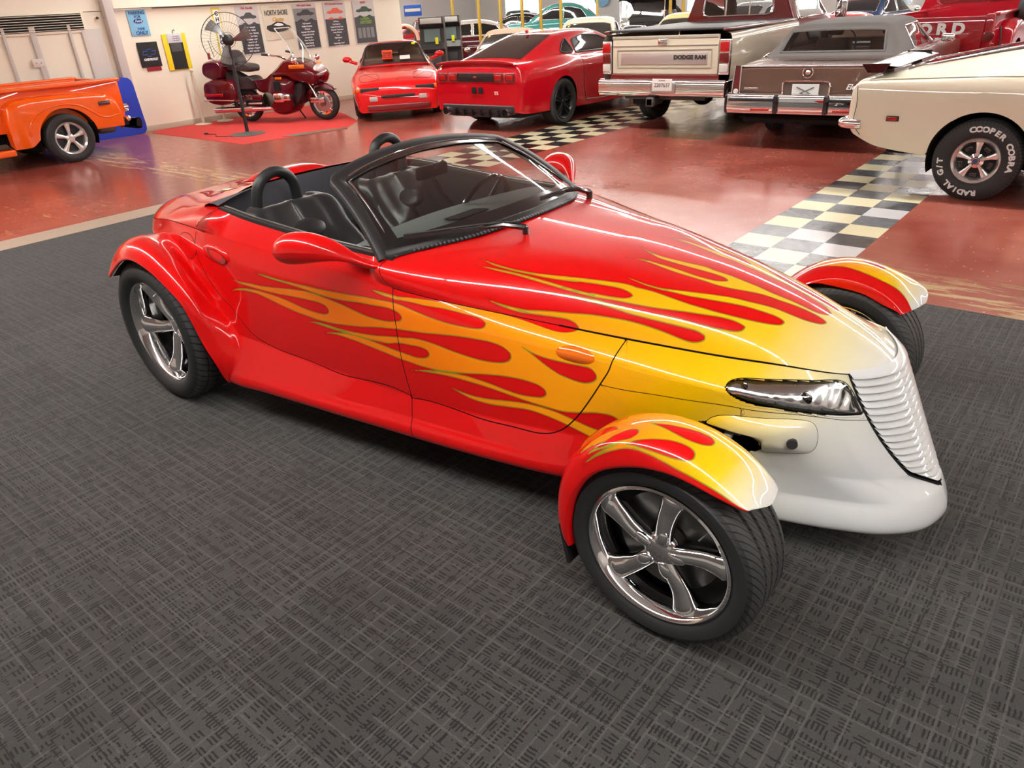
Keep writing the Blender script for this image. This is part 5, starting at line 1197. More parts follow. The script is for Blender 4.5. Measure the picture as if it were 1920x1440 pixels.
    # cab
    K = Hull([(1.06, [(0,1.86),(.45,1.855),(.66,1.83),(.72,1.77),(.80,1.55),(.90,1.33),(.985,1.25),(1.015,1.1),(1.01,.7),(.96,.45)]), (1.10, [(0,1.89),(.47,1.885),(.68,1.855),(.74,1.78),(.82,1.55),(.92,1.33),(1.0,1.26),(1.02,1.1),(1.015,.7),(.96,.45)]), (1.7, [(0,1.91),(.48,1.905),(.69,1.875),(.75,1.79),(.83,1.55),(.925,1.33),(1.0,1.26),(1.02,1.1),(1.015,.7),(.96,.45)]), (2.2, [(0,1.89),(.48,1.88),(.68,1.85),(.74,1.77),(.83,1.55),(.925,1.33),(1.0,1.26),(1.02,1.1),(1.015,.7),(.96,.45)]),
             (2.55, [(0,1.60),(.5,1.59),(.73,1.57),(.79,1.52),(.86,1.42),(.93,1.31),(1.0,1.24),(1.02,1.1),(1.015,.7),(.96,.45)]), (2.8, [(0,1.30),(.5,1.30),(.78,1.29),(.84,1.28),(.89,1.27),(.95,1.25),(1.0,1.2),(1.02,1.08),(1.015,.7),(.96,.45)]), (4.1, [(0,1.18),(.5,1.18),(.78,1.17),(.86,1.16),(.92,1.14),(.96,1.1),(.99,1.02),(1.0,.9),(.99,.7),(.95,.5)])], du=8)
    side_win = [(1.30,1.34),(1.33,1.60),(1.42,1.76),(2.1,1.76),(2.28,1.62),(2.52,1.36)]
    K.mesh('cab', mar, c, caps=(False, True), holes=[('side', side_win, 2.5, 5.6), ('top', [(2.24,0),(2.24,.62),(2.76,.76),(2.76,0)], 0, 2.6)])
    for sd in (-1, 1): K.patch('side', side_win, 'side_window', CARGLASS, c, side=sd, v0=2.5, v1=6, smooth=False, edge=(.012, CHROME))
    # cab back with its sliding window
    Z = [(-.66,1.83),(-.72,1.77),(-.90,1.33),(-.95,1.10),(.95,1.10),(.90,1.33),(.72,1.77),(.66,1.83)]
    wn = [(-.60,1.42),(-.55,1.74),(.55,1.74),(.60,1.42)]
    bk = B(); o_ = fillet([(y, z) for y, z in Z], .05, 0); i_ = fillet(wn, .09, 0)
    ang = np.linspace(0, 2*PI, 73)[:-1]; cy, cz = 0, 1.55
    def ray_hit(P, a):
        P = np.array(P); d = np.array([math.cos(a), math.sin(a)]); best = None
        for k in range(len(P)):
            p, q = P[k]-[cy, cz], P[(k+1) % len(P)]-[cy, cz]; e = q-p; D = d[0]*e[1]-d[1]*e[0]
            if abs(D) < 1e-9: continue
            t = (p[0]*e[1]-p[1]*e[0])/D; u_ = (p[0]*d[1]-p[1]*d[0])/D
            if t > 0 and -1e-6 <= u_ <= 1+1e-6: best = t if best is None else max(best, t)
        return (cy+d[0]*best, cz+d[1]*best)
    bk.grid(np.array([[(1.065,)+ray_hit(o_, a) for a in list(ang)+[ang[0]]], [(1.055,)+ray_hit(i_, a) for a in list(ang)+[ang[0]]]])); bk.obj('cab_back', mar, c)
    fr_ = B().tube([(1.05,)+ray_hit(i_, a) for a in ang], .016, 8, closed=True); fr_.cyl((1.05, -.2, 1.42), (1.05, -.2, 1.74), .012); fr_.cyl((1.05, .2, 1.42), (1.05, .2, 1.74), .012); fr_.obj('rear_window_frame', CHROME, c)
    B().poly([(1.06,)+ray_hit(i_, a) for a in ang]).obj('rear_window', CARGLASS, c)
    se = B().box((1.5, 0, 1.15), (.5, 1.5, .5), .05); se.obj('bench_seat', mat('seat_maroon', rgb(70, 26, 24), .8), c)
    for sd in (-1, 1):
        m_ = B().box((2.45, sd*1.16, 1.45), (.05, .18, .30), .02); m_.cyl((2.45, sd*1.0, 1.35), (2.45, sd*1.1, 1.40), .012); m_.obj('wing_mirror', CHROME, c)
    return c
def eldorado():
    c = empty('sedan', 'brown luxury coupe seen from behind with grey padded vinyl roof', 'car', (-3.36, 10.80, 0), HEAD_Y+.06)
    br = paint('sedan_brown', rgb(104, 80, 68), .28, .25); vin = mat('vinyl_roof', rgb(104, 100, 98), .75); br2 = paint('sedan_brown_top', rgb(122, 98, 84), .28, .3)
    S = [(-1.42, [(0,.92),(.45,.92),(.74,.915),(.84,.90),(.87,.80),(.875,.62),(.86,.42)]), (-1.36, [(0,.955),(.45,.955),(.75,.95),(.86,.93),(.895,.82),(.90,.60),(.88,.36)]), (-.8, [(0,.985),(.45,.985),(.76,.98),(.88,.955),(.915,.84),(.915,.58),(.88,.30)]), (-.3, [(0,1.0),(.45,1.0),(.76,.99),(.88,.965),(.92,.85),(.92,.56),(.88,.28)]),
         (.3, [(0,1.0),(.45,1.0),(.76,1.0),(.88,.98),(.915,.85),(.915,.55),(.88,.26)]), (1.5, [(0,.98),(.45,.98),(.76,.98),(.87,.965),(.905,.84),(.90,.55),(.87,.25)]), (2.4, [(0,.98),(.45,.98),(.76,.975),(.87,.95),(.905,.82),(.90,.55),(.87,.27)]), (3.7, [(0,.90),(.45,.90),(.76,.90),(.86,.88),(.88,.78),(.875,.55),(.85,.35)]), (3.76, [(0,.85),(.45,.85),(.7,.85),(.8,.83),(.83,.75),(.82,.55),(.8,.4)])]
    H = Hull(S); H.mesh('body', br, c, arches=[(0, .33, .37), (2.9, .33, .37)])
    for sd in (-1, 1):
        for x in (0, 2.9): arch_liner(c, x, .33, .37, .90, sd); road_wheel(c, (x, sd*.77, .335), .34, .20, .21, sd, 'disc')
        t = bpy.data.objects.new('tail_lamp', None); link(t, c)
        q = [(-1.425, sd*.875, .955), (-1.425, sd*.80, .955), (-1.44, sd*.80, .60), (-1.44, sd*.90, .60)]
        B().prism(q, (.05, 0, 0)).obj('lamp_lens', DARKRED, t); B().tube([Vector(p)-Vector((.006, 0, 0)) for p in q], .010, 6, closed=True).obj('lamp_bezel', CHROME, t)
        B().sphere((-1.452, sd*.845, .665), .03, 12, 8, (.3, 1, 1)).obj('reverse_lens', CLEAR, t)
        B().box((-1.605, sd*.48, .475), (.008, .22, .022), .004).obj('bumper_reflector', REDLENS, c)
        B().box((-1.585, sd*.60, .585), (.03, .56, .035), .01).obj('bumper_strip', BLACK, c)
        wm = B().box((1.75, sd*.95, 1.03), (.12, .16, .10), .03); wm.obj('wing_mirror', CHROME, c)
    yb = np.linspace(-.93, .93, 11)
    bp = B().grid(arcgrid([[(-1.44, y, .65) for y in yb], [(-1.56+.04*(y/.9)**4, y, .645) for y in yb], [(-1.59+.04*(y/.9)**4, y, .61) for y in yb], [(-1.595+.04*(y/.9)**4, y, .50) for y in yb], [(-1.58+.04*(y/.9)**4, y, .43) for y in yb], [(-1.42, y, .415) for y in yb]], 20, 30)); bp.obj('bumper', CHROME, c, angle=50)
    for sd in (-1, 1): B().box((-1.35, sd*.925, .53), (.42, .04, .22), .02).obj('bumper_end', BLACKGLOSS, c); B().box((-1.60, sd*.29, .54), (.06, .06, .21), .02).obj('bumper_guard', BLACKGLOSS, c)
    pr_ = B(); pr_.tube([(-1.448, -.27, .58), (-1.455, -.27, .76), (-1.453, -.24, .785), (-1.453, .24, .785), (-1.455, .27, .76), (-1.448, .27, .58)], .011, 8); pr_.obj('plate_surround', CHROME, c)
    B().box((-1.435, 0, .67), (.02, .52, .20)).obj('plate_recess', mat('sedan_dark', rgb(80, 62, 54), .5), c)
    pl = B().box((-1.46, 0, .67), (.010, .31, .165), .004).obj('licence_plate', mat('plate_grey', rgb(190, 190, 188), .5), c)
    pc_ = B(); pc_.tube([(-1.468, -.10, .72), (-1.468, .10, .63)], .007, 6); pc_.tube([(-1.468, .10, .72), (-1.468, -.10, .63)], .007, 6); pc_.box((-1.467, -.12, .62), (.004, .03, .03)); pc_.box((-1.467, .12, .62), (.004, .03, .03)); pc_.obj('plate_device', mat('plate_dark', rgb(70, 70, 72), .5), pl)
    wr = B().tube([(-1.43, .058*math.cos(a), .875+.058*math.sin(a)) for a in np.linspace(2.2, 7.2, 24)], .009, 8); wr.sphere((-1.43, 0, .875), .03, 14, 8, (.4, 1, 1)); wr.obj('boot_crest', CHROME, c)
    label_text(c, 'boot_script', 'Eldorado', .085, (-1.440, -.60, .72), (0, -1, 0), (0, 0, 1), LEAD, 1, .002, .001, .35)
    B().box((-1.437, .66, .70), (.006, .17, .018), .003).obj('boot_badge', CHROME, c)
    ti = B().box((-1.40, 0, .945), (.03, 1.62, .012), .004); ti.obj('boot_edge', CHROME, c)
    # padded roof with upright back light
    R = [(-.62, [(0,.985),(.40,.985),(.66,.985),(.76,.985),(.80,.98)]), (-.58, [(0,1.02),(.40,1.02),(.655,1.02),(.745,1.01),(.80,.985)]), (-.30, [(0,1.30),(.38,1.295),(.585,1.275),(.68,1.18),(.80,.985)]), (-.18, [(0,1.345),(.38,1.34),(.575,1.315),(.67,1.20),(.80,.985)]), (.2, [(0,1.375),(.38,1.37),(.57,1.34),(.665,1.21),(.80,.985)]),
         (.9, [(0,1.375),(.38,1.37),(.57,1.34),(.66,1.21),(.79,.98)]), (1.25, [(0,1.34),(.38,1.335),(.57,1.31),(.66,1.19),(.79,.98)]), (1.75, [(0,1.09),(.4,1.085),(.62,1.075),(.70,1.04),(.78,.975)]), (1.95, [(0,.985),(.4,.985),(.66,.985),(.74,.98),(.78,.975)])]
    K = Hull(R, du=12, dv=10)
    rw = [(-.555,0),(-.555,.60),(-.34,.545),(-.34,0)]; sw = [(.28,1.0),(.30,1.26),(1.15,1.27),(1.62,1.04),(1.70,.995)]; fw = [(1.28,0),(1.28,.57),(1.90,.68),(1.90,0)]
    K.mesh('vinyl_roof', vin, c, caps=(False, False), holes=[('top', rw, 0, 2.5), ('side', sw, 2.3, 4), ('top', fw, 0, 2.6)], region=None)
    g = np.array([[K.at('top', x, abs(y), .0, -1 if y < 0 else 1, v1=2.6)[0] for y in np.linspace(-1, 1, 15)*np.interp(x, [-.56, -.33], [.62, .56])] for x in np.linspace(-.565, -.33, 8)])
    B().grid(g).obj('rear_window', CARGLASS, c, angle=80)
    B().tube(np.concatenate([g[0], g[1:-1, -1], g[-1, ::-1], g[-2:0:-1, 0]]).tolist(), .016, 8, closed=True).obj('rear_window_trim', vin, c)
    g = np.array([[K.at('top', x, abs(y), .0, -1 if y < 0 else 1, v1=2.6)[0] for y in np.linspace(-1, 1, 15)*np.interp(x, [1.27, 1.92], [.58, .69])] for x in np.linspace(1.27, 1.92, 8)])
    B().grid(g).obj('windscreen', CARGLASS, c, angle=80)
    for sd in (-1, 1):
        K.patch('side', sw, 'side_window', CARGLASS, c, side=sd, v0=2.3, smooth=False, edge=(.012, CHROME))
        K.line('side', [(-.60,.99),(.2,.99),(1.7,.985)], 'belt_trim', CHROME, c, .010, .004, sd, v0=3)
    it = bpy.data.objects.new('interior', None); link(it, c)
    B().box((.15, 0, .74), (.5, 1.4, .40), .08).obj('rear_bench', mat('beige_cloth', rgb(90, 76, 66), .9), it); B().box((-.25, 0, .97), (.5, 1.3, .03)).obj('parcel_shelf', mat('dark_shelf', (.03, .026, .024), .9), it)
    for y in (-.36, .36): B().box((.95, y, .90), (.14, .48, .42), .05).obj('front_seat', mat('beige_cloth', rgb(90, 76, 66), .9), it); B().box((.95, y, 1.20), (.10, .22, .12), .04).obj('head_rest', BLACK, it)
    B().tube([(1.35+.04*math.sin(a), .36+.19*math.cos(a), 1.02+.19*math.sin(a)) for a in np.linspace(0, 2*PI, 25)[:-1]], .013, 8, closed=True).obj('steering_wheel', BLACK, it)
    B().box((1.55, 0, .96), (.35, 1.4, .10), .04).obj('dash_top', BLACK, it)
    B().cyl((-1.46, -.66, .30), (-1.2, -.66, .32), .03, n=14).obj('exhaust_tip', STEEL, c)
    ds = K and B().tube([(-1.30, 0, .975), (-1.34, 0, .955)], .012, 6); ds.obj('boot_ornament', CHROME, c)
    underside(c, -1.3, 3.5, .78, .33)
    return c
def mustang():
    c = empty('fastback', 'cream white fastback muscle car, rear quarter seen from its right side', 'car', (-1.115, 8.46, 0), .0)
    w = paint('fastback_white', rgb(226, 218, 196)); 
    S = [(-1.13, [(0,.93),(.4,.93),(.70,.925),(.78,.90),(.80,.80),(.80,.66),(.74,.56)]), (-1.06, [(0,.985),(.4,.985),(.72,.98),(.82,.945),(.845,.82),(.85,.66),(.80,.50)]), (-.8, [(0,1.01),(.4,1.01),(.72,1.0),(.84,.965),(.875,.83),(.88,.62),(.83,.40)]), (-.45, [(0,1.03),(.4,1.03),(.71,1.02),(.85,.98),(.895,.84),(.90,.60),(.85,.36)]),
         (0, [(0,1.06),(.4,1.06),(.70,1.055),(.84,1.005),(.90,.86),(.905,.62),(.87,.34)]), (.5, [(0,1.08),(.4,1.08),(.70,1.07),(.82,1.0),(.88,.84),(.89,.58),(.85,.27)]), (1.2, [(0,1.0),(.4,1.0),(.70,.99),(.81,.95),(.86,.80),(.86,.55),(.82,.24)]), (2.2, [(0,.98),(.4,.98),(.70,.96),(.81,.92),(.86,.78),(.86,.55),(.82,.26)]), (3.4, [(0,.90),(.4,.90),(.70,.88),(.80,.84),(.83,.72),(.82,.52),(.78,.36)]), (3.6, [(0,.78),(.4,.78),(.6,.77),(.7,.75),(.74,.68),(.72,.55),(.70,.45)])]
    H = Hull(S, du=12); H.mesh('body', w, c, arches=[(0, .345, .40), (2.74, .345, .40)])
    R = [(-1.0, [(0,1.005),(.4,1.0),(.66,.995),(.74,.99),(.80,.98)]), (-.55, [(0,1.10),(.4,1.095),(.64,1.075),(.74,1.03),(.82,1.0)]), (0, [(0,1.205),(.38,1.20),(.60,1.17),(.72,1.10),(.83,1.02)]), (.5, [(0,1.28),(.36,1.275),(.56,1.24),(.68,1.14),(.81,1.02)]), (1.0, [(0,1.31),(.36,1.305),(.54,1.27),(.65,1.15),(.77,1.0)]), (1.5, [(0,1.27),(.36,1.26),(.54,1.23),(.64,1.13),(.76,.98)]), (2.1, [(0,1.0),(.4,.99),(.64,.98),(.70,.975),(.74,.97)])]
    K = Hull(R, du=12); K.mesh('roof', w, c, caps=(False, False))
    g = np.array([[K.at('top', x, abs(y), .006, -1 if y < 0 else 1, v1=2.6)[0] for y in np.linspace(-1, 1, 15)*np.interp(x, [-.75, .3], [.60, .50])] for x in np.linspace(-.72, .35, 12)])
    B().grid(g).obj('rear_window', DARKGLASS, c, angle=80); B().tube(np.concatenate([g[0], g[1:-1, -1], g[-1, ::-1], g[-2:0:-1, 0]]).tolist(), .011, 8, closed=True).obj('rear_window_trim', CHROME, c)
    for sd in (-1, 1):
        for x in (0, 2.74): arch_liner(c, x, .345, .40, .88, sd)
        ww = road_wheel(c, (0, sd*.775, .338), .345, .192, .24, sd, 'mag', rot=90, face_in=.03) if sd < 0 else road_wheel(c, (0, sd*.775, .338), .345, .192, .24, sd, 'mag', rot=90)
        road_wheel(c, (2.74, sd*.78, .338), .345, .192, .22, sd, 'mag', rot=90)
        if sd < 0:
            ww.name = 'rear_wheel'
            for k, (ch, a0) in enumerate([(ch, 90+44-11*i) for i, ch in enumerate('COOPER')]+[(ch, 42-10.6*i) for i, ch in enumerate('COBRA')]+[(ch, -62-10.6*i) for i, ch in enumerate('RADIAL')]+[(ch, 205-11*i) for i, ch in enumerate('G/T')]):
                pass
            for word, mid, step in (('COOPER', 78, 10.5), ('COBRA', 10, 10.5), ('RADIAL', -108, 10.5), ('G/T', 193, 11)):
                for i, ch in enumerate(word):
                    a = math.radians(mid-step*(i-(len(word)-1)/2)); r = .268
                    up = Vector((math.cos(a), 0, math.sin(a))); 
                    text('tyre_lettering', ch, .062, LEAD, ww, frame(up*r+Vector((0, -.1215, 0)), Vector((math.sin(a), 0, -math.cos(a))), up), .0015, 'CENTER', .003, 1.15)
            pk = B()
            for k in range(5):
                a = math.radians(90+36+72*k); pk.box((.118*math.cos(a), -.075, .118*math.sin(a)), (.06, .02, .035), .015, M=Matrix.Rotation(-a+PI/2, 3, 'Y'))
            pk.obj('wheel_slots', BLACKGLOSS, ww)
            B().cyl((0, -.105, 0), (0, -.09, 0), .022, n=16).obj('centre_cap', mat('cap_blue', rgb(70, 90, 130), .3, .5), ww)
        B().box((-.98+.26, sd*.893, .665), (.105, .02, .045), .004).obj('marker_bezel', BLACK, c); B().box((-.98+.26, sd*.90, .665), (.085, .02, .030), .004).obj('side_marker', REDLENS, c)
        B().tube(smooth_line([(-1.0, sd*.84, .60), (-1.10, sd*.835, .60), (-1.17, sd*.80, .60), (-1.19, sd*.70, .60)], 16), .045, 10).obj('bumper_end', CHROME, c, angle=80)
        H.line('side', [(-1.08,.93),(-1.06,.80),(-1.07,.62),(-1.0,.50)], 'quarter_seam', VOID, c, .003, .001, sd, v0=2.5)
        K.patch('side', [(.75,1.02),(.80,1.20),(1.3,1.20),(1.85,1.0)], 'side_window', DARKGLASS, c, side=sd, v0=2.3, smooth=False, edge=(.01, CHROME))
        tl = B()
        for k in range(3): tl.box((-1.135, sd*(.42+.11*k), .80), (.02, .085, .15), .01)
        tl.obj('tail_lamps', REDLENS, c)
    B().box((-1.17, 0, .60), (.07, 1.5, .09), .03).obj('bumper', CHROME, c)
    sp = B()
    sp.grid(arcgrid([[(-.78, y, 1.085) for y in np.linspace(-.74, .74, 7)], [(-.92, y, 1.10) for y in np.linspace(-.76, .76, 7)], [(-1.05, y, 1.105) for y in np.linspace(-.76, .76, 7)], [(-1.05, y, 1.085) for y in np.linspace(-.76, .76, 7)], [(-.90, y, 1.07) for y in np.linspace(-.74, .74, 7)], [(-.78, y, 1.08) for y in np.linspace(-.74, .74, 7)]], 20, 14))
    for y in (-.5, .5): sp.box((-.92, y, 1.045), (.10, .03, .08), .01)
    for y in (-.76, .76): sp.prism([(-1.09, y, 1.11), (-.84, y, 1.115), (-.90, y, 1.035), (-1.03, y, 1.035)], (0, .018, 0))
    sp.obj('rear_spoiler', BLACKGLOSS, c)
    m_ = B().box((2.0-.2, -.97, 1.03), (.1, .16, .11), .03); m_.obj('wing_mirror', CHROME, c)
    underside(c, -.8, 3.4, .66, .38)
    return c
def porsche():
    c = empty('sports_car', 'red sports coupe facing the room with a do-not-touch card in its windscreen', 'car', (-13.25, 11.93, .004), math.radians(-42))
    red = paint('sports_red', rgb(214, 16, 20)); blk = mat('trim_black', (.02, .02, .022), .5); tan = mat('tan_seat', rgb(128, 106, 84), .85)
    S = [(-.78, [(0,.78),(.4,.78),(.66,.77),(.74,.72),(.78,.60),(.78,.45),(.75,.30)]), (-.5, [(0,.92),(.4,.915),(.68,.89),(.79,.80),(.84,.66),(.84,.45),(.80,.24)]), (0, [(0,.96),(.4,.95),(.66,.93),(.79,.86),(.868,.70),(.865,.45),(.82,.22)]), (.6, [(0,.95),(.4,.94),(.66,.91),(.76,.86),(.83,.70),(.83,.45),(.80,.20)]), (1.3, [(0,.93),(.4,.92),(.64,.90),(.74,.85),(.81,.70),(.81,.45),(.79,.20)]), (1.9, [(0,.86),(.4,.86),(.64,.845),(.76,.80),(.83,.68),(.83,.45),(.80,.20)]),
         (2.4, [(0,.80),(.4,.795),(.62,.78),(.76,.765),(.855,.66),(.855,.44),(.80,.22)]), (2.85, [(0,.725),(.4,.72),(.60,.705),(.73,.695),(.82,.60),(.82,.42),(.78,.22)]), (3.12, [(0,.66),(.4,.655),(.58,.645),(.70,.635),(.77,.56),(.775,.42),(.75,.20)]), (3.24, [(0,.60),(.4,.59),(.56,.58),(.66,.565),(.72,.52),(.73,.42),(.72,.18)]), (3.29, [(0,.52),(.4,.51),(.55,.50),(.63,.49),(.68,.46),(.69,.40),(.68,.16)])]
    H = Hull(S); H.mesh('body', red, c, arches=[(0, .31, .35), (2.4, .31, .35)])
    for sd in (-1, 1):
        for x in (0, 2.4): arch_liner(c, x, .31, .35, .83, sd); road_wheel(c, (x, sd*.74, .308), .313, .20, .21, sd, 'five', n=5)
        B().add(*rounded_bar((3.20, sd*.50, .535), (.16, .34, .085), .012)).obj('bumper_pad', blk, c)
        B().box((3.19, sd*.705, .545), (.13, .09, .075), .02).obj('indicator', AMBER, c)
        B().box((2.95, sd*.815, .50), (.09, .03, .05), .01).obj('side_marker', AMBER, c)
        B().box((3.285, sd*.45, .385), (.03, .15, .085), .02).obj('fog_lamp', CLEAR, c)
        H.line('top', [(2.62,.36),(2.62,.66),(3.02,.62),(3.02,.36),(2.62,.36)], 'headlamp_lid_seam', VOID, c, .004, .0, sd, v1=3.2)
        H.line('top', [(1.75,.62),(2.4,.61),(3.05,.30)], 'bonnet_seam', VOID, c, .003, .0, sd, v1=3.2)
        m_ = B().sphere((1.40, sd*.93, .985), .1, 14, 10, (.6, .95, .55)); m_.cyl((1.45, sd*.74, .90), (1.42, sd*.88, .95), .03); m_.obj('wing_mirror', red, c)
    B().box((3.305, 0, .42), (.03, .62, .05), .01).obj('grille_slot', blk, c)
    B().box((3.31, 0, .235), (.05, 1.15, .10), .02).obj('air_dam', mat('sports_red_dark', rgb(120, 8, 12), .4, 0, .6), c)
    B().sphere((3.02, 0, .69), .03, 12, 8, (1, .8, .25)).obj('bonnet_badge', mat('gold_badge', rgb(200, 160, 90), .3, .8), c)
    R = [(-.6, [(0,.93),(.35,.92),(.6,.90),(.66,.88),(.70,.86)]), (.0, [(0,1.09),(.34,1.08),(.54,1.05),(.64,.96),(.72,.88)]), (.5, [(0,1.205),(.33,1.195),(.50,1.165),(.60,1.02),(.72,.89)]), (.95, [(0,1.265),(.33,1.258),(.49,1.22),(.60,1.04),(.71,.88)]), (1.25, [(0,1.262),(.34,1.255),(.50,1.215),(.60,1.04),(.71,.87)]), (1.42, [(0,1.20),(.36,1.19),(.53,1.155),(.62,1.0),(.70,.865)]), (1.9, [(0,.93),(.4,.92),(.62,.90),(.68,.88),(.70,.85)]), (2.05, [(0,.86),(.4,.86),(.64,.85),(.68,.85),(.70,.84)])]
    fw = [(1.36,0),(1.36,.50),(1.93,.63),(1.98,0)]; sw = [(.35,.94),(.52,1.09),(.95,1.17),(1.25,1.155),(1.66,.92),(1.0,.92)]
    K = Hull(R, du=12, dv=10); K.mesh('roof', red, c, caps=(False, False), holes=[('top', fw, 0, 2.5), ('side', sw, 2.2, 4)])
    g = np.array([[K.at('top', x, abs(y), .0, -1 if y < 0 else 1, v1=2.6)[0] for y in np.linspace(-1, 1, 15)*np.interp(x, [1.35, 1.97], [.51, .645])] for x in np.linspace(1.35, 1.97, 8)])
    B().grid(g).obj('windscreen', CARGLASS, c, angle=80); B().tube(np.concatenate([g[0], g[1:-1, -1], g[-1, ::-1], g[-2:0:-1, 0]]).tolist(), .018, 8, closed=True).obj('windscreen_seal', blk, c)
    for sd in (-1, 1): K.patch('side', sw, 'side_window', CARGLASS, c, side=sd, v0=2.2, smooth=False, edge=(.012, blk))
    for y in (-.34, .34):
        s = bpy.data.objects.new('front_seat', None); link(s, c); B().box((.75, y, .80), (.14, .46, .62), .06, M=Matrix.Rotation(-.3, 3, 'Y')).obj('seat_back', tan, s); B().box((.70, y, 1.08), (.10, .26, .16), .05).obj('head_rest', tan, s)
    B().box((.55, 0, .955), (1.9, 1.30, .03), .01).obj('cabin_floor', mat('tan_dark', rgb(84, 70, 56), .9), c)
    B().box((1.55, 0, .93), (.45, 1.2, .10), .03).obj('dash_top', mat('tan_dash', rgb(110, 96, 80), .8), c)
    cd_ = B().box((1.80, -.12, 1.045), (.012, .20, .25), .002, M=Matrix.Rotation(-.95, 3, 'Y')); o = cd_.obj('notice_card', mat('card_orange', rgb(240, 74, 40), .6), c)
    base = Vector((1.805, -.12, 1.05)); up = Vector((-math.sin(.95), 0, math.cos(.95))).normalized(); nn = Vector((math.cos(.95), 0, math.sin(.95)))
    for i, t in enumerate(('PLEASE', 'DO NOT', 'TOUCH')): label_text(o, 'card_lettering', t, .062, tuple(base+up*(.03-.065*i)+nn*.008), (0, 1, 0), tuple(up), mat('card_ink', (.02, .01, .01), .6), .85, .001, .002)
    B().box((1.87, .22, .985), (.010, .20, .12), .002, M=Matrix.Rotation(-1.05, 3, 'Y')).obj('price_card', mat('card_white', rgb(225, 225, 222), .6), c)
    B().cyl((1.46, .42, 1.205), (1.465, .42, 1.215), .038, n=16).obj('yellow_sticker', mat('sticker_yellow', rgb(230, 235, 20), .6), c)
    underside(c, -.6, 3.1, .68, .24)
def stepside():
    c = empty('pickup_truck', 'orange stepside pickup bed by the left wall on five-spoke chrome wheels', 'pickup truck', (-13.66, 4.70, 0), -PI/2)
    o = paint('truck_orange', rgb(246, 96, 10)); S = []
    for x, zt in ((-.86, .62), (-.84, .76), (-.78, .87), (-.66, .925), (-.45, .955), (0, .975), (.35, .98), (.58, .965), (.70, .92), (.76, .82), (.785, .66)):
        w_ = .955 if abs(x) < .7 else .94
        S.append((x, [(.76, zt),(.84, zt),(w_-.035, zt-.015),(w_, zt-.07),(w_+.012, (zt+.50)/2),(w_+.01, .50),(w_-.01, .42 if x < .5 else .30)]))
    for sd in (-1, 1):
        H = Hull(S, du=6); H.mesh('step_fender', o, c, arches=[(0, .36, .425)], sides=(sd,), caps=(False, False), ymin=.2)
        for i in (0, -1):
            r = H.G[i].copy(); r[:, 1] *= (1 if sd < 0 else -1); B().poly([tuple(p) for p in r]+[(r[0][0], sd*.76, .35)]).obj('fender_end', o, c, smooth=False)
        L = [(-.62,.50),(-.47,.50),(-.40,.64),(-.22,.775),(0,.82),(.22,.79),(.42,.68),(.50,.55),(.50,.44)]
        H.line('side', [(-.80,.60),(-.52,.60),(-.44,.66),(-.25,.79),(0,.835),(.24,.80),(.44,.69),(.52,.56),(.53,.46)], 'fender_bead', o, c, .012, .0, sd)
        arch_liner(c, 0, .36, .425, .94, sd, .3)
        bd = B().box((.28, sd*.75, .80), (2.52, .05, .56), .01); bd.obj('bed_side', o, c)
        rl = B().box((.28, sd*.80, 1.09), (2.56, .15, .055), .02); rl.obj('bed_rail', o, c)
        st = B().box((1.2, sd*.86, .27), (.80, .24, .09), .02); st.obj('running_board', o, c)
        B().box((-.62, sd*.972, .785), (.17, .02, .06), .008).obj('marker_bezel', BLACKGLOSS, c); B().box((-.62, sd*.98, .78), (.14, .02, .03), .006).obj('side_marker', DARKRED, c)
        road_wheel(c, (0, sd*.86, .35), .352, .235, .24, sd, 'five', n=5, rot=90, face_in=.03); road_wheel(c, (2.9, sd*.80, .35), .35, .23, .22, sd, 'five', n=5)
        tl = B().cyl((-1.0, sd*.72, .66), (-1.06, sd*.72, .66), .055, n=20); tl.sphere((-1.0, sd*.80, .50), .045, 12, 8); tl.obj('tail_lamp', CHROME, c)
        B().cyl((-1.055, sd*.72, .66), (-1.075, sd*.72, .66), .045, n=20).obj('lamp_lens', REDLENS, c)
    B().box((-.985, 0, .84), (.05, 1.50, .50), .012).obj('tailgate', o, c)
    B().box((-.975, 0, .80), (.10, 1.62, .62)).obj('rear_post', o, c) if False else None
    B().box((.28, 0, .58), (2.5, 1.48, .05)).obj('bed_floor', mat('bed_wood', rgb(120, 60, 30), .6), c)
    B().box((1.52, 0, .83), (.05, 1.5, .54), .01).obj('bed_front', o, c)
    y_ = np.linspace(-.92, .92, 9)
    B().grid(arcgrid([[(-1.05, y, .50) for y in y_], [(-1.13, y, .50) for y in y_], [(-1.15, y, .43) for y in y_], [(-1.13, y, .35) for y in y_], [(-1.05, y, .34) for y in y_]], 14, 12)).obj('bumper', CHROME, c, angle=60)
    B().box((-1.02, 0, .43), (.14, 1.2, .10), .01).obj('bumper_bracket', BLACK, c)
    K = Hull([(1.62, [(0,1.72),(.5,1.71),(.68,1.66),(.74,1.5),(.84,1.15),(.93,1.05),(.95,.8),(.93,.35)]), (2.0, [(0,1.76),(.5,1.75),(.69,1.70),(.75,1.5),(.85,1.15),(.94,1.05),(.96,.8),(.93,.35)]), (2.7, [(0,1.72),(.5,1.71),(.68,1.66),(.74,1.5),(.85,1.15),(.94,1.05),(.96,.8),(.93,.35)]), (3.1, [(0,1.15),(.5,1.15),(.70,1.13),(.80,1.1),(.88,1.07),(.94,1.02),(.96,.8),(.93,.35)]), (4.6, [(0,1.05),(.5,1.05),(.7,1.03),(.80,1.0),(.86,.97),(.90,.93),(.93,.75),(.90,.40)])], du=5, dv=4)
    K.mesh('cab', o, c, arches=[(3.3, .36, .43)])
    underside(c, -.9, 4.3, .5, .42, .14)
    B().box((-.75, .42, .38), (.30, .22, .18), .06).obj('silencer', mat('dull_metal', (.16, .15, .14), .5, .6), c)
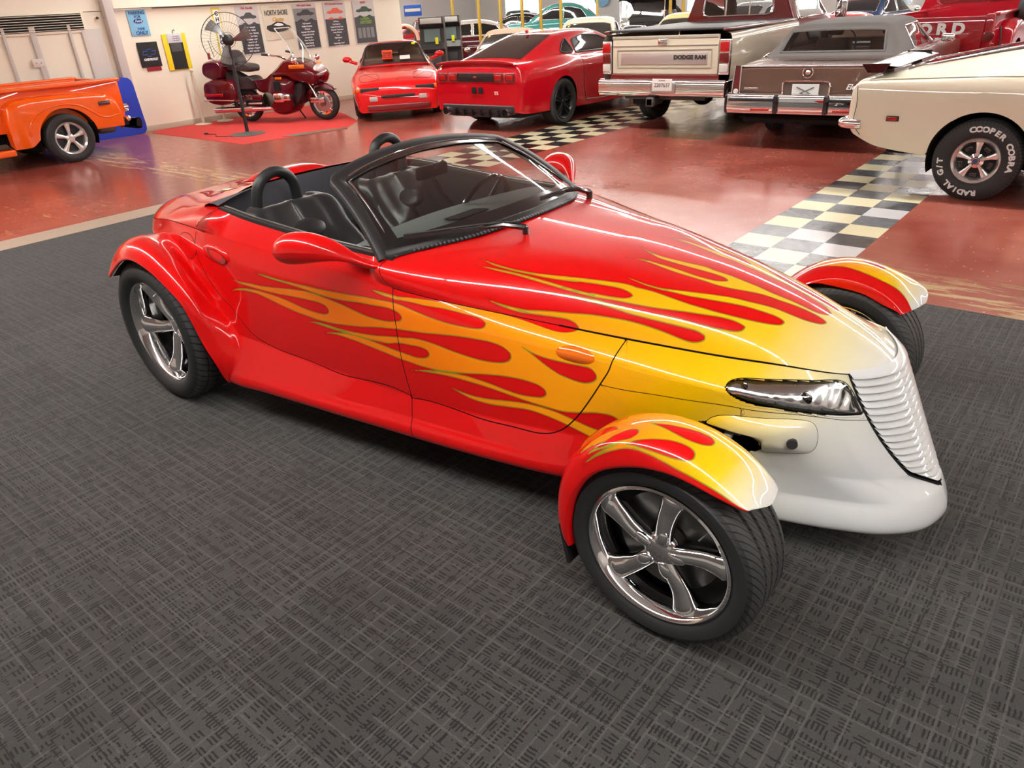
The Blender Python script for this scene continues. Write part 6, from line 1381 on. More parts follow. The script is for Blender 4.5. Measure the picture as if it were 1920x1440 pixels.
def ford_truck():
    c = empty('pickup_truck', 'dark red stepside pickup behind the brown coupe, FORD across the tailgate', 'pickup truck', (-3.15, 15.75, 0), HEAD_Y-.02)
    r = paint('ford_red', rgb(150, 10, 26)); y0 = -.95
    tg = B().box((y0, 0, .92), (.06, 1.42, .56), .015); tg.obj('tailgate', r, c)
    label_text(c, 'tailgate_lettering', 'F O R D', .22, (y0-.034, 0, 1.02), (0, -1, 0), (0, 0, 1), LEAD, 1.15, .003, .012)
    for sd in (-1, 1):
        B().box((y0+.0, sd*.77, .90), (.10, .13, .66), .03).obj('corner_post', r, c)
        B().cyl((y0-.05, sd*.80, .90), (y0-.08, sd*.80, .90), .075, n=24).obj('tail_lamp', DARKRED, c); B().lathe([(.075, -.085), (.09, -.08), (.09, -.05)], (y0, sd*.80, .90), 'X', 24).obj('lamp_ring', r, c)
        S = []
        for x, zt in ((-.62, .55), (-.58, .80), (-.45, 1.0), (-.2, 1.10), (.15, 1.12), (.45, 1.05), (.65, .85), (.74, .6)): S.append((x, [(.82, zt),(.92, zt),(1.02, zt-.03),(1.06, zt-.12),(1.06, .50),(1.04, .45)]))
        H = Hull(S, du=6); H.mesh('step_fender', r, c, arches=[(0, .38, .44)], sides=(sd,), caps=(False, False)); arch_liner(c, 0, .38, .44, 1.0, sd, .3)
        B().box((.35, sd*.80, .90), (2.5, .05, .60), .02).obj('bed_side', r, c); B().box((.35, sd*.83, 1.22), (2.5, .10, .05), .02).obj('bed_rail', r, c)
        road_wheel(c, (0, sd*.90, .37), .375, .20, .24, sd, 'steel'); road_wheel(c, (3.0, sd*.80, .37), .375, .20, .22, sd, 'steel')
        ch = B().tube(smooth_line([(y0-.03, sd*.93, 1.05), (y0-.05, sd*.97, .85), (y0-.04, sd*.93, .62)], 14), .012, 8); ch.obj('tailgate_chain', BLACK, c)
    # spare wheel stands inside the right fender
    sp = bpy.data.objects.new('spare_wheel', None); link(sp, c); sp.location = (.95, -.95, 1.18); B().lathe([(.20, -.08), (.24, -.10), (.33, -.10), (.365, -.06), (.37, 0), (.365, .06), (.33, .10), (.24, .10), (.20, .08)], n=40).obj('spare_tyre', RUBBER, sp); B().cyl((0, -.03, 0), (0, .03, 0), .20, n=30).obj('spare_rim', mat('rim_white', rgb(200, 196, 190), .4), sp)
    K = Hull([(1.55, [(0,1.86),(.5,1.85),(.74,1.80),(.80,1.6),(.90,1.28),(.98,1.2),(1.0,.9),(.97,.4)]), (1.9, [(0,1.90),(.5,1.89),(.75,1.84),(.81,1.6),(.91,1.28),(.98,1.2),(1.0,.9),(.97,.4)]), (2.6, [(0,1.86),(.5,1.85),(.74,1.80),(.80,1.6),(.90,1.28),(.98,1.2),(1.0,.9),(.97,.4)]), (3.0, [(0,1.25),(.5,1.25),(.75,1.23),(.82,1.22),(.90,1.2),(.96,1.15),(1.0,.9),(.97,.4)]), (4.2, [(0,1.15),(.5,1.15),(.72,1.13),(.80,1.1),(.86,1.07),(.92,1.0),(.96,.8),(.93,.45)])], du=6, dv=4)
    K.mesh('cab', r, c)
    B().box((1.53, 0, 1.58), (.03, 1.20, .30), .03).obj('rear_window', DARKGLASS, c); B().tube([(1.51, -.62, 1.42), (1.51, .62, 1.42), (1.51, .60, 1.74), (1.51, -.60, 1.74)], .014, 6, closed=True).obj('rear_window_trim', CHROME, c)
    B().box((y0-.06, 0, .52), (.10, 1.8, .16), .03).obj('bumper', CHROME, c); underside(c, -.9, 4.0, .6, .5, .14)
def sedan(label, x, y, head, lower, upper=None, cat='car', L=4.7, hz=1.42, W=.92, group=None, sticker=False, low=False):
    """a parked car further back in the hall"""
    c = empty('parked_car', label, cat, (x, y, 0), head, group); upper = upper or lower; k = L/4.7; f = hz/1.42
    S = [(-1.05*k, [(0,.80),(.45,.80),(.70*W/.92,.78),(.78*W/.92,.70),(.80*W/.92,.50),(.76*W/.92,.32)]), (-.9*k, [(0,.92*f),(.45,.92*f),(.74*W/.92,.90*f),(.84*W/.92,.80*f),(.87*W/.92,.55),(.83*W/.92,.26)]), (0, [(0,.97*f),(.45,.965*f),(.74*W/.92,.95*f),(.88*W/.92,.84*f),(.92*W/.92,.55),(.88*W/.92,.24)]), (1.4*k, [(0,.94*f),(.45,.94*f),(.74*W/.92,.93*f),(.87*W/.92,.82*f),(.91*W/.92,.55),(.88*W/.92,.22)]), (2.7*k, [(0,.92*f),(.45,.915*f),(.72*W/.92,.89*f),(.87*W/.92,.78*f),(.91*W/.92,.55),(.87*W/.92,.24)]), (3.5*k, [(0,.82*f),(.45,.81*f),(.68*W/.92,.79*f),(.80*W/.92,.70*f),(.83*W/.92,.5),(.80*W/.92,.28)]), (3.65*k, [(0,.66),(.45,.65),(.6,.64),(.70,.60),(.74,.5),(.72,.32)])]
    H = Hull(S, du=6, dv=4); H.mesh('body', lower, c, arches=[(0, .33, .38), (2.75*k, .33, .38)])
    R = [(-.62*k, [(0,.94*f),(.4,.94*f),(.62,.93*f),(.72,.92*f)]), (-.1*k, [(0,1.28*f),(.36,1.27*f),(.54,1.22*f),(.74,.92*f)]), (.4*k, [(0,hz),(.36,hz-.01),(.54,hz-.05*f),(.76,.92*f)]), (1.1*k, [(0,hz),(.37,hz-.01),(.55,hz-.05*f),(.76,.92*f)]), (1.5*k, [(0,1.30*f),(.38,1.29*f),(.57,1.24*f),(.76,.92*f)]), (2.15*k, [(0,.93*f),(.4,.93*f),(.64,.92*f),(.74,.91*f)])]
    K = Hull(R, du=7, dv=7); K.mesh('roof', upper, c, caps=(False, False))
    for nm, xa, xb, wa, wb in (('rear_window', -.5*k, -.02*k, .58, .50), ('windscreen', 1.48*k, 2.05*k, .53, .62)):
        g = np.array([[K.at('top', xx, abs(yy), .008, -1 if yy < 0 else 1, v1=2.3)[0] for yy in np.linspace(-1, 1, 9)*np.interp(xx, [xa, xb], [wa, wb])] for xx in np.linspace(xa, xb, 6)]); B().grid(g).obj(nm, DARKGLASS, c, angle=80)
        B().tube(np.concatenate([g[0], g[1:-1, -1], g[-1, ::-1], g[-2:0:-1, 0]]).tolist(), .012, 6, closed=True).obj(nm+'_trim', CHROME, c)
    for sd in (-1, 1):
        K.patch('side', [(-.18*k,.97*f),(.05*k,1.22*f),(.42*k,1.30*f),(.72*k,1.31*f),(.74*k,.97*f)], 'rear_side_window', DARKGLASS, c, .008, side=sd, v0=1.6, smooth=False, n=24, edge=(.010, CHROME))
        K.patch('side', [(.82*k,.97*f),(.80*k,1.31*f),(1.12*k,1.30*f),(1.42*k,1.22*f),(1.85*k,.98*f)], 'front_side_window', DARKGLASS, c, .008, side=sd, v0=1.6, smooth=False, n=24, edge=(.010, CHROME))
        for xx in (0, 2.75*k): arch_liner(c, xx, .33, .38, .87*W/.92, sd); road_wheel(c, (xx, sd*.79*W/.92, .33), .335, .20, .2, sd, 'five', n=5)
        H.line('side', [(-.85*k,.60),(1.4,.62),(3.45*k,.60)], 'side_moulding', CHROME, c, .009, .003, sd, v0=2)
        B().sphere((3.58*k, sd*.60, .58), .09, 14, 8, (.4, 1, .8)).obj('headlamp', CLEAR, c); B().box((-1.06*k, sd*.58, .66), (.03, .22, .10), .02).obj('tail_lamp', REDLENS, c)
        B().sphere((1.72*k, sd*(W+.06), .98*f), .08, 12, 8, (.7, 1, .7)).obj('wing_mirror', CHROME, c)
    for xx, s_ in ((-1.10*k, -1), (3.68*k, 1)): B().box((xx, 0, .42), (.10, 1.62*W/.92, .13), .04).obj('bumper', CHROME, c)
    if sticker: B().cyl((1.56*k, -.42, 1.24*f), (1.57*k, -.42, 1.255*f), .05, n=14).obj('yellow_sticker', mat('sticker_yellow', rgb(230, 235, 20), .6), c)
    underside(c, -.9*k, 3.5*k, .7, .28)
    return c
def soft_top(label, x, y, head, body, top):
    """old open tourer with a folded-out cloth top"""
    c = empty('vintage_car', label, 'car', (x, y, 0), head)
    H = Hull([(-.9, [(0,1.0),(.5,1.0),(.68,.97),(.72,.7),(.70,.45)]), (.3, [(0,1.08),(.5,1.08),(.72,1.05),(.76,.75),(.72,.45)]), (1.3, [(0,1.06),(.5,1.06),(.66,1.03),(.70,.75),(.66,.45)]), (2.6, [(0,1.05),(.22,1.04),(.34,.98),(.36,.75),(.34,.5)]), (2.75, [(0,1.0),(.2,.99),(.3,.95),(.32,.75),(.3,.5)])], du=6, dv=4); H.mesh('body', body, c)
    T = Hull([(-1.0, [(0,1.70),(.5,1.68),(.66,1.62),(.70,1.35)]), (-.6, [(0,1.84),(.5,1.82),(.70,1.75),(.74,1.60)]), (.6, [(0,1.88),(.5,1.86),(.70,1.80),(.74,1.70)]), (1.35, [(0,1.85),(.5,1.83),(.68,1.77),(.72,1.68)])], du=6, dv=4); T.mesh('cloth_top', top, c, caps=(True, False))
    for sd in (-1, 1):
        f = B(); f.tube([(1.3, sd*.68, 1.05), (1.2, sd*.68, 1.75)], .018, 8); f.tube([(.3, sd*.70, 1.05), (.2, sd*.70, 1.72)], .014, 8); f.obj('top_bow', CHROME, c)
        for xx in (0, 2.55):
            B().tube(smooth_line([(xx-.55, sd*.72, .45), (xx-.30, sd*.75, .78), (xx, sd*.76, .86), (xx+.32, sd*.75, .74), (xx+.60, sd*.72, .40)], 16), .09, 8).obj('mudguard', body, c); road_wheel(c, (xx, sd*.70, .38), .385, .28, .13, sd, 'steel', n=8)
        B().sphere((2.85, sd*.36, .92), .11, 16, 10).obj('headlamp', CHROME, c); B().box((1.3, sd*.80, .40), (1.3, .22, .03), .01).obj('running_board', body, c)
    B().grid(np.array([[(1.30, y_, 1.08), (1.20, y_, 1.62)] for y_ in (-.62, .62)])).obj('windscreen', CARGLASS, c); B().box((.5, 0, 1.1), (.2, 1.1, .3), .06).obj('seat', BLACK, c)
    underside(c, -.8, 2.6, .5, .4)
    return c
def far_cars():
    P = lambda n, r, g, b, m=0.0: paint('paint_'+n, rgb(r, g, b), .3, m)
    white = P('white', 214, 210, 200); maroon = P('maroon', 74, 16, 26); black = P('black', 16, 17, 20); teal = P('teal', 60, 128, 124); tan = mat('cloth_tan', rgb(168, 140, 118), .8)
    silver = P('silver', 150, 152, 156, .4); yellow = P('yellow', 222, 208, 138); blue = P('blue', 24, 50, 84); redp = P('red', 190, 18, 26); green = P('green', 22, 46, 36); cream = P('cream', 204, 196, 176)
    sedan('two-tone old car, white over maroon, behind the arcade cabinet', -17.9, 20.9, math.radians(222), maroon, white, L=5.0)
    sedan('dark green car with a tan roof behind the red muscle coupe', -13.6, 16.6, math.radians(-58), P('darkgreen', 26, 44, 38), tan, sticker=True, hz=1.25)
    sedan('white hardtop behind the red muscle coupe, dark windows', -11.7, 17.5, math.radians(-62), white, cream, sticker=True, hz=1.40)
    soft_top('black vintage tourer with a black cloth top raised', -13.5, 23.4, math.radians(-70), black, mat('cloth_black', (.02, .02, .024), .8))
    sedan('pale yellow car behind the cream pickup, only its roof showing', -9.5, 18.9, math.radians(-75), yellow, hz=1.38)
    sedan('black car behind the gold posts, left of the teal one', -21.5, 28.0, math.radians(200), black, hz=1.45)
    sedan('teal old car far behind the gold posts', -18.6, 27.0, math.radians(215), teal, hz=1.74, W=.98)
    sedan('white car far back beyond the black vintage tourer', -16.2, 29.0, math.radians(-80), white, hz=1.45)
    sedan('silver car far back beyond the pale yellow roof', -10.8, 26.6, math.radians(-95), silver, hz=1.44)
    sedan('dark blue car beyond the cream pickup cab', -7.4, 25.0, math.radians(86), blue, hz=1.44)
    sedan('bright red low car beside the maroon pickup cab', -5.9, 17.2, math.radians(82), redp, hz=1.24, L=4.5)
    sedan('silver car with dark roof behind the bright red low one', -3.3, 21.4, math.radians(80), silver, black, hz=1.42)
    sedan('red car at the far left beyond the jukebox', -27.0, 27.0, math.radians(150), redp, hz=1.46)
    sedan('dark green car far beyond the arcade cabinet', -25.5, 31.5, math.radians(130), green, hz=1.52)
    sedan('black car with white roof far beyond the two-tone one', -26.5, 36.0, math.radians(-30), black, white, hz=1.5)
    sedan('red car far back in the middle, behind the white hardtop', -19.6, 34.4, math.radians(-40), redp, hz=1.5)
    sedan('white car parked far back behind the pickup bed', -8.8, 33.0, math.radians(-95), white, blue, hz=1.46)
def motorbike():
    a = math.radians(23.5); c = empty('motorcycle', 'maroon touring motorcycle with tall windshield and trunk on a red mat', 'motorcycle', (-13.947, 8.577, .004), a)
    mr = paint('bike_maroon', rgb(92, 6, 22), .25, .2); sa = mat('bike_seat', (.03, .022, .022), .5)
    def wheel(nm, x, r, t):
        w_ = bpy.data.objects.new(nm, None); link(w_, c); w_.location = (x, 0, r)
        B().lathe([(r-.10, -t*.8), (r-.06, -t), (r-.015, -t*.7), (r, 0), (r-.015, t*.7), (r-.06, t), (r-.10, t*.8)], n=56).obj('tyre', TYREBLACK, w_)
        B().lathe([(r-.10, -t*.85), (r-.095, -t*.6), (r-.13, -t*.5), (r-.13, t*.5), (r-.095, t*.6), (r-.10, t*.85)], n=48).obj('rim', CHROME, w_, angle=50)
        d = B().lathe([(.07, -.07), (.15, -.068), (.155, -.062), (.07, -.06)], n=40); d.obj('brake_disc', STEEL, w_)
        s = B()
        for k in range(8): th = 2*PI*k/8; s.box(((r-.10)*.5*math.cos(th), 0, (r-.10)*.5*math.sin(th)), (r-.10, .05, .028), .008, M=Matrix.Rotation(-th, 3, 'Y'))
        s.cyl((0, -.08, 0), (0, .08, 0), .05, n=20); s.obj('spokes', CHROME, w_)
    wheel('rear_wheel', 0.02, .315, .075); wheel('front_wheel', 1.70, .315, .06)
    def slab(nm, prof, hw, m, r=.03, taper=.8, par=None):
        """side profile given as (x, z), thick to both sides with softened cheeks"""
        L = smooth_line(prof, 40, closed=True); ce = L.mean(0); rows = []
        for yy, s in ((-hw, .0), (-hw, taper), (-hw*.86, .93), (-hw*.5, 1), (0, 1.0), (hw*.5, 1), (hw*.86, .93), (hw, taper), (hw, .0)):
            q = ce+(L-ce)*s; rows.append([(p[0], yy, p[1]) for p in list(q)+[q[0]]])
        return B().grid(np.array(rows)).obj(nm, m, par or c, angle=50)
    slab('front_fender', [(1.36,.44),(1.44,.58),(1.60,.66),(1.76,.665),(1.92,.60),(1.98,.54),(1.86,.60),(1.70,.62),(1.54,.585),(1.44,.50)], .085, mr)
    slab('front_fender_cheek', [(1.36,.44),(1.50,.60),(1.62,.62),(1.50,.45),(1.40,.34)], .09, mr)
    slab('fairing', [(.78,.86),(.95,.98),(1.12,1.10),(1.24,1.12),(1.55,1.0),(1.78,.84),(1.70,.66),(1.48,.70),(1.30,.74),(1.20,.82)], .33, mr)
    slab('leg_shield', [(.62,.30),(.66,.62),(.82,.86),(1.10,.86),(1.28,.76),(1.20,.52),(1.10,.20),(.80,.14)], .29, mr)
    slab('front_cover', [(1.12,.34),(1.20,.66),(1.40,.72),(1.38,.50),(1.22,.30)], .20, BLACK)
    slab('tank', [(.34,.76),(.62,.80),(.86,.93),(1.0,.90),(.90,.62),(.42,.56)], .22, mr)
    slab('seat', [(-.28,.98),(-.10,.82),(.28,.84),(.44,.72),(.72,.80),(.60,.68),(.30,.60),(-.10,.62),(-.28,.74)], .19, sa)
    slab('passenger_seat', [(-.22,1.0),(.05,.94),(.32,.92),(.34,1.02),(.16,1.07),(-.10,1.08)], .18, sa)
    slab('backrest', [(-.30,1.10),(-.18,1.30),(-.06,1.30),(.06,1.06),(-.1,1.02)], .20, sa)
    slab('trunk', [(-.64,1.12),(-.70,.90),(-.40,.78),(-.26,.86),(-.24,1.12),(-.45,1.16)], .30, mr)
    for sd in (-1, 1):
        L = [(-.68,.50),(-.64,.76),(-.30,.82),(-.02,.76),(.02,.50),(-.15,.38),(-.6,.40)]
        Lc = smooth_line(L, 30, closed=True); ce = Lc.mean(0); rows = []
        for yy, s in ((.20, 1), (.34, 1), (.385, .92), (.40, .6), (.40, 0)): q = ce+(Lc-ce)*s; rows.append([(p[0], sd*yy, p[1]) for p in list(q)+[q[0]]])
        B().grid(np.array(rows)).obj('saddlebag', mr, c, angle=50)
        B().box((-.45, sd*.40, .545), (.42, .014, .05), .01).obj('bag_reflector', REDLENS, c); B().tube([(-.72, sd*.36, .46), (-.68, sd*.41, .46), (.0, sd*.41, .44)], .012, 8).obj('bag_rail', CHROME, c)
        B().tube([(-.56, sd*.28, .26), (.3, sd*.28, .27), (.9, sd*.24, .26)], [.055, .05, .03], 12).obj('exhaust_pipe', CHROME, c)
        e = B(); e.cyl((.72, sd*.30, .45), (.72, sd*.36, .45), .12, n=28); e.box((.95, sd*.33, .46), (.22, .12, .16), .03); e.box((1.12, sd*.30, .46), (.14, .16, .12), .03); e.obj('engine_cover', CHROME, c, angle=50)
        B().box((.42, sd*.27, .47), (.22, .06, .10), .02).obj('side_cover', mr, c); B().box((.40, sd*.31, .37), (.30, .08, .03), .01).obj('footboard', CHROME, c)
        B().tube([(1.66, sd*.10, .32), (1.52, sd*.10, .62), (1.38, sd*.10, .90)], .026, 12).obj('fork', CHROME, c); B().box((1.62, sd*.115, .38), (.30, .04, .10), .03).obj('caliper', CHROME, c)
        B().tube(smooth_line([(1.06, sd*.06, 1.10), (1.04, sd*.25, 1.17), (.96, sd*.38, 1.20), (.82, sd*.42, 1.22)], 14), .016, 8).obj('handlebar', CHROME, c); B().cyl((.92, sd*.40, 1.21), (.80, sd*.425, 1.225), .022, n=12).obj('grip', RUBBER, c)
        B().box((1.42, sd*.325, .985), (.32, .03, .07), .02).obj('indicator', AMBER, c); B().box((.98, sd*.305, .80), (.14, .02, .045), .01).obj('reflector', AMBER, c)
        B().box((.92, sd*.30, .66), (.15, .02, .16), .03).obj('air_vent', VOID, c)
        m_ = B().sphere((1.45, sd*.42, 1.10), .08, 14, 8, (.5, 1.1, .7)); m_.cyl((1.45, sd*.30, 1.02), (1.45, sd*.38, 1.08), .014); m_.obj('wing_mirror', CHROME, c)
    B().box((.85, 0, .42), (.62, .46, .30), .06).obj('engine_block', mat('engine_dark', (.05, .05, .052), .4, .6), c)
    B().box((.5, 0, .34), (1.0, .20, .14), .04).obj('frame_rail', BLACK, c)
    g = np.array([[(1.42-.36*t+.05*(1-(2*s-1)**2)*1.0+.05*math.sin(PI*t), (2*s-1)*(.33-.07*t), 1.04+.60*t) for s in np.linspace(0, 1, 13)] for t in np.linspace(0, 1, 9)])
    B().grid(g).obj('windshield', sheet_glass('clear_screen', (.93, .95, .93)), c, angle=80); B().tube([tuple(p) for p in np.concatenate([g[:, 0], g[-1], g[::-1, -1]])], .008, 6).obj('windshield_edge', mat('edge_clear', rgb(206, 210, 206), .3), c)
    B().sphere((1.70, 0, .90), .12, 20, 12, (.6, 1.7, .9)).obj('headlamp', CLEAR, c)
    B().tube([(1.0, .12, .28), (1.10, .22, .012)], .014, 8).obj('side_stand', BLACK, c)
    B().tube([(-.66, .16, 1.2), (-.72, .16, 1.5)], .006, 6).obj('aerial', BLACK, c)
    fl = B(); g = np.array([[(-.64-.01*k, .02+.02*math.sin(k), 1.16+.03*j-.0*k) for k in range(6)] for j in range(5)]); fl.grid(g); fl.obj('pennant', mat('flag_red', rgb(150, 40, 50), .8), c)
def fan():
    c = empty('pedestal_fan', 'tall black pedestal fan with wire cage standing on the red mat', 'fan', (-12.40, 7.50, .004)); K = mat('fan_black', (.02, .02, .022), .4)
    B().lathe([(.001, .045), (.05, .043), (.10, .03), (.25, .014), (.31, .006), (.31, .0)], axis='Z', n=48).obj('base', mat('fan_base', (.09, .10, .09), .4), c, angle=50)
    B().tube([(0, 0, .03), (0, 0, .9), (0, 0, 1.45)], [.032, .028, .022], 16).obj('pole', K, c)
    B().cyl((0, 0, .86), (0, 0, .98), .036, n=16).obj('collar', K, c)
    d = Vector((12.40, -7.50, .15)).normalized(); q = d.to_track_quat('Z', 'Y').to_matrix().to_4x4(); h = bpy.data.objects.new('fan_head', None); link(h, c); h.matrix_local = Matrix.Translation((0, 0, 1.52)) @ q
    m_ = B().lathe([(.001, -.14), (.07, -.13), (.095, -.07), (.095, .0), (.06, .04), (.001, .05)], axis='Z', n=28); m_.obj('motor', K, h, angle=50)
    R = .42; cg = B()
    for s in (-1, 1):
        for k in range(44):
            a = 2*PI*k/44; cg.tube([(.09*math.cos(a), .09*math.sin(a), s*.085), (.26*math.cos(a), .26*math.sin(a), s*.075), (R*math.cos(a), R*math.sin(a), 0)], .0016, 3, caps=False)
        for r, z in ((.12, .085), (.28, .072)): cg.tube([(r*math.cos(a), r*math.sin(a), s*z) for a in np.linspace(0, 2*PI, 37)[:-1]], .0022, 4, closed=True)
    cg.tube([(R*math.cos(a), R*math.sin(a), 0) for a in np.linspace(0, 2*PI, 61)[:-1]], .006, 8, closed=True); cg.obj('cage', K, h)
    for k in range(3):
        a = 2*PI*k/3; g = [[((.06+.32*t)*math.cos(a+w_+.3*t), (.06+.32*t)*math.sin(a+w_+.3*t), .03*math.sin(w_*3)) for w_ in np.linspace(-.28, .28, 6)] for t in np.linspace(0, 1, 6)]
        B().grid(np.array(g)).obj('blade', mat('fan_blade', (.25, .25, .25), .4, .8), h)
    cb = B().tube(smooth_line([(0, -.3, .012), (-.3, -.45, .012), (-.55, -.30, .012), (-.75, -.35, .012)], 24), .006, 6); cb.box((-.80, -.35, .02), (.07, .05, .03), .008); cb.obj('power_cable', K, c)
def wall_board(name, label, cat, y0, y1, z0, z1, m, th=.02, x=X0, group=None, r=.004, tilt=0.0):
    c = empty(name, label, cat, (x+.012, (y0+y1)/2, (z0+z1)/2), PI/2, group)      # local x runs along +y of the hall, -y faces the room
    B().box((0, -th/2, 0), (y1-y0, th, z1-z0), r).obj('board', m, c); return c
def wtext(c, name, body, size, x, z, m, sx=1.0, bold=0.0, shear=0.0, y=-.023): return label_text(c, name, body, size, (x, y, z), (1, 0, 0), (0, 0, 1), m, sx, .001, bold, shear)
def wall_things(white):
    # painted block wall and everything on it
    b = B(); b.box((X0-.1, (Y0+13.9)/2, 1.05), (.2, 13.9-Y0, 2.1)); b.box((X0-.04, (6.87+13.9)/2, 2.12+.8), (.32, 13.9-6.87, 1.6), .01); b.box((X0-.1, (Y0+6.8)/2, 2.9), (.2, 6.8-Y0, 1.62)); struct(b.obj('wall_left', white, smooth=False))
    struct(B().box((X0-.1-6, 13.85, 1.85), (12.0, .1, 3.7)).obj('wall_return', white, smooth=False))
    struct(B().box((X0+.07, 6.78, 1.85), (.14, .16, 3.7), .01).obj('trim_1', mat('column_white', rgb(196, 192, 186), .5)))
    struct(B().box((X0+.01, 10.3, .05), (.02, 6.9, .10), .004).obj('baseboard_left', mat('base_cream', rgb(196, 190, 168), .6)))
    for i, (y, w_) in enumerate(((4.55, .10), (5.0, .05), (5.45, .10), (6.05, .05))): struct(B().box((X0+.02, y, .98), (.05, w_, 1.86), .01).obj('trim_%d' % (i+2), mat('column_white', rgb(196, 192, 186), .5)))
    struct(B().box((X0+.015, 6.42, .95), (.04, .34, 1.75), .006).obj('door_1', mat('panel_white', rgb(206, 204, 196), .5)))
    v = empty('wall_vent', 'white louvred wall vent high up over the orange pickup', 'vent', (X0+.01, 5.5, 1.95), PI/2); B().box((0, -.01, 0), (1.72, .02, .34), .004).obj('frame', white, v); B().box((0, -.024, 0), (1.62, .006, .26)).obj('opening', VOID, v)
    for k in range(7): B().box((0, -.036, -.115+.038*k), (1.62, .022, .006), M=Matrix.Rotation(.15, 3, 'X')).obj('slat', white, v)
    for y in (6.58, 6.72): tag(B().cyl((X0+.03, y, 1.99), (X0+.05, y, 1.99), .022, n=14).obj('wall_plug', BLACK), 'small black round wall plug, %s of the pair by the column' % ('left' if y < 6.6 else 'right'), 'plug')
    s = wall_board('outlet_plate', 'white double outlet plate above the orange pickup bed', 'outlet', 5.3, 5.48, 1.29, 1.42, mat('outlet_white', rgb(215, 212, 204), .4), .012, x=X0+.03); 
    for x in (-.04, .04): B().cyl((x, -.016, 0), (x, -.010, 0), .008, n=8).obj('socket', BLACK, s)
    bl = mat('sign_blue', rgb(128, 190, 224), .5); ink = mat('sign_ink', rgb(40, 84, 140), .5); wt = mat('sign_white', rgb(240, 240, 240), .5)
    s = wall_board('parking_sign', 'light blue metal parking sign on the white wall', 'sign', 7.13, 7.49, 1.66, 2.09, bl, .008)
    wtext(s, 'sign_lettering', 'PARKING', .075, 0, .165, ink, .95, .002, y=-.012); wtext(s, 'sign_lettering', 'FOR', .07, 0, .10, ink, .95, .002, y=-.012); wtext(s, 'sign_lettering', 'FANS', .06, .02, -.10, ink, .95, .002, y=-.012); wtext(s, 'sign_lettering', 'ONLY', .085, .02, -.17, ink, 1, .003, y=-.012)
    B().cyl((0, -.008, .03), (0, -.014, .03), .04, n=28).obj('oval', mat('oval_blue', rgb(16, 60, 130), .4), s).scale = (2.2, 1, 1); wtext(s, 'oval_script', 'Ford', .06, 0, .03, wt, 1.1, .001, .3, y=-.018)
    cb = mat('mat_black', (.016, .016, .017), .8); cr = mat('mat_red', rgb(150, 26, 40), .7); ye = mat('mat_yellow', rgb(232, 208, 20), .6)
    s = wall_board('floor_mat', 'black floor mat with a blue cross-shaped badge hanging on the wall', 'floor mat', 7.16, 7.56, 1.12, 1.55, cb, .012, r=.006); B().add(*rounded_bar((.03, -.003, -.235), (.28, .010, .10), .004)).obj('red_edge', cr, s)
    bt = B(); bt.tube([(-.11, -.015, .06), (-.03, -.015, .06), (-.03, -.015, .09), (.04, -.015, .09), (.04, -.015, .06), (.13, -.015, .06), (.11, -.015, .0), (.035, -.015, .0), (.035, -.015, -.03), (-.04, -.015, -.03), (-.04, -.015, .0), (-.13, -.015, .0)], .006, 6, closed=True); bt.obj('badge_outline', mat('badge_blue', rgb(50, 100, 200), .5), s)
    wtext(s, 'mat_lettering', 'CHEVROLET', .052, .01, -.085, wt, .95, .003, y=-.014)
    s = wall_board('car_mat', 'black and yellow car mat hanging on the wall from a hook', 'floor mat', 7.68, 8.16, 1.02, 1.66, ye, .014, r=.006); B().add(*rounded_bar((.01, -.010, -.03), (.29, .016, .56), .005)).obj('black_centre', cb, s); B().add(*rounded_bar((.0, -.018, .09), (.22, .010, .17), .004)).obj('heel_pad', mat('mat_grey', (.07, .07, .07), .7), s)
    B().add(*rounded_bar((.0, -.020, .24), (.30, .012, .16), .005)).obj('header_card', mat('card_pale', rgb(206, 206, 214), .5), s); B().tube(smooth_line([(0, -.01, .32), (.0, -.01, .36), (.03, -.01, .385), (.04, -.01, .36)], 10), .006, 6).obj('hook', BLACK, s)
    for i in range(3): wtext(s, 'card_print', 'CAR MATS', .026, .03, .27-.035*i, mat('card_ink2', rgb(60, 60, 80), .6), 1.2, .0005, y=-.028)
    s = wall_board('narrow_sign', 'tall narrow yellow-edged sign behind the fan', 'sign', 8.83, 9.0, 1.02, 2.06, ye, .012, r=.05); B().add(*rounded_bar((0, -.008, 0), (.125, .012, .98), .004)).obj('sign_face', wt, s)
    for i, ch in enumerate('CHEVROLET'): wtext(s, 'sign_lettering', ch, .10, 0, .42-.105*i, mat('ink_black', (.02, .02, .02), .5), 1.1, .004, y=-.018)
    pk = mat('poster_dark', rgb(58, 58, 62), .5); pw = mat('poster_pale', rgb(200, 198, 196), .5); pr = mat('poster_red', rgb(190, 50, 54), .5); pg = mat('poster_grey', rgb(130, 130, 130), .5)
    def poster(y0, y1, label, title, c1, lines, lower=pk, ground=pw):
        s = wall_board('poster', label, 'poster', y0, y1, 1.16, 2.07, ground, .008); w_ = y1-y0
        B().box((0, -.010, -.16), (w_*.95, .004, .55)).obj('text_panel', lower, s); wtext(s, 'poster_title', title, .055, 0, .415, pr, .9, .002, y=-.012)
        B().box((0, -.010, .24), (w_*.95, .004, .24)).obj('photo_panel', pg if c1 is None else ground, s)
        cc = c1 or mat('poster_carblack', (.03, .03, .03), .5); k = w_/.6
        prof = [(-.22,.17),(-.20,.21),(-.10,.225),(-.04,.275),(.08,.275),(.14,.225),(.22,.21),(.23,.17),(.17,.165),(.14,.15),(.11,.165),(-.11,.165),(-.14,.15),(-.17,.165)]
        B().prism([(x*k, -.013, z+.06) for x, z in prof], (0, -.003, 0)).obj('printed_car', cc, s, smooth=False)
        for x in (-.13, .13): B().prism([((x+u*.42)*k, -.013, .14+(z-.2)*.42-.02) for u, z in prof], (0, -.003, 0)).obj('printed_car', cc, s, smooth=False)
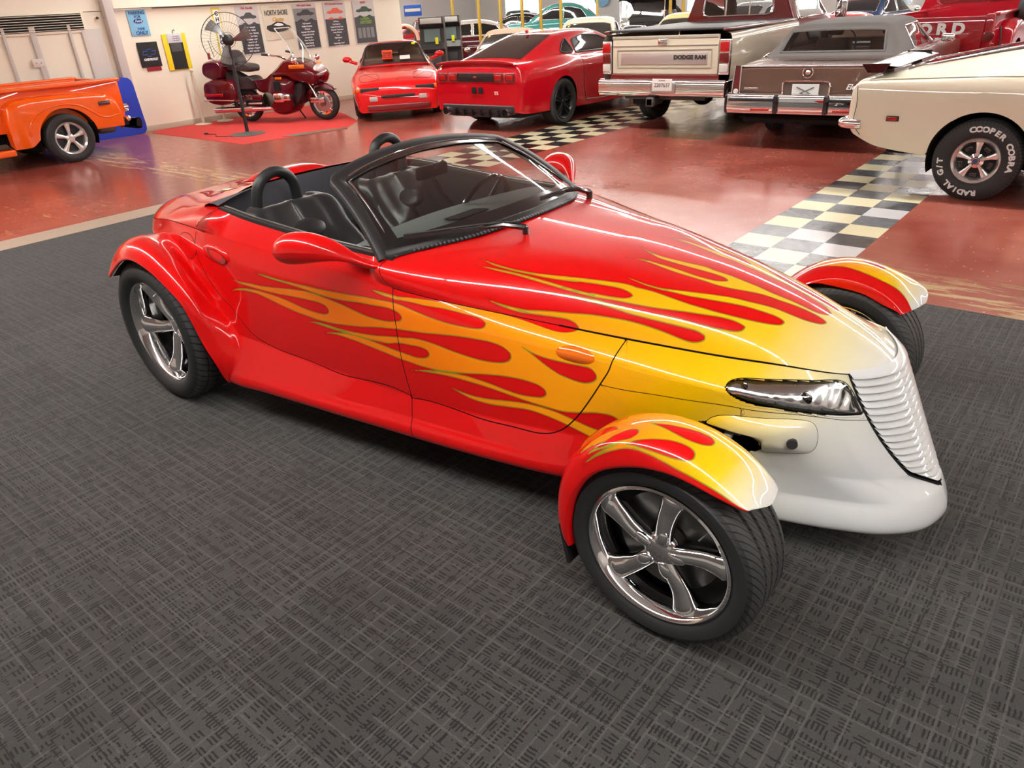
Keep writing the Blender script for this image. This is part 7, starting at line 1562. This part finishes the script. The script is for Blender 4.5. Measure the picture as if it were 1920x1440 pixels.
        for i, t in enumerate(lines): wtext(s, 'poster_text', t, .042, 0, .06-.056*i, wt, .85, .001, y=-.013)
        return s
    T1 = ['Gold Lettering &', 'Original Window', 'Traction Power Steering', 'Power Disc Brakes', '& Custom Sound', 'Front Seats &', 'Push Button Entry', 'Full Interior Support', 'All Chrome Car']
    poster(9.36, 9.88, 'poster with a grey car above white print, behind the fan', '1966 Chevelle', mat('poster_cargrey', rgb(70, 72, 74), .5), T1)
    s = wall_board('shop_sign', 'cream wall sign with the shop name and a black classic car drawing', 'sign', 9.97, 10.66, 1.40, 2.07, mat('sign_cream', rgb(222, 216, 194), .5), .006)
    ik = mat('ink_black', (.02, .02, .02), .5); go = mat('ink_gold', rgb(214, 160, 40), .5)
    wtext(s, 'sign_lettering', 'NORTH SHORE', .135, 0, .18, ik, .62, .003, y=-.010); wtext(s, 'sign_script', 'Classics', .10, .02, .055, go, .9, .002, .3, y=-.010); B().box((0, -.009, .29), (.30, .003, .006)).obj('gold_rule', go, s)
    B().prism([(x*1.15, -.010, z*1.1-.30) for x, z in [(-.26,.17),(-.24,.22),(-.14,.24),(-.02,.29),(.10,.275),(.18,.225),(.26,.20),(.27,.15),(.10,.11),(-.05,.10),(-.20,.125)]], (0, -.003, 0)).obj('drawn_car', ik, s, smooth=False)
    B().prism([(x*1.15, -.014, z*1.1-.30) for x, z in [(-.10,.225),(-.01,.265),(.08,.25),(.12,.215),(.0,.205)]], (0, -.002, 0)).obj('drawn_glass', wt, s, smooth=False)
    poster(10.74, 11.36, 'poster with a black car above white print, beside the shop sign', '1964 Austin Healey', None, ['Fully Restored', 'Original Drivetrain', '100 Spoke', 'Automatic Wire Wheels', 'Comfortable Recrafts', 'Chrome Trim', 'Power Top Boot', 'Power Steering', 'Power Seat Top'])
    poster(11.56, 12.18, 'poster with an orange car above white print', '1973 Chevrolet Corvette', mat('poster_orange', rgb(226, 96, 60), .5), ['454 Motor', 'True Vette Car', 'Original Drivetrain Tires', 'Automatic Transmission', 'Power Windows', 'T-tops', 'Fully Restored', 'and', 'Classic Engine Tuned', 'Flaming Wheels'])
    s = poster(12.40, 13.05, 'dark poster with green lettering, last one on the wall', 'SHELBY', mat('poster_green', rgb(40, 70, 50), .5), [], mat('poster_mid', rgb(70, 72, 74), .5)); wtext(s, 'poster_slogan', 'CLASSIC', .10, 0, .09, mat('ink_green', rgb(120, 160, 50), .5), .8, .004, .25, y=-.013); wtext(s, 'poster_slogan', 'RESTORED', .09, .02, .0, mat('ink_green', rgb(120, 160, 50), .5), .8, .004, .25, y=-.013)
    for i in range(4): B().box((-.20+.13*i, -.013, -.22), (.10, .003, .22)).obj('printed_photo', pg, s)
    # blue painted panel leaning behind the truck
    c = empty('painted_panel', 'bright blue board with a white curved band behind the orange pickup', 'board', (X0+.20, 6.25, 0), PI/2)
    B().prism([(x, 0, z) for x, z in fillet([(-1.3,0),(.62,0),(.56,1.0),(-1.3,1.05)], .14, 0)], (0, .03, 0)).obj('board', mat('panel_blue', rgb(24, 62, 190), .45), c, smooth=False)
    B().tube(smooth_line([(-1.2, -.008, .22), (-.1, -.008, .20), (.12, -.008, .25), (.16, -.008, .40), (.14, -.008, .9)], 30), .012, 6).obj('white_band', wt, c); B().prism([(-1.2, -.004, .24), (.05, -.004, .24), (.10, -.004, .35), (.08, -.004, .9), (-1.2, -.004, .9)], (0, .003, 0)).obj('white_field', mat('field_white', rgb(214, 214, 206), .6), c, smooth=False)
    # stanchions leaning on the wall
    for i, (yb, yt) in enumerate(((7.98, 8.02), (8.46, 8.26))):
        c = empty('stanchion', ('left' if i == 0 else 'right')+' of the two white turned posts standing against the wall', 'stanchion', (X0+.27, yb, .004), 0, 'white posts by the wall')
        B().lathe([(.001, .03), (.05, .03), (.12, .02), (.165, .008), (.165, 0)], axis='Z', n=32).obj('base', mat('post_cream', rgb(214, 208, 186), .5), c)
        B().lathe([(.03, .02), (.028, .5), (.024, .90), (.034, .93), (.02, .95), (.03, .97), (.036, 1.0), (.02, 1.03), (.001, 1.035)], axis='Z', n=24).obj('post', mat('post_cream', rgb(214, 208, 186), .5), c)
    # mats on the floor
    rm = mat('mat_redcloth', rgb(196, 48, 44), .8); n = NT(rm); n.bump(n.noise(n.coord('Object'), 60, 3), .3, .004)
    m_ = B().prism([(-14.67, 6.87, .0005), (-11.41, 6.77, .0005), (-11.0, 8.55, .0005), (-11.6, 9.35, .0005), (-12.6, 9.9, .0005), (-14.9, 10.9, .0005), (-14.95, 7.1, .0005)], (0, 0, .0032)); tag(m_.obj('red_mat', rm, smooth=False), 'large red mat under the motorcycle and fan', 'mat')
    g = B().prism([(-11.42, 7.55, .0045), (-11.20, 7.66, .0045), (-11.0, 8.62, .0045), (-11.12, 8.70, .0045), (-11.42, 7.9, .0045)], (0, 0, .006)); tag(g.obj('grey_runner', mat('runner_grey', rgb(104, 98, 84), .8), smooth=False), 'narrow grey-green mat strip at the edge of the red mat', 'mat')
def hall_things():
    gold = mat('gold_post', rgb(196, 166, 70), .35, .7)
    for i, (px, py) in enumerate(((-17.5, 18.4), (-16.43, 18.4), (-15.58, 18.4), (-14.77, 18.4), (-14.10, 18.4), (-13.40, 18.4), (-17.1, 25.8), (-11.50, 21.1), (-11.09, 21.1), (-10.69, 21.1))):
        o = B().cyl((px, py, 0), (px, py, 3.62), .045, n=10).obj('gold_post', gold)
        lab = ['first gold post from the left, beside the arcade cabinet', 'second gold post from the left', 'third gold post from the left', 'fourth gold post from the left', 'fifth gold post from the left', 'sixth gold post from the left', 'gold post over the black vintage tourer', 'first of the three gold posts left of the truck cab', 'middle of the three gold posts left of the truck cab', 'last of the three gold posts left of the truck cab'][i]
        tag(o, lab, 'post', 'gold posts across the hall')
    c = empty('jukebox', 'rounded jukebox with pale glowing arch behind the red sports coupe', 'jukebox', (-16.62, 15.45, 0), math.radians(-38))
    def arch(w_, h, d, x0, n=20): return [(x0, w_*math.cos(a), h-w_+w_*math.sin(a)) for a in np.linspace(0, PI, n)]+[(x0, -w_, 0), (x0, w_, 0)]
    B().prism(arch(.40, 1.50, .5, -.3), (.55, 0, 0)).obj('cabinet', mat('juke_wood', rgb(150, 92, 48), .35, 0, .6), c, angle=30); B().prism(arch(.30, 1.36, .5, .25), (.02, 0, 0)).obj('face', CHROME, c, angle=30)
    B().tube([(.28, .35*math.cos(a), 1.10+.35*math.sin(a)) for a in np.linspace(-.1, PI+.1, 24)], .045, 10).obj('arch_tube', mat('juke_tube', rgb(226, 190, 170), .4, emit=rgb(255, 200, 170), es=.25), c)
    B().box((.29, 0, .55), (.03, .5, .5), .03).obj('speaker_grille', mat('juke_grille', rgb(110, 40, 36), .4, .4), c); B().sphere((.29, 0, 1.42), .07, 14, 8, (.5, 1, .7)).obj('crest', REDLENS, c)
    for i, (x, y, lab) in enumerate(((-15.55, 15.5, 'black arcade cabinet with a lit grey screen beside the jukebox'), (-16.0, 16.6, 'dark cabinet standing behind the jukebox and arcade game'))):
        c = empty('arcade_cabinet', lab, 'arcade machine', (x, y, 0), math.radians(-50)); prof = [(-.35, 0), (.35, 0), (.35, .75), (.42, .85), (.30, 1.0), (.18, 1.35), (.30, 1.45), (.28, 1.62), (-.35, 1.62)]
        for sd in (-1, 1): B().prism([(u, sd*.31, z) for u, z in prof], (0, sd*.02, 0)).obj('side_panel', mat('cab_brown', rgb(64, 52, 46), .5), c, smooth=False)
        B().prism([(u-.02, -.31, z) for u, z in prof], (0, .62, 0)).obj('cabinet', mat('cab_dark', (.02, .02, .022), .4), c, smooth=False)
        B().box((.235, 0, 1.18), (.02, .42, .32), .03, M=Matrix.Rotation(-.33, 3, 'Y')).obj('screen', mat('crt', rgb(96, 110, 112), .15), c); B().box((.30, 0, 1.53), (.02, .56, .13), .01).obj('marquee', mat('marquee_pale', rgb(186, 186, 180), .5), c)
        B().box((.345, 0, .45), (.02, .44, .5), .02).obj('coin_door', mat('coin_black', (.05, .05, .05), .4, .5), c); B().box((.33, .12, 1.05), (.01, .08, .16), .01).obj('yellow_label', mat('sticker_yellow', rgb(230, 235, 20), .6), c)
    s = empty('hanging_sign', 'blue and white panel hanging over the jukebox', 'sign', (-15.6, 14.9, 1.80), math.radians(45)); B().box((0, 0, 0), (.46, .03, .26), .02).obj('panel', mat('pepsi_blue', rgb(30, 90, 190), .4), s); B().box((0, -.018, .01), (.40, .006, .07), .003).obj('band', LEAD, s)
    # far walls with bright openings
    wh = mat('far_wall', rgb(214, 216, 210), .7)
    for nm, cc, d in (('wall_far', (-15, 40, 1.85), (44, .2, 3.7)), ('wall_far_left', (-36, 27, 1.85), (.2, 26.4, 3.7)), ('wall_right', (9, 14, 1.85), (.2, 52, 3.7)), ('wall_near', (-3, -8, 1.85), (24.4, .2, 3.7)), ('wall_side', (-21, 13.8, 1.85), (.01, .01, .01))):
        if nm != 'wall_side': struct(B().box(cc, d).obj(nm, wh, smooth=False))
    fr_ = mat('frame_dark', (.05, .05, .055), .5)
    for i, x in enumerate(np.arange(-32, 4, 4.2)):
        f = B().box((x, 39.86, 1.75), (2.6, .08, 1.9), .02).obj('window_%d' % (i+1), mat('window_light', rgb(200, 215, 225), .2, emit=rgb(235, 242, 250), es=1.2)); struct(f)
    rk = [('red round wall sign high on the far wall', -14.6, rgb(220, 60, 30)), ('yellow wall sign on the far wall', -8.9, rgb(220, 190, 40)), ('blue wall sign on the far wall, far left', -26.0, rgb(40, 90, 180))]
    for lab, x, col in rk: tag(B().cyl((x, 39.7, 1.9), (x, 39.64, 1.9), .5, n=28).obj('round_sign', mat('sign_'+lab[:4], col, .5)), lab, 'sign')
WHITE = build_room()
fluorescents()
build_prowler()
camaro(); ram(); eldorado(); mustang(); porsche(); stepside(); ford_truck(); far_cars()
motorbike(); fan(); wall_things(WHITE); hall_things()
